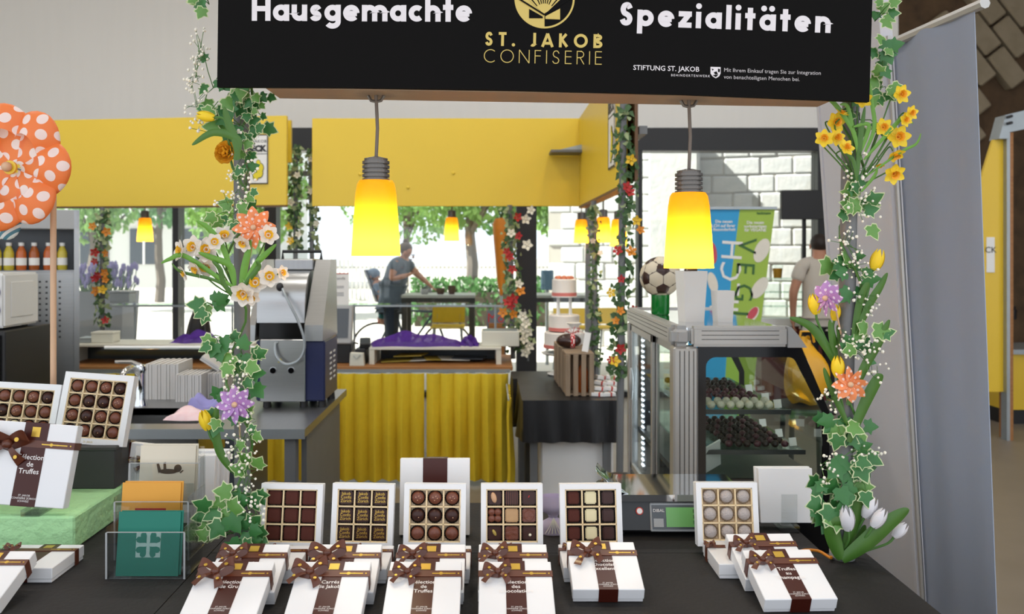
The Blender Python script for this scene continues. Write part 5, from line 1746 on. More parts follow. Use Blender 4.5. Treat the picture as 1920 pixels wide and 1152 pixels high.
inst('trousers', skin_mesh('trousers', Nt, [('hip', 'knL'), ('knL', 'anL'), ('hip', 'knR'), ('knR', 'anR')], M('teal trousers', '2f6f70', rough=.85)), ch, Matrix())
MB(tr(kx2(701), -.02, kz2(513))).ball((0, 0, 0), .085, 12, 9, (1, 1, .8)).build('cap', m_bab, ch, smooth=True)
face_bits(ch, (kx2(704), -.05, kz2(518)), (.55, -.75, .1), .75)
# bicycle
bi = thing('bicycle', 'bicycle with a dark child seat held by the woman outside', 'bicycle', (X(760, 10.88), 10.88, -.03))
bxx = lambda px: (px - 760) * 10.88 / FPX
bzz = lambda py: Z(py, 10.88) + .03
for px in (708, 838):
    wh = MB(tr(bxx(px), 0, .335)).tube([(.32 * math.cos(a * PI / 16), 0, .32 * math.sin(a * PI / 16)) for a in range(32)], .016, 6, closed=True).build('wheel', m_bin, bi, smooth=True)
    sp = MB(tr(bxx(px), 0, .335))
    for a in range(8):
        sp.tube([(-.31 * math.cos(a * PI / 8), 0, -.31 * math.sin(a * PI / 8)), (.31 * math.cos(a * PI / 8), 0, .31 * math.sin(a * PI / 8))], .0025, 4)
    sp.build('spokes', m_galv, wh)
    MB(tr(bxx(px), 0, .335) @ STAND).lathe([(.02, -.05), (.02, .05)], 8).build('hub', m_galv, wh)
fr_ = MB()
A_, B_, C_, D_b, Hh = (bxx(708), 0, .335), (bxx(762), 0, .3), (bxx(742), 0, .82), (bxx(815), 0, .80), (bxx(838), 0, .335)
for a, b in ((A_, B_), (A_, C_), (B_, C_), (C_, D_b), (B_, D_b), (D_b, Hh)):
    fr_.tube([a, b], .016, 6)
fr_.build('frame', M('bicycle blue', '4a5c74', rough=.4), bi, smooth=True)
MB().tube([(bxx(815), 0, .8), (bxx(808), 0, 1.02)], .013, 6).build('stem', m_galv, bi)
MB().tube(spline([(bxx(795), -.27, bzz(540)), (bxx(803), -.2, bzz(538)), (bxx(808), 0, 1.03), (bxx(803), .2, bzz(538)), (bxx(795), .27, bzz(540))], 4), .012, 6).build('handlebar', m_bin, bi, smooth=True)
MB().ball((bxx(742), 0, .87), .1, 10, 8, (1.2, .7, .35)).build('saddle', m_bin, bi, smooth=True)
st_ = MB()
st_.grid(lambda u, v: Vector((bxx(700) - (.02 - .12 * v) * 0 + bxx(716) - bxx(712) + (-.17 + .02) * v, -.17 + .34 * u, bzz(566) + .40 * v)) + Vector((-.05 * math.sin(PI * u) + .05, 0, 0)), 8, 8)
st_.build('child_seat_back', M('dark blue seat shell', '2e3a4c', rough=.6), bi, solid=.02, smooth=True)
MB().b2((bxx(704), -.16, bzz(572) - .02), (bxx(724), .16, bzz(572))).build('child_seat', M('dark blue seat shell'), bi, bevel=.01)
MB().tube([(bxx(714), 0, bzz(572) - .02), (bxx(712), 0, .66), (bxx(742), 0, .7)], .012, 6).build('seat_bracket', m_bin, bi)
MB().ball((bxx(711), -.03, bzz(600)), .03, 8, 6, (.6, .6, 1.6)).build('reflector', m_redf, bi, smooth=True)

# cafe furniture outdoors
m_dmet = M('dark table metal', '35322c', rough=.5, var=.15)
m_ttop = M('pale table laminate', 'b6b7ae', rough=.4, var=.06)
def bar_table(label, x0, x1, d, dd=.6):
    a = (X(x1, d) - X(x0, d)) / 2
    t = thing('cafe_table', label, 'table', (X((x0 + x1) / 2, d), d, -.03))
    h = Z(554, d) + .03
    MB().b2((-a, 0, h - .03), (a, dd, h)).build('tabletop', m_ttop, t)
    MB().b2((-a, -.004, h - .08), (a, .0, h - .03)).build('apron', m_dmet, t)
    for sx in (-1, 1):
        for y in (.03, dd - .03):
            MB().b2((sx * (a - .035) - .03, y - .03, 0), (sx * (a - .035) + .03, y + .03, h - .03)).build('leg', m_dmet, t)
bar_table('tall dark-legged cafe table outside in front of the woman', 752, 890, 9.75)
bar_table('tall cafe table outside behind the tiered cake', 990, 1118, 9.75)
def bar_chair(label, px, pyseat, d, back, w_=.42):
    t = thing('cafe_chair', label, 'chair', (X(px, d), d, -.03))
    h = Z(pyseat, d) + .03
    s = -1 if back else 1
    MB().grid(lambda u, v: Vector((-w_ / 2 + w_ * u, .02 + .38 * v, h + .03 * (2 * v - 1) ** 2 - .02)), 4, 8).build('seat', m_yel, t, solid=.018, smooth=True)
    MB().grid(lambda u, v: Vector((-w_ / 2 + w_ * u, .40 + .08 * v, h + .02 + .2 * v)), 4, 6).build('backrest', m_yel, t, solid=.018, smooth=True)
    for sx in (-1, 1):
        for y0, y1 in ((.06, .0), (.36, .44)):
            MB().tube([(sx * (w_ / 2 - .04), y0, h - .01), (sx * (w_ / 2 + .0), y1, 0)], .012, 6).build('leg', m_galv, t)
        MB().tube([(sx * (w_ / 2 - .06), .38, h - .01), (sx * (w_ / 2 - .06), .43, h + .12)], .010, 6).build('back_bracket', m_galv, t)
bar_chair('yellow moulded chair under the cafe table outside', 838, 614, 10.08, False, .40)
bar_chair('yellow chair outside right of the slim ivy garland', 1150, 616, 10.7, False, .36)
bar_chair('yellow chair outside behind the tiered cake pillars', 1073, 616, 10.9, False)
for nm, lb, px, py, r_, h, m in (('bowl', 'brown bowl on the cafe table outside', 826, 554, .05, .07, m_brown_t), ('pot', 'brown pot beside the bowl on the cafe table outside', 847, 554, .045, .10, m_brown_t), ('cup', 'grey cup left on the cafe table outside', 796, 554, .05, .06, m_gry)):
    o = thing(nm, lb, nm, (X(px, 10.0), 10.0, Z(554, 9.75)))
    MB().lathe([(r_ * .7, 0), (r_, h * .5), (r_ * .95, h), (r_ * .85, h), (r_ * .85, h * .7), (.0005, h * .7)], 16).build('vessel', m, o, smooth=True)
    MB().tube([(r_ * .9, 0, h * .8), (r_ * 1.4, 0, h * .6), (r_ * .95, 0, h * .3)], .006, 6).build('grip', m, o, smooth=True)
# planter with lavender outside left
pn = thing('planter', 'tall grey planter with lavender outside the left window', 'planter', (X(185, 9.9), 9.9, -.03))
MB().add([(-.3, 0, 0), (.24, 0, 0), (.24, .4, 0), (-.3, .4, 0), (-.36, -.03, 1.1), (.30, -.03, 1.1), (.30, .43, 1.1), (-.36, .43, 1.1)], [(3, 2, 1, 0), (0, 1, 5, 4), (1, 2, 6, 5), (2, 3, 7, 6), (3, 0, 4, 7), (4, 5, 6, 7)]).build('box', M('slate planter', '7c7d80', rough=.8), pn)
lv = MB(); lf = MB()
rg = random.Random(61)
for i in range(140):
    x, y = rg.uniform(-.34, .28), rg.uniform(0, .4)
    h = rg.uniform(.08, .32)
    p1 = Vector((x * 1.2 + rg.uniform(-.05, .05), y, 1.1 + h))
    lf.tube([(x, y, 1.08), p1], .006, 3)
    lv.ball(p1, .022, 5, 4, (1, 1, 2.2))
lf.build('stalks', m_leafA, pn, kind='stuff')
lv.build('lavender_heads', M('lavender bloom', '8f86b8', rough=.8), pn, kind='stuff')
# dark moulded chair inside near the window
dc = thing('chair', 'dark grey moulded chair behind the left cream riser', 'chair', (X(360, 7.4), 7.4, 0))
m_dch = M('dark grey shell', '54504c', rough=.45, var=.1)
MB().grid(lambda u, v: Vector(((u - .5) * .24 * max(.02, math.sin(PI * min(1, v * .5 + .5)) ** .45) * 1.05, .25 + .05 * v - .1 * (2 * u - 1) ** 2, .64 + .42 * v)), 12, 12).build('backrest', m_dch, dc, solid=.012, smooth=True)
MB().grid(lambda u, v: Vector(((u - .5) * .42, -.18 + .42 * v, .62 + .03 * (2 * v - 1) ** 2 + .02 * (2 * u - 1) ** 2)), 8, 8).build('seat', m_dch, dc, solid=.012, smooth=True)
for sx in (-1, 1):
    for y in (-.15, .2):
        MB().tube([(sx * .15, y, .62), (sx * .2, y * 1.2, 0)], .011, 6).build('leg', m_galv, dc)
bp_ = thing('backpack', 'black backpack hanging over the dark grey chair', 'bag', (X(369, 7.35), 7.35, .66))
MB().ball((0, 0, .17), .1, 14, 10, (.75, .55, 1.75)).build('pack', m_bin, bp_, smooth=True)
MB().tube([(-.03, .04, .3), (-.03, .16, .36), (-.03, .22, .3)], .008, 6).build('strap', m_bin, bp_, smooth=True)
# orange carrot figure, chalk board, blue box
cr_ = thing('carrot_figure', 'tall orange carrot figure on a pole behind the thick flower garland', 'figure', (X(940, 8.3), 8.3, 0))
MB().lathe([(.005, Z(560, 8.3)), (.04, Z(530, 8.3)), (.075, Z(450, 8.3)), (.085, Z(420, 8.3)), (.06, Z(410, 8.3)), (.0005, Z(408, 8.3))], 16).build('carrot', m_orf, cr_, smooth=True)
MB().tube([(0, 0, 0), (0, 0, Z(540, 8.3))], .012, 8).build('pole', m_galv, cr_)
MB().lathe([(.14, 0), (.14, .015), (.0005, .015)], 20).build('foot', m_galv, cr_)
for a in range(5):
    MB().tube([(0, 0, Z(409, 8.3)), (.05 * math.cos(a * 1.25), .05 * math.sin(a * 1.25), Z(388, 8.3))], [.012, .004], 5).build('carrot_leaf', m_ivyd, cr_)
cb = thing('chalk_board', 'grey chalk board with red writing behind the counter end', 'board', (X(930, 7.0), 7.0, 0))
T = rotm(-8, 0, 0)
MB(T).b2((-.075, 0, .15), (.085, .02, Z(582, 7))).build('board', M('slate grey', '5f6672', rough=.7), cb)
for x in (-.07, .065):
    MB(T).b2((x, 0, 0), (x + .015, .02, .16)).build('leg', m_wood, cb)
MB(rotm(8, 0, 0)).b2((-.06, .10, 0), (.07, .115, .95)).build('rear_leg', m_wood, cb)
text('Mo', .11, m_redf, cb, T @ tr(0, -.003, Z(605, 7)) @ STAND)
bb = thing('blue_sign', 'blue box sign on a post outside, right of the black column', 'sign', (X(1026, 11.8), 11.8, -.03))
MB().b2((-.085, -.05, Z(540, 11.8)), (.085, .05, Z(503, 11.8))).build('sign_box', M('faded blue', '5d7f9a', rough=.6), bb, bevel=.01)
MB().tube([(0, 0, 0), (0, 0, Z(540, 11.8))], .025, 8).build('post', m_galv, bb)

# ------------------------------------------------------------------ front tables
FZ = .91
def front_table(label, x0, x1, y0, y1, z, name='table'):
    t = thing(name, label, 'table', ((x0 + x1) / 2, (y0 + y1) / 2, 0))
    a, b = (x1 - x0) / 2, (y1 - y0) / 2
    MB().b2((-a + .004, -b + .004, z - .04), (a - .004, b - .004, z - .003)).build('tabletop', m_wood, t)
    MB().b2((-a, -b, z - .003), (a, b, z)).build('cloth_top', m_blkm, t)
    for lo, hi in (((-a - .003, -b - .003, .05), (a + .003, -b, z)), ((-a - .003, b, .05), (a + .003, b + .003, z)), ((-a - .003, -b, .05), (-a, b, z)), ((a, -b, .05), (a + .003, b, z))):
        MB().b2(lo, hi).build('cloth_drop', m_blkm, t)
    for sx in (-1, 1):
        for sy in (-1, 1):
            MB().b2((sx * (a - .05) - .02, sy * (b - .05) - .02, 0), (sx * (a - .05) + .02, sy * (b - .05) + .02, z - .04)).build('leg', m_gpost, t)
    return t
front_table('black-clothed front table carrying the rows of chocolate boxes', -.588, .79, 1.16, 1.80, FZ)
front_table('black-clothed table at the lower left carrying the green block', -1.9, -.596, 1.16, 2.16, FZ)
front_table('narrow black-clothed table behind the chocolate boxes carrying the scale', -.588, .70, 1.808, 2.16, FZ)

# ------------------------------------------------------------------ shop sign, beam and front lamps
SD = 1.66
m_sign = M('matt black sign', '090808', rough=.75, spec=.12, var=.1, vscale=4)
m_silver = M('silver lettering', 'd7d2d6', rough=.45, var=.03)
m_gold = M('gold lettering', 'c3ab5a', rough=.4, var=.06, metal=.2)
m_beam = M('raw beam wood', 'a89078', rough=.7, var=.15, vscale=5, stretch=(1, 8, 8))
sg = thing('shop_sign', 'long black confectionery sign with silver and gold lettering across the top', 'sign', (X(1020, SD), SD, 1.8))
c0 = Vector((X(1020, SD), 0, 1.8))
spx = lambda pts: [(X(px, SD) - c0.x, Z(py, SD) - 1.8) for px, py in pts]
MB().prism(spx([(407, 163), (640, 164), (960, 169), (1280, 177), (1630, 191), (1637, -40), (1640, -150), (411, -150)]), -.012, 0, STAND).build('panel', m_sign, sg)
fit_text('Hausgemachte', .225, .70, 44 * SD / FPX, P(472, 39, SD - .001), P(885, 41, SD - .001), 'lettering', m_silver, sg)
fit_text('Spezialitäten', .225, .70, 44 * SD / FPX, P(1161, 47.5, SD - .001), P(1557, 62, SD - .001), 'lettering', m_silver, sg)
fit_text('ST. JAKOB', .20, .70, 26 * SD / FPX, P(909, 85.5, SD - .001), P(1128, 90.5, SD - .001), 'lettering', m_gold, sg)
fit_text('CONFISERIE', .062, .70, 25 * SD / FPX, P(907, 117, SD - .001), P(1128, 121.5, SD - .001), 'lettering', m_gold, sg)
def on_sign(s, px, py, hpx, mat, rot, align='LEFT', off=0., sp=1.0):
    p = P(px, py, SD - .001)
    inst('lettering', text_mesh(s, hpx * SD / FPX, mat, align=align, off=off, spacing=sp), sg, tr(p - Vector((c0.x, SD, 1.8))) @ STAND @ rotm(0, 0, -rot))
on_sign('STIFTUNG ST. JAKOB', 1187, 131, 13.2, m_silver, 1.6, off=.00012, sp=1.0)
on_sign('BEHINDERTENWERK', 1258, 143, 6.2, m_silver, 1.6, sp=1.35)
on_sign('Mit Ihrem Einkauf tragen Sie zur Integration', 1357, 134.5, 10.3, M('soft silver lettering', 'b5b0b2', rough=.5), 1.9)
on_sign('von benachteiligten Menschen bei.', 1357, 147.5, 10.3, M('soft silver lettering'), 1.9)
# little shield
kk = SD / FPX
def sgpoly(pts, mat, z, nm):
    MB().prism([(X(px, SD) - c0.x, Z(py, SD) - 1.8) for px, py in pts], z, z + .0003, STAND).build(nm, mat, sg)
shd = [(1332, 125.5), (1351, 126), (1351, 138), (1348, 143.5), (1342, 147), (1336, 143.5), (1332, 138)]
sgpoly(shd, m_silver, .0004, 'shield_emblem')
for pts in ([(1346, 129), (1350, 130), (1349, 136), (1346, 135)], [(1338, 136), (1343, 134), (1346, 139), (1341, 140)], [(1336, 141), (1347, 140), (1342, 145)], [(1334, 129), (1338, 130), (1336, 133)]):
    sgpoly(pts, m_sign, .0009, 'emblem_detail')
# scallop emblem: gold disc, left half gold, right half dark with gold rim
ecx, ecy, er = 1021, -3, 56.5
def circ(r, a0, a1, n=40): return [(ecx + r * math.cos(R(a0 + (a1 - a0) * i / n)), ecy - r * math.sin(R(a0 + (a1 - a0) * i / n))) for i in range(n + 1)]
sgpoly(circ(er, 0, 360, 64)[:-1], m_gold, .0004, 'emblem_disc')
sgpoly(circ(er - 3.6, -90, 90), m_sign, .0009, 'emblem_dark_half')
apx, apy = 1020.6, 28
fan = [(apx, apy)] + [(apx + 85 * math.sin(R(a)), apy - 85 * math.cos(R(a))) for a in range(-58, 59, 4)]
fan = [(apx, apy)] + [p for p in fan[1:]]
def clipc(p, r):
    dx, dy = p[0] - ecx, p[1] - ecy
    l = math.hypot(dx, dy)
    return p if l <= r else (ecx + dx * r / l, ecy + dy * r / l)
sgpoly([(apx, apy)] + [clipc((apx + 140 * math.sin(R(a)), apy - 140 * math.cos(R(a))), er - 1) for a in range(-58, 59, 4)], m_gold, .0014, 'emblem_shell')
def ray_line(a, r0, r1, w0, w1):
    s, c = math.sin(R(a)), -math.cos(R(a))
    q = []
    for r_, w2 in ((r0, w0), (r1, w1)):
        q.append(((apx + s * r_ - c * w2 / 2, apy + c * r_ + s * w2 / 2), (apx + s * r_ + c * w2 / 2, apy + c * r_ - s * w2 / 2)))
    sgpoly([q[0][0], q[1][0], q[1][1], q[0][1]], m_sign, .0019, 'emblem_ray')
for a in (-40, -24, -14, -4.5, 4.5, 14, 24, 40):
    ray_line(a, 21, 60, 1.6, 3.4)
ray_line(-58, 0, 66, 3.0, 3.0); ray_line(58, 0, 66, 3.4, 3.4)
sgpoly([(992, 17), (1017.5, 31.5), (1017.5, 34.5), (992, 34.5)], m_sign, .0014, 'emblem_dark_field')
sgpoly([(1022.5, 31), (1050, 16.5), (1050, 37), (1022.5, 36)], m_gold, .0016, 'emblem_gold_field')
# beam behind the sign
bmz = Z(165, SD) + .002
bmx = thing('beam', 'pale wooden beam behind the black sign holding both front lamps', 'beam', (X(1010, 1.73), 1.73, bmz))
L0, L1 = X(512, 1.73) - X(1010, 1.73), X(1552, 1.73) - X(1010, 1.73)
dz0, dz1 = .0, -.018
MB().add([(L0, -.055, dz0), (L1, -.055, dz1), (L1, .055, dz1), (L0, .055, dz0), (L0, -.055, .16), (L1, -.055, .16), (L1, .055, .16), (L0, .055, .16)],
         [(3, 2, 1, 0), (4, 5, 6, 7), (0, 1, 5, 4), (1, 2, 6, 5), (2, 3, 7, 6), (3, 0, 4, 7)]).build('timber', m_beam, bmx)
MB().b2((L0 - .09, -.02, .06), (L1 + .06, .02, .1)).build('tie_rod', m_gpost, bmx)
LD = 1.73
for px, py, lb in ((705, 480, 'large glowing yellow lamp hanging left under the black sign'), (1291.5, 503, 'large glowing yellow lamp hanging right above the football')):
    p = P(px, py, LD)
    f = (p.x - bmx.matrix_basis.translation.x - L0) / (L1 - L0)
    lamp(lb, p, 1.005, bmz + dz0 + (dz1 - dz0) * f + .001, LP * 1.45)

# ------------------------------------------------------------------ grey roll-up walls on the right
m_fab = M('grey banner fabric', '98a1b2', rough=.8, var=.14, vscale=1.6, col2='8992a5', stretch=(1, 1, .4))
m_fab2 = M('light grey panel', 'c6c5ca', rough=.75, var=.06, vscale=1.5)
A0, A1 = P(1672, 82, 2.2), P(1828, 18, 1.86)
B0, B1 = P(1747, 1250, 2.2), P(1890, 1250, 1.86)
B0.z = B1.z = .08
B0.x = X(1672, 2.2) + .122; B1.x = X(1828, 1.86) + .085
rw = thing('roll_up_banner', 'grey roll-up banner with silver frame at the right edge', 'banner', (B0 + B1) / 2 - Vector((0, 0, .08)))
def bfn(u, v):
    p = B0.lerp(B1, u).lerp(A0.lerp(A1, u), v)
    return p + Vector((.006 * math.sin(5 * u + 2 * v) + .004 * math.sin(11 * u), 0, 0))
MB().grid(bfn, 16, 10).build('fabric', m_fab, rw, world=True, smooth=True, solid=.002)
MB().tube([A0 + Vector((-.004, .02, .0)), P(1842, 8, 1.84) + Vector((0, -.01, .0))], .012, 8).build('top_rail', m_alu, rw, world=True)
MB().tube([Vector((B0.x - .006, 2.2, .06)), A0 + Vector((-.008, 0, .02))], .007, 8).build('side_pole', m_alu, rw, world=True)
MB().box((0, 0, .04), (.14, .5, .08), rotm(0, 0, 0).to_3x3()).build('base', m_alu, rw, bevel=.01)
wp2 = thing('partition', 'light grey partition panel behind the right garland', 'partition', (1.165, 2.55, 0.012), (0, -3.8, 0))
MB().b2((-.012, -.33, .06), (.012, .11, 2.9)).build('panel', m_fab2, wp2)
for y in (-.335, .10):
    MB().b2((-.016, y - .004, 0), (.016, y + .014, 2.9)).build('edge_profile', m_fab2, wp2)
MB().b2((-.1, -.27, 0), (.1, -.2, .03)).build('foot', m_alu, wp2)
MB().b2((-.1, .04, 0), (.1, .1, .03)).build('foot', m_alu, wp2)

# ------------------------------------------------------------------ chocolate boxes
m_boxw = M('white gloss card', 'e6e5e6', rough=.35, var=.02)
m_boxin = M('pale beige insert', 'e2cfb4', rough=.6, var=.08)
m_div = M('golden beige divider', 'ead0a4', rough=.55, var=.1)
m_band = M('brown satin sleeve', '41160e', rough=.33, spec=.35, var=.1)
m_rib = M('copper brown ribbon', '5e2c17', rough=.38, var=.25, vscale=60, coat=.1)
m_ribg = M('gold foil print', 'd6b04a', rough=.3, metal=.6, var=.1)
m_wtxt = M('white print', 'efe9e6', rough=.5)


def bow_parts(t, T, s, seed):
    """satin bow: two loops, two tails, knot; T puts it on the lid"""
    rg = random.Random(seed)
    for sd, ang, ln in ((-1, rg.uniform(8, 30), .033), (1, rg.uniform(18, 42), .033)):
        pts, wv = [], []
        n = 12
        for k in range(n + 1):
            a = k / n
            r_ = ln * s * math.sin(PI * a)
            side = math.cos(PI * a)
            x = sd * r_ * math.cos(R(ang))
            y = r_ * math.sin(R(ang)) + .008 * s * side
            z = .003 + .011 * s * math.sin(PI * a) ** .8 + .009 * s * side * math.sin(PI * a)
            pts.append(Vector((x, y, z)))
            v = Vector((-.25 * sd, .75, .65 - .5 * side))
            wv.append(v.normalized())
        wd = [.008 * s + .011 * s * math.sin(PI * k / n) for k in range(n + 1)]
        lp = MB(T).ribbon(pts, wd, wv).build('bow_loop', m_rib, t, solid=.0006, smooth=True)
        MB(T @ tr(sd * ln * s * .6 * math.cos(R(ang)), ln * s * .6 * math.sin(R(ang)), .0165 * s)).lathe([(.0035 * s, 0), (.0035 * s, .0008)], 8).build('gold_mark', m_ribg, lp)
    for sd, ang, ln in ((-1, rg.uniform(-55, -30), .042), (1, rg.uniform(-70, -45), .036)):
        d = Vector((sd * math.cos(R(ang)), math.sin(R(ang)), 0))
        pr = Vector((-d.y, d.x, .25)).normalized()
        pts = [d * (ln * s * k / 6) + Vector((0, 0, .006 + .006 * math.sin(PI * k / 6) - .001 * k * .4)) for k in range(7)]
        tl = MB(T).ribbon(pts, [.006 * s + .0018 * s * k for k in range(7)], pr).build('bow_tail', m_rib, t, solid=.0006, smooth=True)
        MB(T @ tr(d * ln * s * .7 + Vector((0, 0, .0125)))).lathe([(.003 * s, 0), (.003 * s, .0008)], 8).build('gold_mark', m_ribg, tl)
    MB(T).ball((0, 0, .009), .0075 * s, 10, 7, (1.1, 1, .9)).build('bow_knot', m_rib, t, smooth=True)


BW, BH = .13, .029
def gift_box(label, loc, tilt, yaw, lines=None, w=BW, h=BH, seed=1, bowx=-.2, bowscale=1.0, ribbon=True, bw=.27, mat=None, group='closed chocolate boxes'):
    t = thing('chocolate_box', label, 'chocolate box', loc, (tilt, 0, yaw), group, mat=mat)
    MB().b2((-w / 2 + .0015, .0015, 0), (w / 2 - .0015, w - .0015, h * .3)).build('base', m_boxw, t, bevel=.0008)
    MB().b2((-w / 2, 0, h * .24), (w / 2, w, h)).build('lid', m_boxw, t, bevel=.0012)
    b = w * bw / 2
    bd = MB()
    bd.b2((-b, -.0006, h), (b, w + .0006, h + .0007)).b2((-b, -.0008, .001), (b, -.0001, h + .0007)).b2((-b, w + .0001, .001), (b, w + .0008, h + .0007))
    bd = bd.build('brown_sleeve', m_band, t)
    ry = w * .745
    if ribbon:
        rb = MB()
        rb.b2((-w / 2 - .0012, ry - .0075, h + .0007), (w / 2 + .0012, ry + .0075, h + .0017))
        for s in (-1, 1): rb.b2((s * (w / 2 + .0008) - .0006, ry - .0075, .0), (s * (w / 2 + .0008) + .0006, ry + .0075, h + .0012))
        rb = rb.build('ribbon', m_rib, t)
        for x in (.22, .30, .46):
            MB(tr(x * w, ry, h + .0017)).lathe([(.0036 if x == .22 else .0016, 0), (.0036 if x == .22 else .0016, .0004)], 10).build('gold_mark', m_ribg, rb)
        MB().b2((.1 * w, ry - .0012, h + .0017), (.42 * w, ry + .0012, h + .002)).build('gold_print', m_ribg, rb)
        bow_parts(t, tr(bowx * w, ry - .004, h + .0015), bowscale * w / .13, seed)
        MB().b2((-.009, w * .83, h + .0008), (.009, w * .95, h + .0011)).build('gold_crest', m_ribg, bd)
    if lines:
        for k, s in enumerate(lines):
            inst('lettering', text_mesh(s, .0115 * w / .13, m_wtxt, off=.0001), bd, tr(0, w * (.555 - .085 * k), h + .001))
        for k, s in enumerate(('ST. JAKOB', 'CONFISERIE ZÜRICH', 'SCHWEIZ')):
            inst('lettering', text_mesh(s, .0042 * w / .13, m_wtxt), bd, tr(0, w * (.115 - .034 * k), h + .001))
    return t


cols_ = [(412, 1.445, ('Sélection', 'de Gru'), 'first'), (607, 1.445, ('Carrés', 'de Jakob'), 'second'), (790, 1.445, ('Sélection', 'de', 'Truffes'), 'third'), (969, 1.445, ('Sélection', 'des', 'Chocolatiers'), 'fourth')]
for i, (px, d, ln, nm) in enumerate(cols_):
    x = X(px, d)
    gift_box('white chocolate box with copper bow, front of the %s row from left' % nm, (x, d, FZ + .0005), 20, 0, ln, seed=10 + i, bowx=-.24 if i != 1 else -.30, bowscale=1.0 if i < 2 else .8)
    gift_box('white chocolate box with copper bow, behind the front one in the %s row from left' % nm, (x + (.006, .008, .004, -.002)[i], d + .092, FZ + .0005), 20, 0, ln, seed=30 + i, bowx=-.26, bowscale=.82 if i != 1 else 1.05)
    gift_box('flat white chocolate box at the back of the %s row from left' % nm, (x + (.02, .018, .012, .0)[i], d + .19, FZ + .0005), 0, 0, ln, seed=50 + i, bowx=-.1, bowscale=.5)
x5 = X(1140, 1.55)
gift_box('single white chocolate box leaning forward right of the fourth row', (x5, 1.55, FZ + .0005), 20, 0, ('Sélection', 'Chocolats', 'Excellents'), seed=71, bowx=-.22, bowscale=.95)
gift_box('flat white chocolate box peeping out under the leaning single box', (x5 - .008, 1.642, FZ + .0005), 0, 0, None, seed=72, bowx=-.32, bowscale=.5)
x6 = X(1499, 1.507)
gift_box('front white chocolate box of the rightmost row', (x6, 1.507, FZ + .0005), 20, 2, ('Truffes', 'au', 'Champagne'), seed=81, bowx=-.3, bowscale=.72)
gift_box('second white chocolate box of the rightmost row', (x6 - .006, 1.599, FZ + .0005), 20, 2, ('Truffes', 'au', 'Champagne'), seed=82, bowx=-.28, bowscale=.72)
gift_box('flat white chocolate box at the left back of the rightmost row', (x6 - .036, 1.66, FZ + .0005), 0, 0, None, seed=83, bowx=-.44, bowscale=.4)
# lower left pair
gift_box('white chocolate box at the lower left corner', (-.925, 1.50, FZ + .0005), 20, 0, ('Sélection', 'de', 'Truffes'), seed=91, bowx=-.34, bowscale=1.2)
gift_box('flat white chocolate box behind the one at the lower left corner', (-.908, 1.64, FZ + .0005), 0, 0, None, seed=92, bowx=-.5, bowscale=.5)

# ---- open display boxes
def disp(label, desc, px, d, n, kinds, w=BW, lean=10, roll=0, z=None, t=.026, yaw=0, clipx=None, easel=True, half=None):
    z = FZ + .019 if z is None else z
    Mx = tr(X(px, d), d, z) @ rotm(0, 0, yaw) @ rotm(-lean, 0, 0) @ rotm(0, roll, 0)
    o = thing('open_chocolate_box', label, 'chocolate box', mat=Mx, group='open chocolate boxes')
    rim = w * .085
    MB().b2((-w / 2, t * .55, 0), (w / 2, t, w)).build('tray', m_boxw, o, bevel=.001)
    fr = MB()
    for lo, hi in (((-w / 2, 0, 0), (w / 2, t * .56, rim)), ((-w / 2, 0, w - rim), (w / 2, t * .56, w)), ((-w / 2, 0, rim), (-w / 2 + rim, t * .56, w - rim)), ((w / 2 - rim, 0, rim), (w / 2, t * .56, w - rim))):
        fr.b2(lo, hi)
    fr.build('rim', m_boxw, o)
    inn_ = w - 2 * rim
    MB().b2((-inn_ / 2, t * .5, rim), (inn_ / 2, t * .551, w - rim)).build('insert', m_boxin, o)
    c = inn_ / n
    for k in range(n + 1):
        u = -inn_ / 2 + k * c
        ww = .0015 if 0 < k < n else .0026
        MB().b2((u - ww, .002, rim), (u + ww, t * .5, w - rim)).build('divider', m_div, o)
        MB().b2((-inn_ / 2, .002, rim + k * c - ww), (inn_ / 2, t * .5, rim + k * c + ww)).build('divider', m_div, o)
    inst('lettering', text_mesh('St. Jakob', rim * .45, m_gold), o, tr(0, -.0004, rim * .3) @ STAND)
    rn = ('top', 'second', 'third', 'bottom') if n == 4 else ('top', 'middle', 'bottom')
    cn = ('far left', 'inner left', 'inner right', 'far right') if n == 4 else ('left', 'middle', 'right')
    for r_ in range(n):
        for q in range(n):
            kd = kinds[r_ % len(kinds)][q % len(kinds[0])]
            if kd == ' ': continue
            x = -inn_ / 2 + (q + .5) * c
            zz = w - rim - (r_ + .5) * c
            choc(kd, Mx @ tr(x, t * .5 - .0002, zz) @ STAND, c, '%s, %s row %s in the %s' % (CH[kd][0], rn[r_], cn[q], desc))
    if easel:
        ez = thing('display_easel', 'small clear acrylic easel under the %s' % desc, 'easel', (X(px, d), d, z - .018), (0, 0, yaw))
        MB().b2((-.022, -.012, 0), (.022, .07, .003)).build('foot_plate', m_acr, ez)
        MB().b2((-.022, -.012, .003), (.022, t * .9, .0165)).build('ledge', m_acr, ez)
        MB(tr(0, t * 1.25, .003) @ rotm(-lean, 0, 0)).b2((-.018, 0, 0), (.018, .002, .07)).build('back_rest', m_acr, ez)
    return Mx


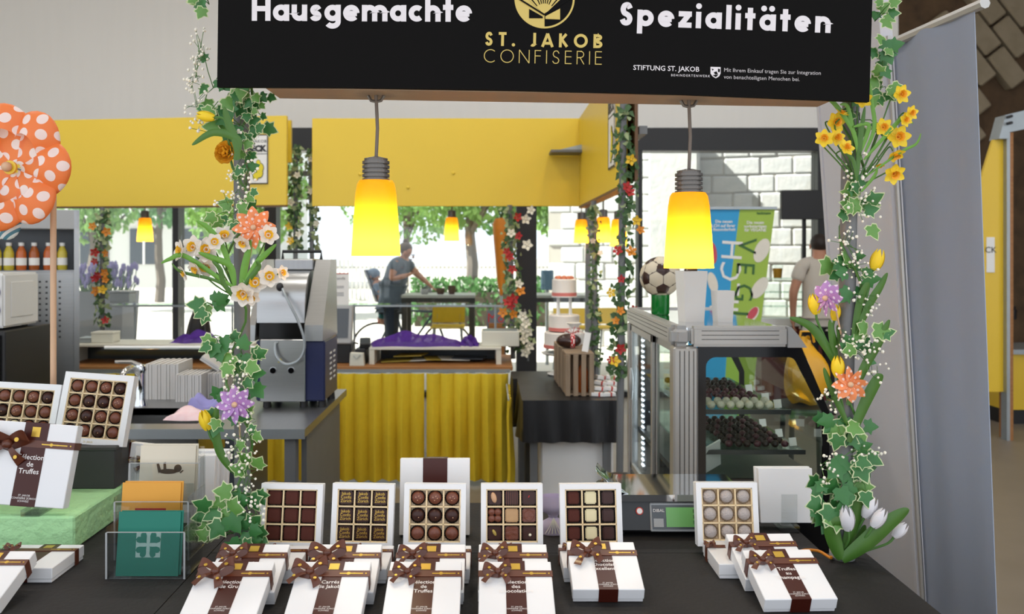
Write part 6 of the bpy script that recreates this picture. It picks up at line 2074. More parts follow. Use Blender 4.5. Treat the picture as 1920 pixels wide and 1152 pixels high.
m_acr = glass('clear acrylic', (.965, .98, .98), .10)
m_cd = M('cocoa dusted dark', '52251b', rough=.65, spec=.25, var=.2, vscale=40, bump=.1, bscale=200)
m_cm = M('milk chocolate', '743f2d', rough=.35, var=.25, vscale=50, bump=.2, bscale=120)
m_ck = M('dark praline', '3c1d18', rough=.35, spec=.35, var=.25, vscale=50)
m_cw = M('white praline', 'dfd2a8', rough=.4, var=.1)
m_cl = M('silvery sugar truffle', 'b6aba6', rough=.5, var=.2, vscale=120, bump=.4, bscale=200)
m_cn = M('nougat praline', 'c29a6d', rough=.5, var=.3, vscale=60)
m_cup = M('dark paper cup', '241612', rough=.7)
m_clearcup = M('beige paper cup', 'cdb291', rough=.6)
m_nut = M('pale nut', 'cfa27c', rough=.5, var=.2)
CH = {'d': ('plain cocoa dark square praline', 'sq', m_cd, None), 'g': ('dark square praline with gold script', 'sqg', m_ck, None), 'r': ('round milk truffle with nut flakes', 'rd', m_cm, 'nut'),
      'k': ('round dark truffle', 'rd', m_ck, 'dot'), 'm': ('round smooth milk truffle', 'rd', m_cm, None), 'a': ('dark praline with a walnut half', 'sq', m_ck, 'walnut'), 'b': ('striped dark square praline', 'sq', m_ck, 'lines'),
      'c': ('dark praline with red speck', 'sq', m_ck, 'speck'), 'f': ('clover shaped milk praline', 'clover', m_cm, None), 'n': ('pale nougat square', 'sq', m_cn, None), 'o': ('milk praline with round cap', 'sq', m_cm, 'cap'),
      'p': ('dark praline with pistachio', 'sq', m_ck, 'pist'), 'e': ('plain milk square praline', 'sq', m_cm, None), 'h': ('dark praline with hazelnut', 'sq', m_ck, 'haz'), 's': ('dark square praline with paper cup', 'sqc', m_cd, None),
      'w': ('white square praline', 'sqc', m_cw, None), 't': ('very dark square praline', 'sqc', m_ck, None), 'l': ('silvery round truffle', 'rdl', m_cl, None), 'v': ('pale round truffle', 'rd', m_cw, None)}
CMESH = {}
def cmesh(kind, mat, c):
    key = (kind, mat.name, round(c, 4))
    if key in CMESH: return CMESH[key]
    mb = MB()
    if kind in ('sq', 'sqg'):
        s = c * .385
        mb.b2((-s, -s, 0), (s, s, .0105))
        me = mb.mesh('praline', mat, bevel=.0022, bseg=2, smooth=True)
    elif kind == 'sqc':
        s = c * .34
        mb.b2((-s, -s * 1.05, 0), (s, s * 1.05, .010))
        me = mb.mesh('praline', mat, bevel=.0025, bseg=2, smooth=True)
    elif kind == 'clover':
        s = c * .21
        for a in range(4):
            mb.ball((s * math.cos(a * PI / 2 + PI / 4) * 1.25, s * math.sin(a * PI / 2 + PI / 4) * 1.25, .005), s * 1.05, 12, 8, (1, 1, .7))
        me = mb.mesh('praline', mat, smooth=True)
    else:
        mb.ball((0, 0, .005), c * .38, 16, 10, (1, 1, .72))
        me = mb.mesh('praline', mat, smooth=True)
    CMESH[key] = me
    if kind in ('sq', 'sqg', 'sqc', 'clover'):
        s = c * (.425 if kind != 'sqc' else .42)
        pm = MB()
        n = 14
        out_, in_ = [], []
        for sd in range(4):
            for k in range(n):
                u = -1 + 2 * k / n
                f = 1 + (.035 if k % 2 else -.03)
                p = [(u, -1), (1, u), (-u, 1), (-1, -u)][sd]
                out_.append((p[0] * s * f, p[1] * s * f, .0075)); in_.append((p[0] * s * .93, p[1] * s * .93, .0))
        m = len(out_)
        pm.add(out_ + in_, [(i, (i + 1) % m, m + (i + 1) % m, m + i) for i in range(m)] + [tuple(range(m, 2 * m))])
        CMESH[key + ('cup',)] = pm.mesh('paper_cup', m_cup)
    else:
        pm = MB().shell([(.0005, 0), (c * .40, .0002), (c * .44, .0065)], 40, None, .03, 20)
        CMESH[key + ('cup',)] = pm.mesh('paper_cup', m_clearcup if kind == 'rdl' else m_cup)
    return me
def choc(kd, Mx, c, label):
    d_, kind, mat, top = CH[kd]
    o = inst('praline', cmesh(kind, mat, c), None, Mx)
    tag(o, label, 'praline', 'pralines in the open boxes')
    inst('paper_cup', CMESH[(kind, mat.name, round(c, 4), 'cup')], o, Matrix())
    ht = .0106 if kind.startswith('sq') else .005 + c * .27
    if kind == 'sqg':
        for k, s in enumerate(('Jakob', 'Confis', 'Zürich')):
            inst('gold_script', text_mesh(s, c * .24, m_ribg), o, tr(0, c * (.16 - .21 * k), .0107))
    if top == 'nut':
        for a in range(4):
            MB(tr(c * .12 * math.cos(a * 1.7 + 1), c * .12 * math.sin(a * 1.7 + 1), ht - .0012) @ rotm(0, 20, a * 70)).box((0, 0, 0), (.0035, .0018, .0015)).build('nut_flake', m_nut, o)
    elif top == 'dot':
        MB(tr(c * .06, -c * .1, ht - .001)).ball((0, 0, 0), .0014, 6, 5).build('topping', m_nut, o)
    elif top == 'walnut':
        MB(tr(-c * .05, c * .02, ht) @ rotm(0, 0, 15)).ball((0, 0, .001), c * .3, 12, 8, (.55, 1.05, .4)).build('walnut', m_nut, o, smooth=True)
    elif top == 'lines':
        for k in range(6): MB(tr(c * (-.32 + .128 * k), 0, ht)).box((0, 0, 0), (.0009, c * .8, .0008)).build('stripe', m_cm, o)
    elif top == 'speck':
        MB(tr(0, c * .08, ht) @ rotm(0, 0, 60)).box((0, 0, .0005), (.005, .0016, .001)).build('topping', m_redf, o)
    elif top == 'cap':
        MB(tr(0, 0, ht - .0003)).lathe([(c * .3, 0), (c * .28, .0018), (.0005, .002)], 16).build('cap', m_cm, o, smooth=True)
    elif top == 'pist':
        MB(tr(-c * .02, c * .05, ht) @ rotm(0, 0, 30)).ball((0, 0, .001), c * .16, 8, 6, (.6, 1.3, .5)).build('pistachio', M('pistachio', 'b39a4a'), o, smooth=True)
    elif top == 'haz':
        MB(tr(c * .05, -c * .08, ht)).ball((0, 0, .001), c * .09, 8, 6).build('hazelnut', m_whf, o, smooth=True)


DD = 1.78
disp('open box of nine plain dark square pralines, leftmost of the standing row', 'plain dark box', 542, DD, 3, ['ddd'] * 3, lean=9, roll=1)
disp('open box of nine dark squares with gold script', 'gold script box', 677, DD, 3, ['ggg'] * 3, lean=9, roll=1)
disp('open box of nine round truffles in front of the upright white box', 'round truffle box', 814, DD, 3, ['rrr', 'kkk', 'mmm'], lean=9, roll=.5)
disp('open box of nine mixed pralines with walnut and clover', 'mixed praline box', 960, DD, 3, ['abc', 'fno', 'peh'], lean=9)
disp('open box of square pralines with a white middle column', 'white column box', 1110, DD, 3, ['swt'] * 3, lean=9, roll=-.5)
disp('open box of nine silvery round truffles beside the scale', 'silvery truffle box', 1367, DD + .01, 3, ['lll'] * 3, lean=9)
# ------------------------------------------------------------------ left group on the green block
m_mint = M('mint green plaster', 'b6e4ab', rough=.9, var=.1, vscale=12, bump=.9, bscale=40, col2='a2d697')
gb = tag(MB().b2((-1.45, 1.82, FZ), (-.888, 2.12, FZ + .072)).build('plaster_block', m_mint, bevel=.004), 'rough mint green block under the truffle boxes', 'block')
m_dbox = M('charcoal card', '3a3a39', rough=.6, var=.12)
GZ = FZ + .0725
db = thing('riser_box', 'charcoal box on the green block lifting the large truffle box', 'box', (X(160, 2.04), 2.03, GZ))
MB().b2((-.06, 0, 0), (.075, .085, .095)).build('body', m_dbox, db, bevel=.002)
MB().b2((-.062, -.002, .09), (.077, .087, .1)).build('lid', m_dbox, db, bevel=.002)
db2 = thing('riser_box', 'charcoal box at the left frame edge under the other truffle box', 'box', (X(30, 2.04), 2.03, GZ))
MB().b2((-.075, 0, 0), (.075, .085, .072)).build('body', m_dbox, db2, bevel=.002)
MB().b2((-.077, -.002, .067), (.077, .087, .077)).build('lid', m_dbox, db2, bevel=.002)
BW16 = .17
disp('large open box of sixteen truffles standing on the charcoal box', 'large sixteen truffle box', 164, 2.05, 4, ['mmrk', 'mkkr', 'rkrm', 'krkm'], w=BW16, lean=14, roll=4, z=GZ + .101, easel=False)
disp('open truffle box with a white truffle, cut by the left frame edge', 'left edge truffle box', 27, 2.05, 4, ['mmrk', 'krmm', 'mvrm', 'rkvr'], w=BW16, lean=14, roll=3, z=GZ + .078, easel=False)
T9 = tr(X(80, 1.90), 1.845, GZ + .016) @ rotm(0, 4, 0) @ rotm(76, 0, 0)
gift_box('large white truffle box with copper bow standing on the green block', None, 0, 0, ('Sélection', 'de', 'Truffes'), w=BW16 + .004, h=.03, seed=101, bowx=-.30, bowscale=1.05, bw=.30, mat=T9, group='standing boxes on the green block')
ez = thing('display_easel', 'clear acrylic easel under the large standing truffle box', 'easel', (X(80, 1.87), 1.83, GZ))
MB().b2((-.02, -.012, 0), (.02, .06, .003)).build('foot_plate', m_acr, ez)
MB().b2((-.02, -.012, .003), (.02, .03, .0135)).build('ledge', m_acr, ez)
T10 = tr(X(-72, 1.90), 1.845, GZ + .016) @ rotm(0, 3, 0) @ rotm(76, 0, 0)
gift_box('white truffle box mostly outside the left frame edge', None, 0, 0, None, w=BW16, h=.03, seed=102, bowx=-.30, bw=.30, mat=T10, group='standing boxes on the green block')
ez = thing('display_easel', 'clear acrylic easel at the left frame edge on the green block', 'easel', (X(-72, 1.87), 1.83, GZ))
MB().b2((-.02, -.012, 0), (.02, .06, .003)).build('foot_plate', m_acr, ez)
MB().b2((-.02, -.012, .003), (.02, .03, .0135)).build('ledge', m_acr, ez)
T11 = tr(X(226, 2.14), 2.125, FZ + .0005) @ rotm(0, 6, 0) @ rotm(84, 0, 0)
gift_box('white chocolate box with brown ribbon behind the large truffle box', None, 0, 0, None, w=.165, h=.03, seed=103, bowx=.4, bowscale=.6, mat=T11, group='standing boxes on the green block')

# ---- acrylic stand with greeting cards
st3 = thing('card_stand', 'clear acrylic three-tier stand holding square greeting cards', 'stand', (X(262, 1.66), 1.66, FZ + .0005))
sw_ = .152
tiers = ((0.0, .0, .011), (.10, .03, -.017), (.20, .085, -.028))
for i, (y, z, dx) in enumerate(tiers):
    MB().b2((-sw_ / 2 + dx, y, z), (sw_ / 2 + dx, y + .003, z + .09)).build('pocket_front', m_acr, st3)
    MB().b2((-sw_ / 2 + dx, y - .0002, z + .09), (sw_ / 2 + dx, y + .0032, z + .091)).build('edge_highlight', m_gry, st3)  # edge highlight of the clear acrylic, put in as a pale grey strip
    MB().b2((-sw_ / 2 + dx, y, z), (sw_ / 2 + dx, y + .035, z + .003)).build('pocket_floor', m_acr, st3)
    MB().b2((-sw_ / 2 + dx, y + .032, z), (sw_ / 2 + dx, y + .035, z + .12)).build('pocket_back', m_acr, st3)
    for s in (-1, 1):
        MB().b2((s * sw_ / 2 + dx - .0018, y - .0012, 0), (s * sw_ / 2 + dx + .0018, y - .0001, z + .09)).build('edge_highlight', m_gry, st3)  # same painted highlight down the upright edges
        MB().b2((s * sw_ / 2 + dx - .0015, y, 0), (s * sw_ / 2 + dx + .0015, y + .1 if i < 2 else y + .035, z + .1)).build('side_plate', m_acr, st3)
m_cg = M('teal green card', '0b7562', rough=.5, var=.08)
m_co = M('orange card', 'e2a03a', rough=.55, var=.06)
m_cc = M('cream card', 'ddd3bf', rough=.6, var=.06)
CSZ = .122
def card(label, tier, x, dy, dz, mat, art, lean=8):
    y, z, dx = tiers[tier]
    o = thing('greeting_card', label, 'card', mat=tr(X(262, 1.66) + dx + x, 1.66 + y + dy, FZ + z + .004 + dz) @ rotm(-lean, 0, 0), group='square greeting cards')
    MB().b2((-CSZ / 2, 0, 0), (CSZ / 2, .0018, CSZ)).build('card_sheet', mat, o)
    if art == 'clover':
        mb = MB()
        mb.b2((-.024, -.0006, .035), (.024, 0, .083))
        sq = mb.build('silver_square', M('pale green foil', 'a9c4bb', rough=.4), o)
        for sx in (-1, 1):
            for sz in (-1, 1):
                pts = []
                for k in range(16):
                    a = k / 16 * 2 * PI
                    hx = 16 * math.sin(a) ** 3 / 17
                    hz = (13 * math.cos(a) - 5 * math.cos(2 * a) - 2 * math.cos(3 * a) - math.cos(4 * a)) / 17
                    ca = R(-45 * sx * (1 if sz > 0 else 3))
                    pts.append((sx * .0118 + .0128 * (hx * math.cos(ca) - hz * math.sin(ca)), .059 + sz * .0118 + .0128 * (hx * math.sin(ca) + hz * math.cos(ca))))
                MB().prism(pts, .0006, .0012, STAND).build('clover_leaf', mat, sq)
    elif art == 'red':
        MB().b2((-.032, -.0006, .06), (.032, 0, .07)).build('red_stripe', m_redf, o)
    elif art == 'cherub':
        mb = MB()
        mb.prism([(.002 + .021 * math.cos(a * PI / 8), .066 + .0055 * math.sin(a * PI / 8)) for a in range(16)], 0, .0006, STAND)
        mb.prism([(.023 + .0085 * math.cos(a * PI / 6), .0725 + .0085 * math.sin(a * PI / 6)) for a in range(12)], 0, .0006, STAND)
        mb.prism([(-.019, .062), (-.013, .067), (-.019, .083), (-.024, .082)], .0006, .0011, STAND)
        mb.prism([(-.008, .068), (-.002, .069), (-.004, .086), (-.009, .085)], .0006, .0011, STAND)
        mb.prism([(.03, .062), (.036, .068), (.034, .069), (.027, .064)], .0006, .0011, STAND)
        mb.build('cherub_silhouette', m_ink, o)
    return o
card('teal green greeting card with a silver clover square, front pocket', 0, 0, .006, .0, m_cg, 'clover')
card('second teal card tucked behind the clover card', 0, .004, .010, .001, m_cg, None)
card('orange greeting card with a red stripe in the middle pocket', 1, -.008, .006, .0, m_co, 'red')
card('plain orange card behind the striped one in the middle pocket', 1, -.004, .010, .002, m_co, None)
card('cream greeting card with a black reclining figure in the rear pocket', 2, 0, .006, .0, m_cc, 'cherub')
card('plain cream card at the back of the rear pocket', 2, .004, .010, .003, m_cc, None)
for k, (px, lb) in enumerate(((374, 'white box standing behind the card stand, front one'), (381, 'white box standing behind the card stand, rear one'))):
    o = thing('white_box', lb, 'box', mat=tr(X(px, 2.0), 2.0 + .05 * k, FZ + .0005) @ rotm(-9, 0, 0), group='white boxes behind the card stand')
    MB().b2((-.06, 0, 0), (.03, .02, .155)).build('base', m_boxw, o, bevel=.001)
    MB().b2((-.062, .02, -.0), (.032, .034, .157)).build('lid', m_boxw, o, bevel=.001)

# ---- upright closed boxes, scale, cable, gift bag
Tg = tr(X(816, 1.93), 1.935, FZ + .0005) @ rotm(82, 0, 0)
o = thing('upright_box', 'tall upright white box with dark brown sleeve behind the round truffles', 'box', mat=Tg)
wg, hg = .157, .034
MB().b2((-wg / 2 + .002, 0.002, 0), (wg / 2 - .002, wg + .008, hg * .4)).build('base', m_boxw, o, bevel=.001)
MB().b2((-wg / 2, 0, hg * .42), (wg / 2, wg + .01, hg)).build('lid', m_boxw, o, bevel=.001)
sl = MB().b2((-.027, -.0006, -.0006), (.028, wg + .0106, hg + .0006)).build('brown_sleeve', m_band, o)
inst('lettering', text_mesh('SELECTION', .008, m_wtxt), sl, tr(0, wg + .0108, hg * .6) @ rotm(-90, 0, 0) @ rotm(0, 0, 180))
ob_ = thing('backwards_box', 'white box seen from behind on a clear easel right of the silvery truffles', 'box', mat=tr(X(1477, 1.95), 1.95, FZ + .017) @ rotm(-8, 0, 0))
MB().b2((-.062, 0, 0), (.062, .02, .122)).build('base', m_boxw, ob_, bevel=.001)
MB().b2((-.0635, .0195, -.001), (.0635, .034, .1235)).build('lid', m_boxw, ob_, bevel=.001)
ez = thing('display_easel', 'clear acrylic easel in front of the backwards white box', 'easel', (X(1477, 1.95), 1.935, FZ))
MB().b2((-.02, -.006, 0), (.02, .06, .003)).build('foot_plate', m_acr, ez)
MB().b2((-.02, -.006, .003), (.02, .03, .016)).build('ledge', m_acr, ez)
MB().b2((-.018, .004, .016), (.018, .006, .085)).build('back_rest', m_acr, ez)
sc0 = thing('scale', 'black shop scale with a steel pan and green display', 'scale', (X(1262, 1.97), 1.96, FZ + .0005))
m_scale = M('black scale plastic', '1b1c1e', rough=.35, var=.1)
MB().add([(-.17, -.06, .01), (.17, -.06, .01), (.17, .13, .01), (-.17, .13, .01), (-.165, -.04, .082), (.165, -.04, .082), (.165, .12, .082), (-.165, .12, .082)], [(3, 2, 1, 0), (0, 1, 5, 4), (1, 2, 6, 5), (2, 3, 7, 6), (3, 0, 4, 7), (4, 5, 6, 7)]).build('housing', m_scale, sc0, bevel=.006)
for x in (-.13, .13):
    for y in (-.03, .1):
        MB(tr(x, y, 0)).lathe([(.012, 0), (.012, .012)], 10).build('foot', m_bin, sc0)
Ts = tr(0, -.0515, .044) @ rotm(-15.5, 0, 0)
MB(Ts).b2((-.065, -.004, -.032), (.125, .002, .030)).build('display_bezel', m_gry, sc0, bevel=.002)
MB(Ts).b2((-.061, -.006, -.027), (.121, -.003, .025)).build('display_face', m_scr, sc0)
lcd = M('green lcd', '6fae62', rough=.3, var=.1)
MB(Ts).b2((-.03, -.0075, -.022), (.10, -.0055, .020)).build('lcd', lcd, sc0)
dg_ = MB(Ts)
for k in range(5):
    for j in range(3):
        dg_.b2((.03 + k * .012, -.0082, -.016 + j * .012), (.037 + k * .012, -.0074, -.008 + j * .012))
dg_.build('lcd_digits', m_dgreen, sc0, kind='stuff')
inst('lettering', text_mesh('DIBAL', .0095, m_wtxt), sc0, Ts @ tr(-.046, -.0066, .010) @ STAND)
MB(Ts).b2((-.058, -.0066, -.022), (-.036, -.0062, -.004)).build('rating_plate', m_gry, sc0)
MB(Ts @ tr(-.088, 0, .012) @ STAND).lathe([(.0085, 0), (.0085, .003), (.0005, .003)], 18).build('round_sticker', M('red ink'), sc0)
MB(Ts @ tr(-.088, -.0032, .012) @ STAND).lathe([(.0062, 0), (.0062, .001), (.0005, .001)], 18).build('sticker_centre', m_wtxt, sc0)
pan = MB()
pw, pd = .152, .088
pan.b2((-pw, -.05, .088), (pw, .125, .093))
pan.b2((-pw, -.053, .078), (pw, -.05, .093))
pan.build('steel_pan', m_chrome, sc0)
MB().grid(lambda u, v: Vector((-pw - .010 + .05 * u - .012 * math.sin(v * PI), -.045 + .16 * v, .093 + .03 * (1 - u) ** 2 + .0 * v)), 6, 8).build('curled_lip', m_chrome, sc0, smooth=True, solid=.001)
MB().b2((-.03, .0, .082), (.03, .06, .088)).build('pan_support', m_scale, sc0)
tag(MB().tube(spline([P(1490, 1038, 1.79), P(1510, 1032, 1.80), P(1535, 1034, 1.78), P(1556, 1046, 1.75), Vector((X(1566, 1.75), 1.77, FZ + .004))], 6), .003, 8).build('power_cable', m_orf, smooth=True), 'orange cable curving behind the rightmost boxes', 'cable')
gbg = thing('gift_bag', 'small lilac tulle bag tied with raffia between the open boxes', 'bag', (X(1036, 1.95), 1.93, FZ + .0005))
MB().grid(lambda u, v: Vector((.03 * math.cos(u * 2 * PI) * (1 - .75 * math.exp(-((v - .45) / .12) ** 2)) * (1 + .1 * math.sin(9 * u * PI)), .018 * math.sin(u * 2 * PI) * (1 - .75 * math.exp(-((v - .45) / .12) ** 2)), .085 * v)), 20, 12).build('bag_body', M('lilac tissue', 'c3b6cf', rough=.6, var=.2), gbg, smooth=True)
for k in range(6):
    MB().tube([(0, -.012, .038), (-.01 + .004 * k, -.02, .02), (-.02 + .008 * k, -.024, .006)], .001, 4).build('raffia', m_shelfw, gbg)

# ------------------------------------------------------------------ front posts, ivy and silk flowers
m_ivy = M('ivy leaf green', '3f8040', rough=.42, var=.4, vscale=60, trans=.12)
m_ivy2 = M('ivy leaf fresh green', '6da24c', rough=.42, var=.35, vscale=60, trans=.12)
m_rim = M('ivy leaf cream edge', 'cfd8a8', rough=.5, var=.15, vscale=60, trans=.12)
m_stem = M('green stem', '4c7a35', rough=.5, var=.25)
m_blade = M('long green leaf', '4e7d2c', rough=.4, var=.35, vscale=30, trans=.15)
m_blade2 = M('bright green leaf', '6fa83c', rough=.4, var=.3, vscale=30, trans=.15)
m_bb = M('tiny white blossoms', 'efeadb', rough=.7, var=.1)
m_tul = M('yellow tulip silk', 'f6d528', rough=.5, var=.1, vscale=30, trans=.15)
m_wtul = M('white tulip silk', 'e9e6ea', rough=.5, var=.12, vscale=30, trans=.15)
m_narc = M('white narcissus silk', 'efe9e0', rough=.6, var=.1, vscale=40, trans=.2)
m_cupy = M('yellow corona', 'f0b812', rough=.5, var=.3, vscale=60)
m_daf = M('yellow daffodil silk', 'fbdd3a', rough=.5, var=.08, vscale=40, trans=.2)
m_cupo = M('orange corona', 'f5a51c', rough=.5, var=.3, vscale=60)
m_ran = M('orange ranunculus silk', 'fbb92c', rough=.5, var=.35, vscale=30, trans=.1)
m_opin = dots('orange polka sheet', 'f4955f', 'fbe3da', 90, .25, trans=.25)
m_lpin = dots('lilac polka sheet', 'b98ac9', 'f0e2f2', 90, .25, trans=.25)
m_bigpin = dots('large orange polka sheet', 'f58a48', 'f6ece8', 26, .33, trans=.3)
m_wooden = M('beech wood', 'd7b08f', rough=.5, var=.15, vscale=8, stretch=(6, 6, 1))

half = [(.0, .02), (.20, -.10), (.46, .02), (.40, .26), (.58, .50), (.30, .56), (.20, .76), (0, 1.02)]
outl = half + [(-x, y) for x, y in half[-2:0:-1]]
def ivy_mesh(mg):
    mb = MB()
    c = (0, .40)
    n = len(outl)
    zf = lambda x, y: -.16 * abs(x) - .12 * (y - .4) ** 2 + .03 * math.sin(9 * y)
    vs = [(c[0], c[1], .03)]
    for x, y in outl: vs.append((c[0] + (x - c[0]) * .86, c[1] + (y - c[1]) * .86, zf(x * .86, y * .86)))
    for x, y in outl: vs.append((x, y, zf(x, y)))
    mb.add(vs, [(0, 1 + i, 1 + (i + 1) % n) for i in range(n)])
    mb.cur = 1
    mb.f += [[1 + i, 1 + n + i, 1 + n + (i + 1) % n, 1 + (i + 1) % n] for i in range(n)]
    mb.mi += [1] * n
    return mb.mesh('ivy_leaf', [mg, m_rim], smooth=True)
IVY = [ivy_mesh(m_ivy), ivy_mesh(m_ivy2)]
pl_ = MB()
c = (0, .4)
pl_.add([(0, .40, .03)] + [(x, y, -.16 * abs(x)) for x, y in outl], [(0, 1 + i, 1 + (i + 1) % len(outl)) for i in range(len(outl))])
IVYP = pl_.mesh('ivy_leaf', m_ivy, smooth=True)


def leaf_mat(p, ang, size, rg, spread=.5):
    """leaf hanging at p, its tip pointing along angle ang (deg, screen sense), facing the aisle"""
    d = Vector((math.cos(R(ang)), rg.uniform(-.4, .1), math.sin(R(ang))))
    n = Vector((rg.uniform(-spread, spread), -1, rg.uniform(-.2, spread)))
    n = (n - d.normalized() * n.dot(d.normalized()))
    return tr(p) @ face_to(n, d) @ Matrix.Scale(size, 4)


def ivy(label, post_pts, d, clusters, sprays, seed, post_r, zb):
    """post with ivy: clusters (px,py,rx,ry,count,size_px), sprays of tiny blossoms (px,py,rx,ry,count)"""
    rg = random.Random(seed)
    k = d / FPX
    base = Vector((X(post_pts[-1][0], d), d, zb))
    t = thing('ivy_garland', label, 'garland', base)
    pts = [P(px, py, d) - base for px, py in post_pts]
    n = 40
    vine = []
    for i in range(n + 1):
        u = i / n * (len(pts) - 1)
        j = min(int(u), len(pts) - 2)
        p = pts[j].lerp(pts[j + 1], u - j)
        a = i * .75
        vine.append(p + Vector(((post_r + .004) * math.cos(a), (post_r + .004) * math.sin(a), 0)))
    MB().tube(vine, .0028, 6).build('vine', m_stem, t, smooth=True)
    twigs = MB()
    for px, py, rx, ry, cnt, sz in clusters:
        for i in range(cnt):
            a = rg.uniform(0, 2 * PI); q = rg.random() ** .6
            x, y = px + rx * q * math.cos(a), py + ry * q * math.sin(a)
            dep = -rg.uniform(.012, .05) + .03 * q * rg.random()
            p = P(x, y, d) + Vector((0, dep, 0)) - base
            ang = math.degrees(math.atan2(-(y - py) - ry * .35, (x - px) * 1.3 + rg.uniform(-6, 6))) + rg.uniform(-45, 45)
            me = IVYP if rg.random() < .28 else IVY[rg.random() < .45]
            inst('ivy_leaf', me, t, leaf_mat(p, ang, sz * k * rg.uniform(.75, 1.15), rg))
            if i % 3 == 0:
                c0_ = P(px, py, d) - base
                twigs.tube([c0_, c0_.lerp(p, .5) + Vector((0, -.01, .005)), p], .0011, 4)
    if twigs.f: twigs.build('twigs', m_stem, t, kind='stuff')
    bbs = MB(); bst = MB()
    for px, py, rx, ry, cnt in sprays:
        c0_ = P(px, py, d) - base + Vector((0, -.02, 0))
        for i in range(int(cnt * .62)):
            a = rg.uniform(0, 2 * PI); q = rg.random() ** .5
            p = P(px + rx * q * math.cos(a), py + ry * q * math.sin(a), d) + Vector((0, -rg.uniform(.02, .06), 0)) - base
            bbs.ball(p, rg.uniform(.0020, .0037), 6, 4)
            if i % 2 == 0: bst.tube([c0_ + Vector((rg.uniform(-.01, .01), 0, rg.uniform(-.01, .01))), p], .0006, 3)
    if bbs.f:
        bbs.build('tiny_blossoms', m_bb, t, kind='stuff')
        bst.build('blossom_stalks', m_stem, t, kind='stuff')
    return t


def post(label, px_top, px_bot, d, zb, zt, r):
    x0, x1 = X(px_bot, d), X(px_top, d)
    t = thing('stall_post', label, 'post', (x0, d, zb))
    MB().tube([(0, 0, .004), (x1 - x0, 0, zt - zb)], r, 14).build('pole', m_gpost, t, smooth=True)
    MB().lathe([(r * 1.5, 0), (r * 1.5, .004), (.0005, .004)], 18).build('base_plate', m_gpost, t)
    MB(tr(0, 0, .10)).lathe([(r * 1.1, 0), (r * 1.15, .004), (r * 1.15, .02), (r * 1.1, .024)], 16).build('clamp_ring', m_galv, t)
    return t


PD = 1.775
post('grey stall post wrapped in the left ivy garland', 452, 455, PD + .06, FZ + .0005, 2.35, .017)
post('grey stall post wrapped in the right ivy garland', 1604, 1579, PD + .0, FZ + .0005, 2.35, .017)

ivy('left ivy garland with tiny white blossoms below the sign', [(455, -40), (452, 300), (440, 620), (462, 1010)], PD,
    [(392, 8, 14, 22, 5, 26), (400, 165, 20, 60, 8, 26), (425, 190, 32, 28, 12, 30), (480, 180, 26, 14, 8, 26), (470, 205, 30, 26, 5, 20), (450, 235, 45, 34, 12, 30), (478, 270, 26, 30, 7, 24),
     (440, 400, 32, 26, 10, 28), (462, 350, 26, 40, 8, 22), (400, 572, 22, 16, 7, 30), (415, 632, 22, 26, 7, 30), (455, 668, 28, 34, 9, 34), (462, 712, 24, 26, 5, 30), (418, 770, 20, 30, 6, 26), (468, 800, 24, 24, 6, 28), (478, 880, 16, 20, 4, 34),
     (455, 925, 30, 24, 7, 34), (425, 955, 32, 32, 12, 38), (440, 1000, 44, 26, 12, 34), (475, 990, 20, 22, 5, 28)],
    [(385, 110, 16, 60, 50), (375, 150, 18, 40, 36), (380, 200, 20, 40, 34), (470, 300, 30, 60, 46), (458, 355, 26, 40, 40), (440, 385, 26, 26, 24), (450, 690, 26, 44, 40), (448, 720, 16, 30, 24), (462, 825, 36, 40, 60), (470, 895, 22, 60, 50), (490, 955, 14, 40, 24), (478, 780, 14, 20, 10), (385, 245, 14, 14, 10)],
    17, .019, FZ + .0006)
ivy('right ivy garland with tiny white blossoms on the right post', [(1606, -40), (1600, 250), (1592, 600), (1579, 1040)], PD,
    [(1640, 40, 12, 50, 9, 26), (1645, 110, 14, 40, 9, 26), (1650, 165, 16, 30, 7, 28), (1612, 225, 34, 34, 8, 28), (1585, 345, 24, 14, 4, 26), (1605, 400, 30, 36, 9, 32), (1572, 478, 22, 20, 5, 36), (1595, 520, 30, 26, 8, 30), (1620, 622, 24, 18, 6, 34), (1592, 660, 20, 24, 4, 26),
     (1562, 790, 28, 30, 9, 36), (1600, 800, 24, 24, 5, 32), (1590, 855, 34, 22, 9, 36), (1558, 900, 30, 22, 9, 34), (1612, 900, 24, 22, 6, 36), (1550, 945, 28, 22, 9, 38), (1590, 940, 26, 16, 6, 32), (1570, 965, 24, 22, 5, 44), (1600, 1005, 12, 12, 2, 26)],
    [(1590, 315, 26, 40, 34), (1600, 385, 44, 36, 44), (1575, 455, 30, 30, 44), (1590, 500, 40, 26, 44), (1605, 560, 34, 34, 34), (1590, 650, 34, 26, 50), (1620, 660, 26, 40, 40), (1545, 745, 26, 26, 34), (1580, 625, 26, 20, 14), (1600, 840, 44, 16, 24), (1540, 870, 18, 34, 34), (1630, 690, 18, 20, 16)],
    23, .019, FZ + .0006)


# ---- flower builders
def petal_mesh(mat, w_=.42, tipw=.12, cup=.18, name='petal'):
    def fn(u, v):
        ww = w_ * math.sin(PI * min(1, .12 + .80 * v)) ** .8 + tipw * 0
        s = 2 * u - 1
        return Vector((s * ww, .12 + .88 * v - .06 * s * s * v, cup * v * v - .1 * (1 - s * s) * math.sin(PI * v) + .05))
    return MB().grid(fn, 4, 5).mesh(name, mat, smooth=True)
PET = {'n': petal_mesh(m_narc), 'd': petal_mesh(m_daf, .36)}
def cup_mesh(mat, r, h, flare, name):
    return MB().shell([(.02, .0), (r * .55, .03), (r * .62, h * .4), (r * .8, h * .8), (r * flare, h)], 24, None, .07, 8).mesh(name, mat, smooth=True)
CUPS = {'n': cup_mesh(m_cupy, .42, .30, 1.0, 'flower_cup'), 'd': cup_mesh(m_cupo, .36, .42, 1.1, 'flower_cup')}
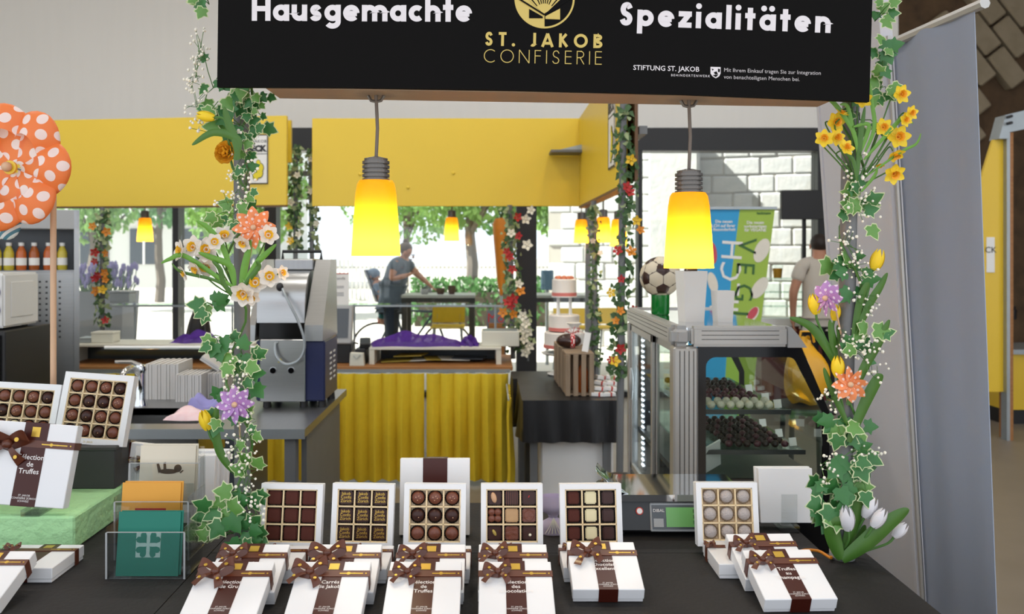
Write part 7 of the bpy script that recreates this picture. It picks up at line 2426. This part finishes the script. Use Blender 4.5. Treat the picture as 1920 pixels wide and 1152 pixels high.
STAM = MB().ball((0, 0, .12), .09, 8, 6, (1, 1, 1.6)).mesh('stamen', m_orf, smooth=True)


def flower(t, base, kind, px, py, rpx, d, facing, rg):
    k = d / FPX
    p = P(px, py, d) - base
    Mx = tr(p) @ face_to(facing) @ rotm(0, 0, rg.uniform(0, 60)) @ Matrix.Scale(rpx * k, 4)
    fl = inst('flower', CUPS[kind], t, Mx)
    for i in range(6):
        inst('petal', PET[kind], fl, rotm(0, 0, i * 60) @ tr(0, 0, -.02 * (i % 2)))
    inst('stamen', STAM, fl, Matrix())
    return p, (face_to(facing) @ Vector((0, 0, 1)))


def blade_leaf(t, pts, wid, mat, name='leaf', base=Vector()):
    pts = [p - base for p in pts]
    c = spline([tuple(p) for p in pts], 6)
    n = len(c)
    def fn(u, v):
        i = min(int(v * (n - 1)), n - 2)
        f = v * (n - 1) - i
        p = Vector(c[i]).lerp(Vector(c[i + 1]), f)
        d = (Vector(c[i + 1]) - Vector(c[i])).normalized()
        s = d.cross(Vector((0, -1, 0)))
        s = s.normalized() if s.length > 1e-4 else Vector((1, 0, 0))
        ww = wid * (math.sin(PI * min(1, .06 + .93 * v)) ** .55)
        q = 2 * u - 1
        return p + s * q * ww / 2 + Vector((0, .18 * ww * q * q, 0))
    return MB().grid(fn, 4, n * 2).build(name, mat, t, smooth=True, solid=.0006)


def bunch(name, label, cat, kind, flowers, leaves, root, d, seed):
    rg = random.Random(seed)
    base = P(root[0], root[1], d)
    t = thing(name, label, cat, base)
    for f in flowers:
        px, py, r_ = f[:3]
        fc = f[3] if len(f) > 3 else (rg.uniform(-.45, .45), -1, rg.uniform(-.3, .3))
        dd = d - .035 + rg.uniform(-.015, .015)
        p, n = flower(t, base, kind, px, py, r_, dd, fc, rg)
        b = p - n * .012
        MB().tube(spline([tuple(b), tuple(b - n * .015 + Vector((0, .005, -.005))), tuple((b * .45) + Vector((0, 0, -.0))), (0, 0, 0)], 5), .0016, 5).build('stem', m_stem, t, smooth=True)
    for pts, w_, m in leaves:
        blade_leaf(t, [P(px, py, d - .03 + (i * -.004)) for i, (px, py) in enumerate(pts)], w_ * d / FPX, m, 'leaf', base)
    return t


bunch('narcissus_bunch', 'bunch of white narcissi with yellow cups on the left post', 'flowers', 'n',
      [(338, 470, 21, (-.9, -.8, .1)), (362, 464, 23, (-.3, -1, .2)), (387, 468, 24, (0, -1, 0)), (402, 454, 17, (.5, -1, .2)), (421, 443, 22, (.2, -1, .8)), (385, 499, 23, (.1, -.9, -.55)), (367, 505, 18, (-.6, -.8, -.5)), (345, 512, 17, (-.9, -.6, -.5)),
       (503, 441, 20, (.5, -1, .2)), (456, 456, 18, (-.3, -1, -.6)), (479, 530, 24, (0, -1, .15)), (505, 519, 22, (.35, -1, .25)), (529, 512, 15, (.9, -.6, .2)), (456, 551, 25, (-.1, -1, -.35)), (470, 558, 18, (.4, -.9, -.6))],
      [([(440, 540), (432, 500), (398, 484), (372, 474)], 12, m_blade2), ([(442, 545), (420, 470), (392, 430), (368, 414)], 11, m_blade2), ([(440, 540), (408, 520), (345, 480), (318, 486), (302, 494)], 9, m_blade2), ([(452, 540), (458, 500), (470, 450)], 14, m_blade2),
       ([(455, 535), (480, 495), (500, 475), (518, 458)], 11, m_blade2), ([(438, 560), (418, 530), (412, 505), (398, 490)], 10, m_blade), ([(450, 545), (470, 520), (485, 500), (480, 490)], 10, m_blade), ([(436, 545), (400, 525), (340, 510), (322, 494)], 6, m_blade)],
      (446, 560), PD - .02, 5)
bunch('daffodil_bunch', 'bunch of yellow daffodils with orange cups at the top of the right post', 'flowers', 'd',
      [(1613, 154, 18), (1592, 173, 20), (1617, 187, 18), (1689, 177, 19), (1579, 213, 13, (.3, -.6, 1)), (1566, 229, 21), (1708, 212, 15), (1697, 225, 14), (1656, 239, 18, (-.1, -1, 0)), (1684, 257, 23, (0, -1, 0)), (1545, 260, 18), (1568, 258, 18), (1586, 277, 17), (1679, 290, 18, (.2, -.6, -.8)), (1676, 326, 21, (0, -.9, -.4)), (1650, 310, 9, (0, -.5, -.9))],
      [([(1610, 300), (1602, 250), (1571, 201), (1548, 180), (1528, 174)], 9, m_blade2), ([(1615, 300), (1600, 245), (1590, 200), (1575, 196)], 8, m_blade2), ([(1620, 290), (1640, 240), (1635, 190), (1632, 155)], 8, m_blade2), ([(1620, 300), (1665, 250), (1695, 220), (1712, 232)], 8, m_blade2),
       ([(1612, 290), (1630, 235), (1600, 238)], 8, m_blade2), ([(1615, 360), (1640, 330), (1645, 316)], 6, m_blade2), ([(1625, 330), (1690, 285), (1718, 270), (1727, 250)], 5, m_blade2), ([(1608, 330), (1614, 260), (1622, 200)], 10, m_blade), ([(1608, 340), (1600, 300), (1582, 285)], 8, m_blade)],
      (1604, 350), PD - .02, 6)


def tulip(name, label, px, py, hpx, d, ang, mat, leaves, root, mleaf, group=None):
    """bud centred at px,py; ang = tilt of its tip from vertical (deg, + to the right)"""
    k = d / FPX
    base = P(root[0], root[1], d)
    t = thing(name, label, 'tulip', base, group=group)
    dirv = Vector((math.sin(R(ang)), -.15, math.cos(R(ang)))).normalized()
    h = hpx * k
    c = P(px, py, d - .03) - base
    T = tr(c - dirv * h / 2) @ face_to(dirv, (0, -1, 0))
    rg = random.Random(int(px))
    for i in range(6):
        a = i * 60 + (0 if i % 2 else 8)
        def fn(u, v):
            w2 = R(62) * math.sin(PI * min(1, .18 + .80 * v)) ** .7
            r_ = h * (.31 if i % 2 else .285) * math.sin(PI * min(1, .16 + .72 * v)) ** .8 * (1 if v < .85 else 1)
            th = R(a) + (2 * u - 1) * w2 / 2 * 1.25
            return Vector((r_ * math.cos(th), r_ * math.sin(th), h * v))
        MB(T).grid(fn, 4, 7).build('petal', mat, t, smooth=True)
    b = c - dirv * h / 2
    MB().tube(spline([tuple(b + dirv * .003), tuple(b - dirv * .02), tuple(b * .4), (0, 0, 0)], 6), .0026, 7).build('stem', m_stem, t, smooth=True)
    for pts, w_ in leaves:
        blade_leaf(t, [P(qx, qy, d - .022 - .003 * i) for i, (qx, qy) in enumerate(pts)], w_ * k, mleaf, 'leaf', base)
    return t


tulip('tulip', 'yellow tulip bud lying sideways near the top of the left post', 385, 218, 33, PD - .045, -80, m_tul, [([(440, 300), (445, 262), (400, 248), (360, 272)], 15), ([(446, 300), (440, 262), (426, 225), (420, 200)], 15)], (448, 300), m_blade)
tulip('tulip', 'yellow tulip bud low on the left post beside the lilac pinwheel', 385, 788, 38, PD, -15, m_tul, [([(436, 885), (412, 850), (402, 800), (408, 760)], 17)], (440, 890), m_blade)
tulip('tulip', 'yellow tulip on the right side of the right post', 1645, 487, 40, PD, 14, m_tul, [([(1600, 640), (1632, 570), (1650, 540), (1664, 512)], 15), ([(1600, 640), (1615, 560), (1635, 520)], 14)], (1600, 650), m_blade)
tulip('tulip', 'yellow tulip left of the lilac pinwheel on the right post', 1527, 570, 38, PD, -14, m_tul, [([(1572, 690), (1550, 650), (1520, 612), (1481, 596)], 17), ([(1572, 690), (1562, 640), (1556, 600)], 13)], (1575, 700), m_blade)
tulip('tulip', 'small yellow tulip behind the lilac pinwheel on the right post', 1567, 586, 30, PD + .02, 5, m_tul, [([(1580, 690), (1578, 650), (1570, 610)], 11)], (1582, 695), m_blade)
tulip('tulip', 'yellow tulip just above the orange pinwheel on the right post', 1571, 688, 40, PD - .01, -6, m_tul, [([(1592, 800), (1560, 730), (1545, 690)], 12), ([(1592, 830), (1622, 760), (1645, 715), (1654, 702)], 22), ([(1590, 760), (1622, 690), (1650, 640), (1668, 600)], 18)], (1592, 835), m_blade)
tulip('tulip', 'white tulip leaning left at the foot of the right post', 1588, 972, 46, PD - .02, -8, m_wtul, [([(1578, 1050), (1566, 1015), (1562, 985), (1580, 978)], 30)], (1580, 1052), m_blade)
tulip('tulip', 'white tulip opening upwards at the foot of the right post', 1631, 952, 42, PD, 24, m_wtul, [([(1580, 1050), (1600, 990), (1612, 940), (1616, 918)], 26)], (1582, 1052), m_blade)
tulip('tulip', 'white tulip right of the opening one at the foot of the right post', 1648, 972, 40, PD - .02, 30, m_wtul, [([(1580, 1052), (1625, 1020), (1665, 985), (1704, 955)], 34)], (1582, 1053), m_blade)
tulip('tulip', 'white tulip drooping behind the broad leaf at the foot of the right post', 1688, 995, 34, PD + .01, 40, m_wtul, [([(1582, 1052), (1612, 1015), (1622, 985)], 16)], (1584, 1053), m_blade)

# ranunculus
rb = thing('ranunculus', 'orange ranunculus blossom near the top of the left post', 'flower', P(450, 292, PD))
Tr = tr(P(428, 288, PD - .045) - P(450, 292, PD)) @ face_to((-.25, -1, .1))
kr = 23 * PD / FPX
rg = random.Random(3)
for ring, (n, r0, tilt, pw_) in enumerate(((5, .18, 75, .45), (7, .38, 62, .5), (8, .58, 48, .55), (9, .78, 30, .6))):
    for i in range(n):
        T = Tr @ rotm(0, 0, 360 / n * i + ring * 17) @ tr(r0 * kr * .55, 0, .012 - .003 * ring) @ rotm(0, -tilt, 0)
        MB(T).grid(lambda u, v: Vector((kr * .62 * v, (2 * u - 1) * kr * pw_ * math.sin(PI * min(1, .25 + .7 * v)) ** .6, kr * .18 * (2 * u - 1) ** 2)), 4, 4).build('petal', m_ran, rb, smooth=True)
MB(Tr).ball((0, 0, .006), kr * .3, 10, 7).build('centre', m_stem, rb, smooth=True)
MB().tube([Tr @ Vector((0, 0, 0)), Vector((-.005, -.01, .0)), (0, 0, 0)], .0025, 6).build('stem', m_stem, rb, smooth=True)


# small pinwheel flowers
def pin_flower(label, px, py, rpx, d, facing, mat, root, n=8):
    base = P(root[0], root[1], d)
    t = thing('pinwheel_flower', label, 'pinwheel', base)
    k = rpx * d / FPX
    T = tr(P(px, py, d - .05) - base) @ face_to(facing)
    def fn(u, v):
        s = 2 * u - 1
        ww = .26 * math.sin(PI * min(1, .1 + .88 * v)) ** .8
        return Vector((.04 + .94 * v, s * ww + .08 * v * v, .16 * s * math.sin(PI * v) + .14 * v * (1 - v)))
    me = MB().grid(lambda u, v: fn(u, v) * k, 4, 7).mesh('blade', mat, smooth=True)
    for i in range(n):
        inst('blade', me, t, T @ rotm(0, 0, 360 / n * i) @ tr(0, 0, .0006 * i))
    MB(T).ball((0, 0, .006), .006, 10, 7).build('hub', m_wooden, t, smooth=True)
    MB().tube([T @ Vector((0, 0, -.004)), Vector(T @ Vector((0, 0, -.02))), (0, 0, 0)], .002, 6).build('stick', m_wooden, t)
    return t
pin_flower('orange polka dot pinwheel flower above the narcissi on the left post', 476, 427, 40, PD, (.1, -1, .05), m_opin, (460, 520))
pin_flower('lilac polka dot pinwheel flower low on the left post', 441, 759, 36, PD, (0, -1, .1), m_lpin, (452, 850))
pin_flower('orange polka dot pinwheel flower halfway up the right post', 1593, 721, 34, PD, (-.05, -1, .05), m_opin, (1592, 800))
pin_flower('lilac polka dot pinwheel flower seen edge-on on the right post', 1551, 560, 34, PD, (-.9, -.55, .1), m_lpin, (1580, 640))

# big pinwheel on its stick
SDp = 2.17
pw0 = thing('pinwheel', 'large orange polka dot pinwheel on a wooden stick at the left edge', 'pinwheel', (X(100, SDp), SDp, FZ + .0005))
b0 = Vector((X(100, SDp), SDp, FZ + .0005))
MB().tube([(0, 0, 0), (0, 0, Z(322, SDp) - FZ)], .0075, 10).build('stick', m_wooden, pw0, smooth=True)
hubp = P(28, 316, SDp - .09) - b0
ax = Vector((-.12, -1, .04)).normalized()
T = tr(hubp) @ face_to(ax)
Rb = 122 * (SDp - .08) / FPX
MB().tube([(0, 0, Z(330, SDp) - FZ), hubp + ax * .012], .003, 8).build('axle', m_galv, pw0)
def bl(u, v):
    # blade: one edge flat on the wheel, the outer part rolls over towards the hub
    a = R(-12 + 62 * u)
    roll = v * PI * .95
    rr_ = Rb * (.08 + .92 * math.sin(min(roll, PI / 2)) if roll < PI / 2 else 1.0 - .50 * (1 - math.sin(roll)))
    rr_ *= (.80 + .20 * math.sin(PI * u))
    z = Rb * (.02 + .30 * (1 - math.cos(roll)) / 2 * math.sin(PI * (.15 + .7 * u)) + .02 * u)
    return Vector((rr_ * math.cos(a), rr_ * math.sin(a), z - .01))
me = MB().grid(bl, 10, 14).mesh('blade', m_bigpin, smooth=True)
for i in range(7):
    inst('blade', me, pw0, T @ rotm(0, 0, 51.43 * i - 20) @ tr(0, 0, .001 * i))
MB(T).ball((0, 0, .03), .012, 14, 9).build('hub_bead', m_wooden, pw0, smooth=True)
MB(T).lathe([(.016, .012), (.017, .02), (.0005, .024)], 16).build('yellow_washer', m_yel, pw0, smooth=True)
# striped pinwheel behind
m_stripe = M('blue striped sheet', '7fa9b8', rough=.5)
nt = m_stripe.node_tree
wv_ = nt.nodes.new('ShaderNodeTexWave'); wv_.inputs['Scale'].default_value = 22
tcn = nt.nodes.new('ShaderNodeTexCoord'); nt.links.new(tcn.outputs['Object'], wv_.inputs['Vector'])
gt_ = nt.nodes.new('ShaderNodeMath'); gt_.operation = 'GREATER_THAN'; gt_.inputs[1].default_value = .5
nt.links.new(wv_.outputs['Fac'], gt_.inputs[0])
mxn = nt.nodes.new('ShaderNodeMix'); mxn.data_type = 'RGBA'; mxn.inputs[6].default_value = rgb('4f8296'); mxn.inputs[7].default_value = rgb('e6e8e6')
nt.links.new(gt_.outputs[0], mxn.inputs[0]); nt.links.new(mxn.outputs[2], nt.nodes['Principled BSDF'].inputs['Base Color'])
pw1 = thing('pinwheel', 'blue striped pinwheel half hidden under the large orange one', 'pinwheel', (X(-30, 2.155), 2.155, FZ + .0005))
b1 = Vector((X(-30, 2.155), 2.155, FZ + .0005))
MB().tube([(0, 0, 0), (0, 0, Z(392, 2.155) - FZ)], .006, 8).build('stick', m_wooden, pw1)
T1 = tr(P(-12, 392, 2.132) - b1) @ face_to((-.1, -1, 0))
MB().tube([(0, 0, Z(396, 2.155) - FZ), P(-12, 392, 2.12) - b1], .0025, 6).build('axle', m_galv, pw1)
me = MB().grid(lambda u, v: bl(u, v) * .62, 8, 10).mesh('blade', m_stripe, smooth=True)
for i in range(6):
    inst('blade', me, pw1, T1 @ rotm(0, 0, 60 * i) @ tr(0, 0, .001 * i))
MB(T1).ball((0, 0, .02), .009, 10, 7).build('hub_bead', m_wooden, pw1, smooth=True)
